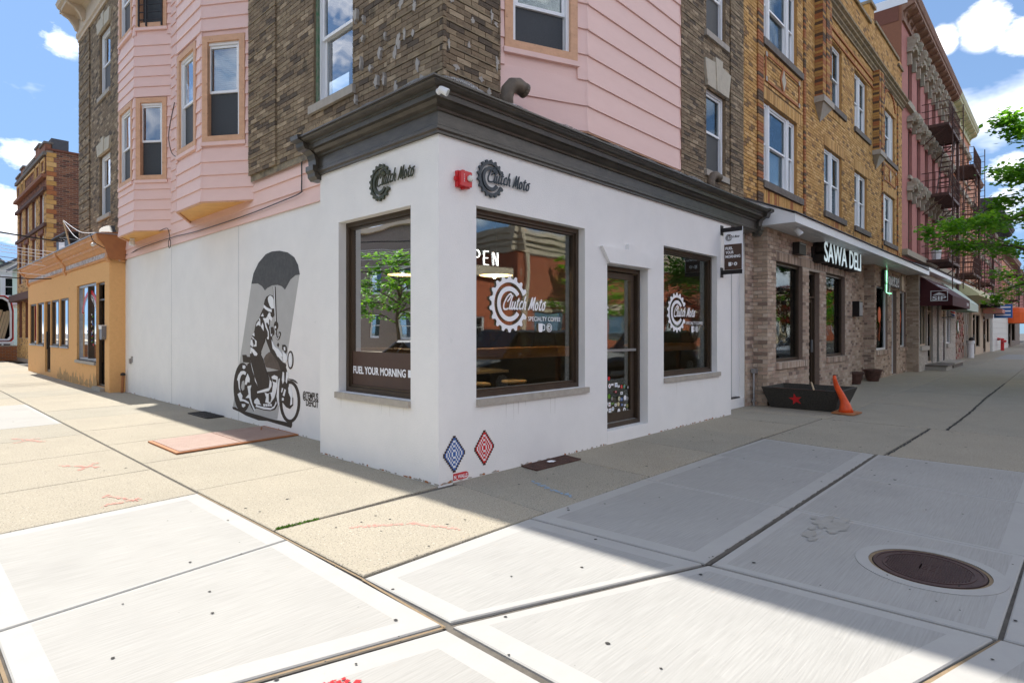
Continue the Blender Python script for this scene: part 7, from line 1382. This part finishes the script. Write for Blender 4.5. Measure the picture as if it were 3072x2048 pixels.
# fire escapes
def fire_escape(x0, x1, levels, y0, y1, lab, top_post=True):
    t = thing('fire_escape', ((x0 + x1) / 2, (y0 + y1) / 2, levels[0]), lab, 'fire escape')
    for li, z in enumerate(levels):
        mb = MB(); mb.box(x0, x1, y1, y1 + .05, z - .12, z); mb.box(x0, x1, y0 - .05, y0, z - .12, z); mb.box(x0, x0 + .05, y1 + .05, y0 - .05, z - .12, z); mb.box(x1 - .05, x1, y1 + .05, y0 - .05, z - .12, z)
        u = x0 + .12
        while u < x1 - .06: mb.box(u, u + .045, y1 + .051, y0 - .051, z - .03, z - .002); u += .115
        mb.build('platform', 'fire_iron', t); mb = MB()
        for zz in (.30, .62, .95): mb.tube([(x0, y0, z + zz), (x0, y1, z + zz), (x1, y1, z + zz), (x1, y0, z + zz)], .018, 5)
        k = 0; u = x0
        while u <= x1 + .01: mb.tube([(u, y1, z), (u, y1, z + .95)], .013, 4); u += .28
        for yy in (y0 - .25, (y0 + y1) / 2): mb.tube([(x0, yy, z), (x0, yy, z + .95)], .013, 4); mb.tube([(x1, yy, z), (x1, yy, z + .95)], .013, 4)
        mb.build('railing', 'fire_iron', t); mb = MB(); mb.tube([(x0 + .2, y0, z - .85), (x0 + .2, y1 + .1, z - .1)], .025, 5); mb.tube([(x1 - .2, y0, z - .85), (x1 - .2, y1 + .1, z - .1)], .025, 5); mb.build('wall_brace', 'fire_iron', t)
        if li:
            zb = levels[li - 1]; mb = MB(); a0, a1 = x0 + .7, x1 - .5; ya, yb = y1 + .12, y1 + .55
            for y_ in (ya, yb): mb.hexa([(a0, y_, zb), (a0 + .14, y_, zb), (a0 + .14, y_ + .03, zb), (a0, y_ + .03, zb), (a1, y_, z), (a1 + .14, y_, z), (a1 + .14, y_ + .03, z), (a1, y_ + .03, z)])
            for k in range(11): f_ = (k + .5) / 11; mb.box(a0 + (a1 - a0) * f_ + .0, a0 + (a1 - a0) * f_ + .14, ya + .031, yb, zb + (z - zb) * f_, zb + (z - zb) * f_ + .03)
            mb.tube([(a0, ya, zb + .8), (a1, ya, z + .8)], .015, 5); mb.build('stair', 'fire_iron', t)
    mb = MB(); zt = levels[-1]; mb.tube([(x1 + .05, y1 + .1, 3.4), (x1 + .05, y1 + .1, zt)], .06, 8); mb.build('drop_ladder_post', 'fire_iron', t); mb = MB(); zz = 3.6
    for yy in (y1 - .04, y1 - .42): mb.box(x0 + .9, x0 + .94, yy, yy + .04, 3.4, zt + .9)
    while zz < zt + .8: mb.box(x0 + .9, x0 + .93, y1 - .38, y1 - .041, zz, zz + .025); zz += .32
    mb.build('ladder', 'fire_iron', t)
    return t
fire_escape(28.3, 31.9, [4.70, 7.62, 10.70], .38, -.62, 'rusty black fire escape on the front of the pink building')
fire_escape(37.5, 41.2, [4.75, 7.7, 10.75], .38, -.62, 'rusty black fire escape on the salmon building with the green cornice')
t = thing('planter_box', (28.9, 0, 4.75), 'white bucket standing on the lowest fire escape landing', 'bucket'); mb = MB(); mb.lathe((28.75, -.1, 4.72), [(.16, 0), (.2, .42), (.21, .44), (.19, .44)], 14); mb.build('bucket_body', 'white_paint', t); mb = MB(); mb.tube([(28.56, -.1, 5.15), (28.75, -.1, 5.05), (28.94, -.1, 5.15)], .01, 4); mb.build('handle', 'black_metal', t)
# ================================================================ SALMON BUILDING, green cornice
def row_building(x0, x1, h, m, cm, lab, nwin, hoods=None, ch=2.0, dep=1.0, yy=.4, floors=((4.85, 6.9), (7.9, 9.9), (10.95, 12.8)), frame='white_vinyl'):
    t = thing('row_building', ((x0 + x1) / 2, 5, 0), lab, 'building'); fr = FS(yy); ops = []; st = (x1 - x0) / nwin
    for k in range(nwin):
        for a, b in floors:
            if b < h: ops.append((x0 + st * (k + .5) - .5, x0 + st * (k + .5) + .5, a, b))
    wall(fr, x0, x1, 3.4, h, ops, 'wall', m, t, reveal=.18)
    for a, b, c, d in ops: sash_window(t, fr, a, b, c, d, d=-.16, fm=frame, fw=.09, screen=False); mb = MB(); mb.fbox(fr, a - .15, b + .15, d, d + .3, .0, .16); mb.fbox(fr, a - .1, b + .1, c - .15, c, .0, .12); mb.build('window_head', hoods or 'ornament', t)
    big_cornice(fr, x0, x1, h, ch, dep, cm, t, max(5, int((x1 - x0) / .9)))
    mb = MB(); mb.poly([(x0, yy, 3), (x0, 14, 3), (x0, 14, h + ch), (x0, yy, h + ch)]); mb.poly([(x0, yy, h + ch), (x1, yy, h + ch), (x1, 14, h + ch), (x0, 14, h + ch)]); mb.build('side_wall', m, t)
    return t
sb = row_building(37.25, 45.9, 13.85, 'salmon_stucco', 'yellow_iron', 'salmon stucco building with pale green bracketed cornice and fire escape', 5, ch=.95, dep=.55)
sb2 = row_building(45.95, 52.4, 11.9, 'salmon_stucco', 'brown_iron', 'salmon brick building between the green cornice and the dark cornice', 3, ch=.5, dep=.25)
row_building(52.45, 72, 10.1, 'pink_stucco', 'grey_roof', 'far building with dark projecting bracketed cornice', 9, ch=1.3, dep=1.0)
row_building(72.1, 92, 8.6, 'salmon_stucco', 'brown_iron', 'low far salmon building near the end of the row', 8, ch=1.2, dep=.6, floors=((4.85, 6.6), (7.3, 8.7)))
row_building(92.1, 135, 8.2, 'pink_stucco', 'brown_iron', 'last pink building at the far end of the row', 12, ch=1.0, dep=.6, floors=((4.85, 6.6), (7.0, 8.0)))
fire_escape(47, 50.5, [4.8, 7.6], .38, -.6, 'black fire escape just before the building with the dark cornice'); fire_escape(76, 80, [4.8, 7.4], .38, -.6, 'smallest black fire escape far down the row')
# shopfronts below
def front(x0, x1, y, m, lab, ops, h=3.9, fm='bronze_frame'):
    t = thing('shopfront', ((x0 + x1) / 2, y, 0), lab, 'shopfront'); fr = FS(y); wall(fr, x0, x1, -.05, h, ops, 'wall', m, t, reveal=.15); mb = MB(); mb.poly([(x0, y, -.05), (x0, y + .8, -.05), (x0, y + .8, h), (x0, y, h)]); mb.poly([(x0, y + .9, 0), (x1, y + .9, 0), (x1, y + .9, h), (x0, y + .9, h)]); mb.poly([(x0, y, h), (x1, y, h), (x1, y + .9, h), (x0, y + .9, h)]); mb.build('shell', m, t)
    for o_ in ops: (glass_door if o_[2] < .3 else store_window)(fr, *o_[:4], .14, fm, par=t)
    return t
f1 = front(32.45, 38.6, -.05, 'flagstone', 'shopfront of irregular pinkish stone with a dark green door', [(32.6, 33.6, .05, 2.9)], fm='green_paint')
rs = random.Random(77); st_ = []
for k in range(220):
    u, z = rs.uniform(33.7, 38.5), rs.uniform(.1, 3.7); r_ = rs.uniform(.09, .17); mb = MB(); mb.prism(FS(-.05), [(u + r_ * math.cos(6.283 * q / 6) * rs.uniform(.8, 1.2), z + r_ * .8 * math.sin(6.283 * q / 6) * rs.uniform(.8, 1.2)) for q in range(6)], .0, rs.uniform(.02, .06)); mb.build('wall_stone', rs.choice(['flagstone', 'flagstone', 'grey_brick_0', 'brown_brick_0', 'pink_stucco']), f1)
t = thing('oval_plaque', (35.5, -.1, 1.6), 'dark green oval plaque on the pinkish stone wall', 'sign'); mb = MB(); mb.prism(FS(-.05), [(35.6 + .3 * math.cos(6.283 * k / 18), 1.75 + .35 * math.sin(6.283 * k / 18)) for k in range(18)], .05, .09); mb.build('plate', 'green_paint', t); mb = MB(); mb.prism(FS(-.05), [(35.6 + .2 * math.cos(6.283 * k / 18), 1.75 + .24 * math.sin(6.283 * k / 18)) for k in range(18)], .091, .095); mb.build('face', 'white_paint', t)
f2 = front(38.65, 42.0, .05, 'slate_tile', 'narrow shopfront clad in dark slate tiles', [])
mb = MB()
for i in range(5):
    for j in range(6): mb.fbox(FS(.05), 38.75 + i * .62, 39.33 + i * .62, .05 + j * .63, .64 + j * .63, .0, .02 + .01 * ((i + j) % 3))
mb.build('slate_panels', 'slate_tile', f2)
front(42.05, 48.0, -.1, 'beige_trim', 'beige shopfront with tall black glass doors', [(42.5, 44.0, .05, 2.6), (44.3, 46.6, .5, 2.6)])
front(48.05, 53.5, -.1, 'beige_trim', 'tan shopfront with narrow bronze windows before the white building', [(48.6, 50.4, .05, 2.6), (51, 53.0, .7, 2.6)])
wb = front(53.55, 69.0, -.25, 'white_siding', 'long low white-painted block shopfront without windows', [], h=3.7)
mb = MB()
for j in range(8): mb.fbox(FS(-.25), 53.6, 69, .45 * j + .43, .45 * j + .44, .0, .015)
mb.build('block_joints', 'galvanized', wb); mb = MB(); mb.fbox(FS(-.25), 53.5, 69, 3.5, 3.75, .0, .12); mb.build('coping', 'pink_siding', wb)
front(69.1, 88, -.2, 'grey_facade', 'farthest grey shopfront beside the orange awning', [(70, 73, .05, 2.6), (75, 80, .5, 2.6)])
t = thing('shop_awning', (72, -1.5, 2.4), 'bright orange rounded awning far down the row', 'awning')
for k in range(5): mb = MB(); mb.lathe((69.6 + k * 1.3, -.9, 2.3), [(.1, 1.5), (.6, 1.4), (.95, 1.0), (1.0, .0)], 14); mb.build('canvas_rib', 'orange_vinyl' if k < 3 else 'beige_trim', t)
t = thing('blue_sign', (50, -.6, 2.5), 'blue projecting sign with white lettering on a white bracket panel', 'sign'); bs = Fr((49.8, -.1, 0), (0, -1, 0), (-1, 0, 0)); mb = MB(); mb.fbox(bs, .0, .45, 2.4, 4.2, -.05, .05); mb.build('panel', 'white_paint', t); mb = MB(); mb.fbox(bs, .5, 1.5, 2.45, 3.4, -.05, .05); mb.build('blue_panel', 'blue_paint', t); mb = MB()
for k in range(3): mb.fbox(bs, .6, 1.4, 2.6 + .27 * k, 2.7 + .27 * k, .051, .06)
mb.build('white_line', 'decal_white', t)
t = thing('bracket_sign', (45.5, -.6, 3), 'square black shop sign on a bracket above the beige shopfront', 'sign'); bs = Fr((44.5, -.1, 0), (0, -1, 0), (-1, 0, 0)); mb = MB(); mb.fbox(bs, .2, 1.2, 3.0, 3.8, -.08, .08); mb.build('panel', 'sign_black', t); gear(bs, .7, 3.4, .3, .2, .081, .09, 'galvanized', t, name='emblem', teeth=10)
t = thing('yellow_awning', (40, -.8, 3.3), 'long pale yellow canvas awning below the salmon building', 'awning'); mb = MB(); mb.hexa([(32.4, -1.3, 3.25), (48, -1.3, 3.25), (48, -.1, 3.25), (32.4, -.1, 3.25), (32.4, -1.28, 3.35), (48, -1.28, 3.35), (48, -.1, 4.3), (32.4, -.1, 4.3)]); mb.build('canvas', 'yellow_canvas', t)
t = thing('pink_awning', (46, -1, 2.6), 'small dusty pink awning over the tan shopfront', 'awning'); mb = MB(); mb.hexa([(47.5, -1.2, 2.75), (52, -1.2, 2.75), (52, -.2, 2.75), (47.5, -.2, 2.75), (47.5, -1.2, 3.0), (52, -1.2, 3.0), (52, -.2, 3.3), (47.5, -.2, 3.3)]); mb.build('canvas', 'chalk_red', t)
t = thing('hydrant_pipe', (38.9, -.4, 0), 'white standpipe with dark cap in front of the slate tiles', 'standpipe'); mb = MB(); mb.lathe((38.9, -.35, 0), [(.16, 0), (.16, .8), (.2, .82), (.2, .98), (.12, 1.0)], 14); mb.build('pipe', 'white_paint', t); mb = MB(); mb.lathe((38.75, -.4, 1.0), [(.13, 0), (.13, .12), (.04, .18)], 12); mb.build('cap', 'black_metal', t)
t = thing('fire_standpipe', (57, -.5, 0), 'red fire department pipe low on the white block wall', 'standpipe'); mb = MB(); mb.tube([(57.5, -.3, .9), (57, -.6, .9), (57, -.6, .0)], .12, 8); mb.tube([(57, -.6, .7), (56.4, -.8, .75)], .1, 8); mb.build('pipe', 'red_paint', t)
# ================================================================ STREET TREES
def tree(x, y, h, cr, n, lab, m='leaf_green', m2='leaf_light', seed=1, cz=None, flat=.75, leaf=.085, trunk_r=.13, low=None, group='street trees along the kerbs', z_low=2.5, taper=.6):
    t = thing('street_tree', (x, y, 0), lab, 'tree', group); r_ = random.Random(seed); mb = MB(); top = Vector((x + r_.uniform(-.3, .3), y + r_.uniform(-.3, .3), h * .92)); base = Vector((x, y, -.1)); pts = [base.lerp(top, k / 6) + Vector((r_.uniform(-.06, .06), r_.uniform(-.06, .06), 0)) for k in range(7)]
    mb.tube(pts, [trunk_r * (1.25 - .17 * k) for k in range(7)], 10); mb.build('trunk', 'bark', t, smooth=True); tips = []; mb = MB()
    for k in range(26):
        f_ = .30 + .66 * (k + .5) / 26; p = pts[0].lerp(top, f_); a = k * 2.4 + r_.random(); L = cr * (1.0 - taper * max(0, f_ - .35)) * r_.uniform(.7, 1.08); d = Vector((math.cos(a), math.sin(a), r_.uniform(.05, .5))).normalized(); e = p + d * L; e.z = max(e.z - .06 * L * L * .4, z_low); m_ = p.lerp(e, .5) + Vector((0, 0, .12 * L)); q = smooth_path([p, m_, e], 4)
        mb.tube(q, [trunk_r * .42 * (1 - .85 * i / (len(q) - 1)) + .006 for i in range(len(q))], 6); tips.append((q, L))
        for s_ in range(3): i = r_.randint(3, len(q) - 2); a2 = a + r_.uniform(-1.3, 1.3); e2 = q[i] + Vector((math.cos(a2), math.sin(a2), r_.uniform(-.2, .4))) * L * .42; mb.tube([q[i], q[i].lerp(e2, .5) + Vector((0, 0, .04)), e2], [.018, .012, .005], 5); tips.append(([q[i], q[i].lerp(e2, .6), e2], L * .5))
    mb.build('branches', 'bark', t); mbs = [MB(), MB()]
    for k in range(n):
        q, L = r_.choice(tips); i = min(len(q) - 1, int((r_.random() ** .6) * len(q))); j = min(i + 1, len(q) - 1); c = q[i].lerp(q[j], r_.random()) + Vector((r_.gauss(0, .17), r_.gauss(0, .17), r_.gauss(0, .12)))
        s_ = leaf * r_.uniform(.7, 1.3); th = r_.random() * 6.283; tilt = r_.gauss(.0, .55); u = Vector((math.cos(th), math.sin(th), math.sin(tilt) * .7)).normalized(); v = u.cross(Vector((r_.gauss(0, .35), r_.gauss(0, .35), 1))).normalized(); g_ = mbs[0 if r_.random() < .62 else 1]; w_ = Vector((0, 0, -.22 * s_))
        b = len(g_.v); g_.v.extend([tuple(c - u * s_), tuple(c - u * .25 * s_ + v * .62 * s_ + w_), tuple(c + u * .35 * s_ + v * .42 * s_ + w_), tuple(c + u * s_ + w_), tuple(c + u * .35 * s_ - v * .42 * s_ + w_), tuple(c - u * .25 * s_ - v * .62 * s_ + w_)]); g_.f.append((b, b + 1, b + 2, b + 3)); g_.f.append((b, b + 3, b + 4, b + 5)); g_.m += [0, 0]
    o = mbs[0].build('crown', m, t); o2 = mbs[1].build('crown', m2, t); return t
tree(19.6, -5.2, 7.8, 4.2, 20000, 'young green street tree whose branches reach in at the right edge', seed=3, leaf=.078, z_low=2.6, taper=.85)
# ================================================================ OTHER SIDE OF THE STREETS (mirrored in the shop windows)
rb = thing('red_brick_building', (26, -30, 0), 'red brick building with beige cornice reflected in the shop windows', 'building'); RX0, RX1, RY = 27.3, 75.0, -24.0
fr = Fr((0, RY, 0), (1, 0, 0), (0, 1, 0)); fe = Fr((RX0, 0, 0), (0, 1, 0), (-1, 0, 0)); rops = [(RX0 + 2 + 5 * k, RX0 + 5 + 5 * k, .7, 3.0) for k in range(9)]
wall(fr, RX0, RX1, -.1, 7.3, rops, 'wall', 'brown_mortar', rb, reveal=.25); wall(fe, -44, RY, -.1, 7.3, [], 'wall', 'brown_mortar', rb)
lb = brick_list(fr, RX0, RX1, .0, 3.35, rops, .42, .13, .025, 'brown_brick_', 3, rng=random.Random(81)) + brick_list(fr, RX0, RX1, 3.9, 7.25, [], .42, .13, .025, 'brown_brick_', 3, rng=random.Random(82)); lb += brick_list(fe, -44, RY, .0, 7.25, [], .42, .13, .025, 'brown_brick_', 3, rng=random.Random(83)); lb = [(a, b, c, d, e, f_, g_, 'red_facade') for a, b, c, d, e, f_, g_, h_ in lb]
lay_bricks(lb, rb, 0, name='brick')
mb = MB(); mb.fbox(fr, RX0 - .1, RX1, 3.42, 3.86, .0, .12); mb.fbox(fe, -44, RY + .1, 3.42, 3.86, .0, .12); mb.build('belt_course', 'beige_trim', rb)
pr_ = [(.0, 7.25), (.12, 7.28), (.12, 7.6), (.22, 7.7), (.22, 8.0), (.38, 8.1), (.38, 8.45), (.5, 8.55), (.5, 8.95), (.0, 9.0)]
mb = MB(); mb.sweep(fr, pr_, RX0 - .8, RX1); mb.sweep(fe, pr_, -44, RY + .8); mb.build('roof_cornice', 'beige_trim', rb)
for a, b, c, d in rops: mb = MB(); frame_boxes(mb, fr, a, b, c, d, .12, -.2, -.05); f = mb.build('window', 'green_paint', rb); mb = MB(); mb.fbox(fr, a + .12, b - .12, c + .12, d - .12, -.15, -.14); mb.build('pane', 'pane_glass', f); mb = MB(); mb.fbox(fr, a - .2, b + .2, d, d + .25, .0, .1); mb.build('window_head', 'beige_trim', f)
for x in (RX0 + .5, RX0 + 15, RX0 + 30): mb = MB(); mb.fbox(fr, x, x + .5, 0, 7.2, .1, .3); mb.build('downpipe', 'beige_trim', rb)
wg = thing('brick_wing', (20, -28, 0), 'low red brick wing with beige parapet left of the reflected brick building', 'building'); wops = [(15.5 + 3.6 * k, 17 + 3.6 * k, .8, 2.6) for k in range(3)]
wall(fr, 13, RX0 - .6, -.1, 5.2, wops, 'wall', 'red_facade', wg, reveal=.2); mb = MB(); mb.fbox(fr, 13, RX0 - .6, 5.2, 5.9, -.4, .25); mb.build('coping', 'beige_trim', wg); mb = MB(); mb.poly([(13, RY, 0), (13, -40, 0), (13, -40, 5.5), (13, RY, 5.5)]); mb.build('side_wall', 'red_facade', wg)
for a, b, c, d in wops: sash_window(wg, fr, a, b, c, d, d=-.15, fw=.1, screen=False)
for k, (xa, xb, hh, mm, lb_) in enumerate(((75.5, 96, 6.5, 'beige_trim', 'pale low building far along the avenue, nearer of two'), (97, 150, 8.5, 'red_facade', 'long red building at the far end of the avenue'))):
    q_ = thing('far_building', ((xa + xb) / 2, -30, 0), lb_, 'building'); oo = [(xa + 2 + 5 * i, xa + 4 + 5 * i, z, z + 1.9) for i in range(int((xb - xa) / 5) - 1) for z in (1.0, 4.2)]; wall(fr, xa, xb, -.1, hh, oo, 'wall', mm, q_, reveal=.2); mb = MB(); mb.poly([(xa, RY, 0), (xa, -40, 0), (xa, -40, hh), (xa, RY, hh)]); mb.fbox(fr, xa, xb, hh, hh + .5, -.3, .3); mb.build('coping', 'beige_trim', q_)
    for a, b, c, d in oo: mb = MB(); frame_boxes(mb, fr, a, b, c, d, .12, -.18, -.05); f_ = mb.build('window', 'white_vinyl', q_); mb = MB(); mb.fbox(fr, a + .12, b - .12, c + .12, d - .12, -.15, -.14); mb.build('pane', 'pane_glass', f_)
gd = thing('grey_stone_building', (-26, 10, 0), 'dark grey building across the side street reflected in the side window', 'building'); fr = Fr((-22, 0, 0), (0, 1, 0), (1, 0, 0)); gops = [(2 + 4 * k, 3.4 + 4 * k, z, z + 1.9) for k in range(9) for z in (1.0, 4.4)]
wall(fr, -4, 40, -.1, 9.2, gops, 'wall', 'grey_facade', gd, reveal=.2); mb = MB(); mb.fbox(fr, -4, 40, 9.2, 9.6, -.3, .3); mb.build('coping', 'beige_trim', gd); mb = MB(); mb.poly([(-22, -4, 0), (-34, -4, 0), (-34, -4, 9.4), (-22, -4, 9.4)]); mb.build('side_wall', 'grey_facade', gd)
for a, b, c, d in gops: sash_window(gd, fr, a, b, c, d, d=-.18, fw=.1, screen=False)
wh = thing('pale_corner_building', (-30, -30, 0), 'pale building diagonally across the crossing', 'building'); fr = Fr((0, -26, 0), (1, 0, 0), (0, 1, 0)); gops = [(-40 + 4 * k, -38.4 + 4 * k, z, z + 1.9) for k in range(5) for z in (1.0, 4.4, 7.6)]
wall(fr, -42, -20, -.1, 10.5, gops, 'wall', 'beige_trim', wh, reveal=.2); mb = MB(); mb.poly([(-20, -26, 0), (-20, -40, 0), (-20, -40, 10.5), (-20, -26, 10.5)]); mb.build('side_wall', 'beige_trim', wh)
for a, b, c, d in gops: sash_window(wh, fr, a, b, c, d, d=-.18, fw=.1, screen=False)
hs = thing('brick_row_house', (-2, -32, 0), 'low brown building across the avenue behind the camera', 'building'); fr = Fr((0, -25.5, 0), (1, 0, 0), (0, 1, 0)); gops = [(-14 + 4 * k, -12.2 + 4 * k, z, z + 1.7) for k in range(6) for z in (1.0, 4.0)]
wall(fr, -16, 10, -.1, 6.4, gops, 'wall', 'brown_brick_0', hs, reveal=.2); mb = MB(); mb.fbox(fr, -16, 10, 6.4, 6.8, -.3, .3); mb.build('coping', 'grey_stone', hs)
for a, b, c, d in gops: sash_window(hs, fr, a, b, c, d, d=-.18, fw=.1, screen=False)
def car(x, y, ang, paint, lab, suv=True, L=4.7, W=1.9):
    """body lofted from side-profile stations, with cabin, glass, wheels, lamps"""
    z0 = -.15; t = thing('parked_car', (x, y, z0), lab, 'car', 'cars parked along the kerbs'); ca, sa = math.cos(ang), math.sin(ang); T = lambda p: (x + p[0] * ca - p[1] * sa, y + p[0] * sa + p[1] * ca, z0 + p[2])
    hb = .98 if suv else .86; ht = 1.68 if suv else 1.42
    st = [(-L / 2, .45, .62, .80), (-L / 2 + .08, .28, hb - .12, .93), (-L / 2 + .5, .24, hb, 1.0), (-.6, .22, hb + .04, 1.0), (.9, .22, hb + .0, 1.0), (L / 2 - .75, .24, hb - .10, .98), (L / 2 - .15, .28, hb - .24, .92), (L / 2, .42, .60, .78)]
    mb = MB(); rings = []
    for (sx, zb, zt, wf) in st:
        w_ = W / 2 * wf; b = len(mb.v); mb.v.extend([T(p) for p in ((sx, -w_ * .92, zb), (sx, -w_, zb + .14), (sx, -w_, (zb + zt) / 2 + .05), (sx, -w_ * .93, zt - .04), (sx, -w_ * .80, zt), (sx, w_ * .80, zt), (sx, w_ * .93, zt - .04), (sx, w_, (zb + zt) / 2 + .05), (sx, w_, zb + .14), (sx, w_ * .92, zb))]); rings.append(b)
    for i in range(len(rings) - 1):
        for k in range(10): k2 = (k + 1) % 10; mb.f.append((rings[i] + k, rings[i] + k2, rings[i + 1] + k2, rings[i + 1] + k)); mb.m.append(0)
    mb.f.append(tuple(rings[0] + k for k in range(10))); mb.m.append(0); mb.f.append(tuple(rings[-1] + k for k in reversed(range(10)))); mb.m.append(0); mb.build('body', paint, t)
    r0, r1 = (-L / 2 + .15, .55) if suv else (-1.35, .45); f0, f1 = (-L / 2 + .55, -.05) if suv else (-.85, .0); b0 = -L / 2 + .12 if suv else -1.75; b1 = 1.25 if suv else 1.15
    wl, wt = W / 2 * .90, W / 2 * .70; zc = hb - .02
    lo = [(b0, -wl, zc), (b1, -wl, zc), (b1, wl, zc), (b0, wl, zc)]; up = [(f0 if not suv else b0 + .28, -wt, ht - .06), (r1 - .1, -wt, ht - .06), (r1 - .1, wt, ht - .06), (f0 if not suv else b0 + .28, wt, ht - .06)]
    mb = MB(); mb.hexa([T(p) for p in lo] + [T(p) for p in up]); mb.build('greenhouse', 'car_glass', t)
    mb = MB(); mb.hexa([T((p[0] * 1.0, p[1] * 1.02, ht - .06)) for p in up] + [T((p[0] * .95, p[1] * .9, ht)) for p in up]); mb.build('roof', paint, t); mb = MB()
    for s_ in (-1, 1):
        for fx in (0, .36, .70, 1.0):
            a = Vector(lo[0]).lerp(Vector(lo[1]), fx); b = Vector(up[0]).lerp(Vector(up[1]), fx); a.y, b.y = s_ * wl * 1.005, s_ * wt * 1.01; mb.tube([T(a), T(b)], .035, 6)
    mb.build('pillars', paint, t)
    for sx in (-L / 2 + .95, L / 2 - .95):
        for s_ in (-1, 1):
            c = Vector(T((sx, s_ * (W / 2 - .2), .34))); ax = (-sa * s_, ca * s_, 0); mb = MB(); mb.lathe(c, [(.30, 0), (.34, .02), (.34, .19), (.31, .215)], 22, axis=ax); wh_ = mb.build('wheel', 'tyre', t); mb = MB(); mb.lathe(c, [(.22, .2), (.22, .222), (.05, .23)], 10, axis=ax); mb.build('rim', 'rim', wh_)
    for s_ in (-1, 1):
        mb = MB(); q = [T(p) for p in ((L / 2 - .2, s_ * .55, .62), (L / 2 - .02, s_ * .55, .60), (L / 2 - .1, s_ * .84, .62), (L / 2 - .3, s_ * .87, .64))]; mb.hexa(q + [(a, b, c + .13) for a, b, c in q]); mb.build('headlight', 'lens_clear', t)
        mb = MB(); q = [T(p) for p in ((-L / 2 + .02, s_ * .6, .75), (-L / 2 + .2, s_ * .6, .75), (-L / 2 + .28, s_ * .88, .75), (-L / 2 + .06, s_ * .84, .75))]; mb.hexa(q + [(a, b, c + .16) for a, b, c in q]); mb.build('tail_light', 'lamp_red', t)
        mb = MB(); mb.lathe(Vector(T((.75, s_ * (W / 2 + .08), hb + .02))), [(.02, -.08), (.09, -.04), (.09, .04), (.02, .08)], 8); mb.build('mirror', paint, t)
    return t
car(8.45, -6.7, math.pi, 'car_black', 'black SUV at the kerb reflected in the big front window'); car(16.0, -6.7, math.pi, 'car_black', 'second black SUV reflected in the smaller front window'); car(24.5, -6.75, math.pi, 'car_grey', 'grey car at the kerb reflected in the deli windows', False); car(33, -6.75, math.pi, 'car_white', 'white car parked farther along the avenue', False)
car(-6.8, 9.3, math.pi / 2, 'car_black', 'dark sedan at the side street kerb reflected in the side window', False); car(-6.8, 17.0, math.pi / 2, 'car_grey', 'grey car parked opposite the tan shop'); car(-6.8, 24, math.pi / 2, 'van_red', 'red car parked along the side street', False)
car(5, -16.5, 0, 'car_grey', 'grey SUV on the far side of the avenue'); car(14, -17.5, 0, 'car_white', 'white car on the far side of the avenue', False)
tree(-12.5 - 5, 13.5, 10.0, 5.4, 9000, 'leafy tree across the side street reflected in the side window', seed=8, m='leaf_light', leaf=.13); tree(-18, 26, 7, 3.8, 3500, 'second leafy tree across the side street', seed=9, leaf=.14)
tree(33, -20.5, 7.5, 4, 4500, 'green tree across the avenue reflected in the deli windows', seed=10, leaf=.14, m='leaf_light'); tree(48, -20.5, 7, 3.6, 3500, 'dark red leaved tree across the avenue', seed=12, leaf=.14, m='leaf_red', m2='leaf_red')
for k, (tx, ty) in enumerate(((60, -20.6), (71, -20.4), (83, -20.7), (96, -20.5), (112, -20.6))): tree(tx, ty, 6.5 + k % 2, 3.6, 1500, ['green tree', 'dark red leaved tree', 'bushy green tree', 'pale green tree', 'last green tree'][k] + ' far along the avenue, reflected in the deli windows', seed=20 + k, leaf=.24, m='leaf_red' if k == 1 else 'leaf_light', m2='leaf_red' if k == 1 else 'leaf_green')
t = thing('street_lamp', (12.5, -19.5, 0), 'tall street lamp with curved arm across the avenue', 'street lamp'); mb = MB(); mb.tube([(12.5, -19.5, 0), (12.5, -19.5, 6.8)], [.11, .07], 10); mb.build('post', 'galvanized', t); mb = MB(); mb.tube(smooth_path([(12.5, -19.5, 6.7), (12.7, -18.7, 7.5), (13.2, -17.5, 7.9)]), .045, 8); mb.build('arm', 'galvanized', t); mb = MB(); mb.lathe((13.3, -17.2, 7.9), [(.05, -.35), (.16, -.2), (.2, .1), (.1, .4)], 12, axis=(.3, 1, 0)); mb.build('lamp_head', 'green_siding', t)
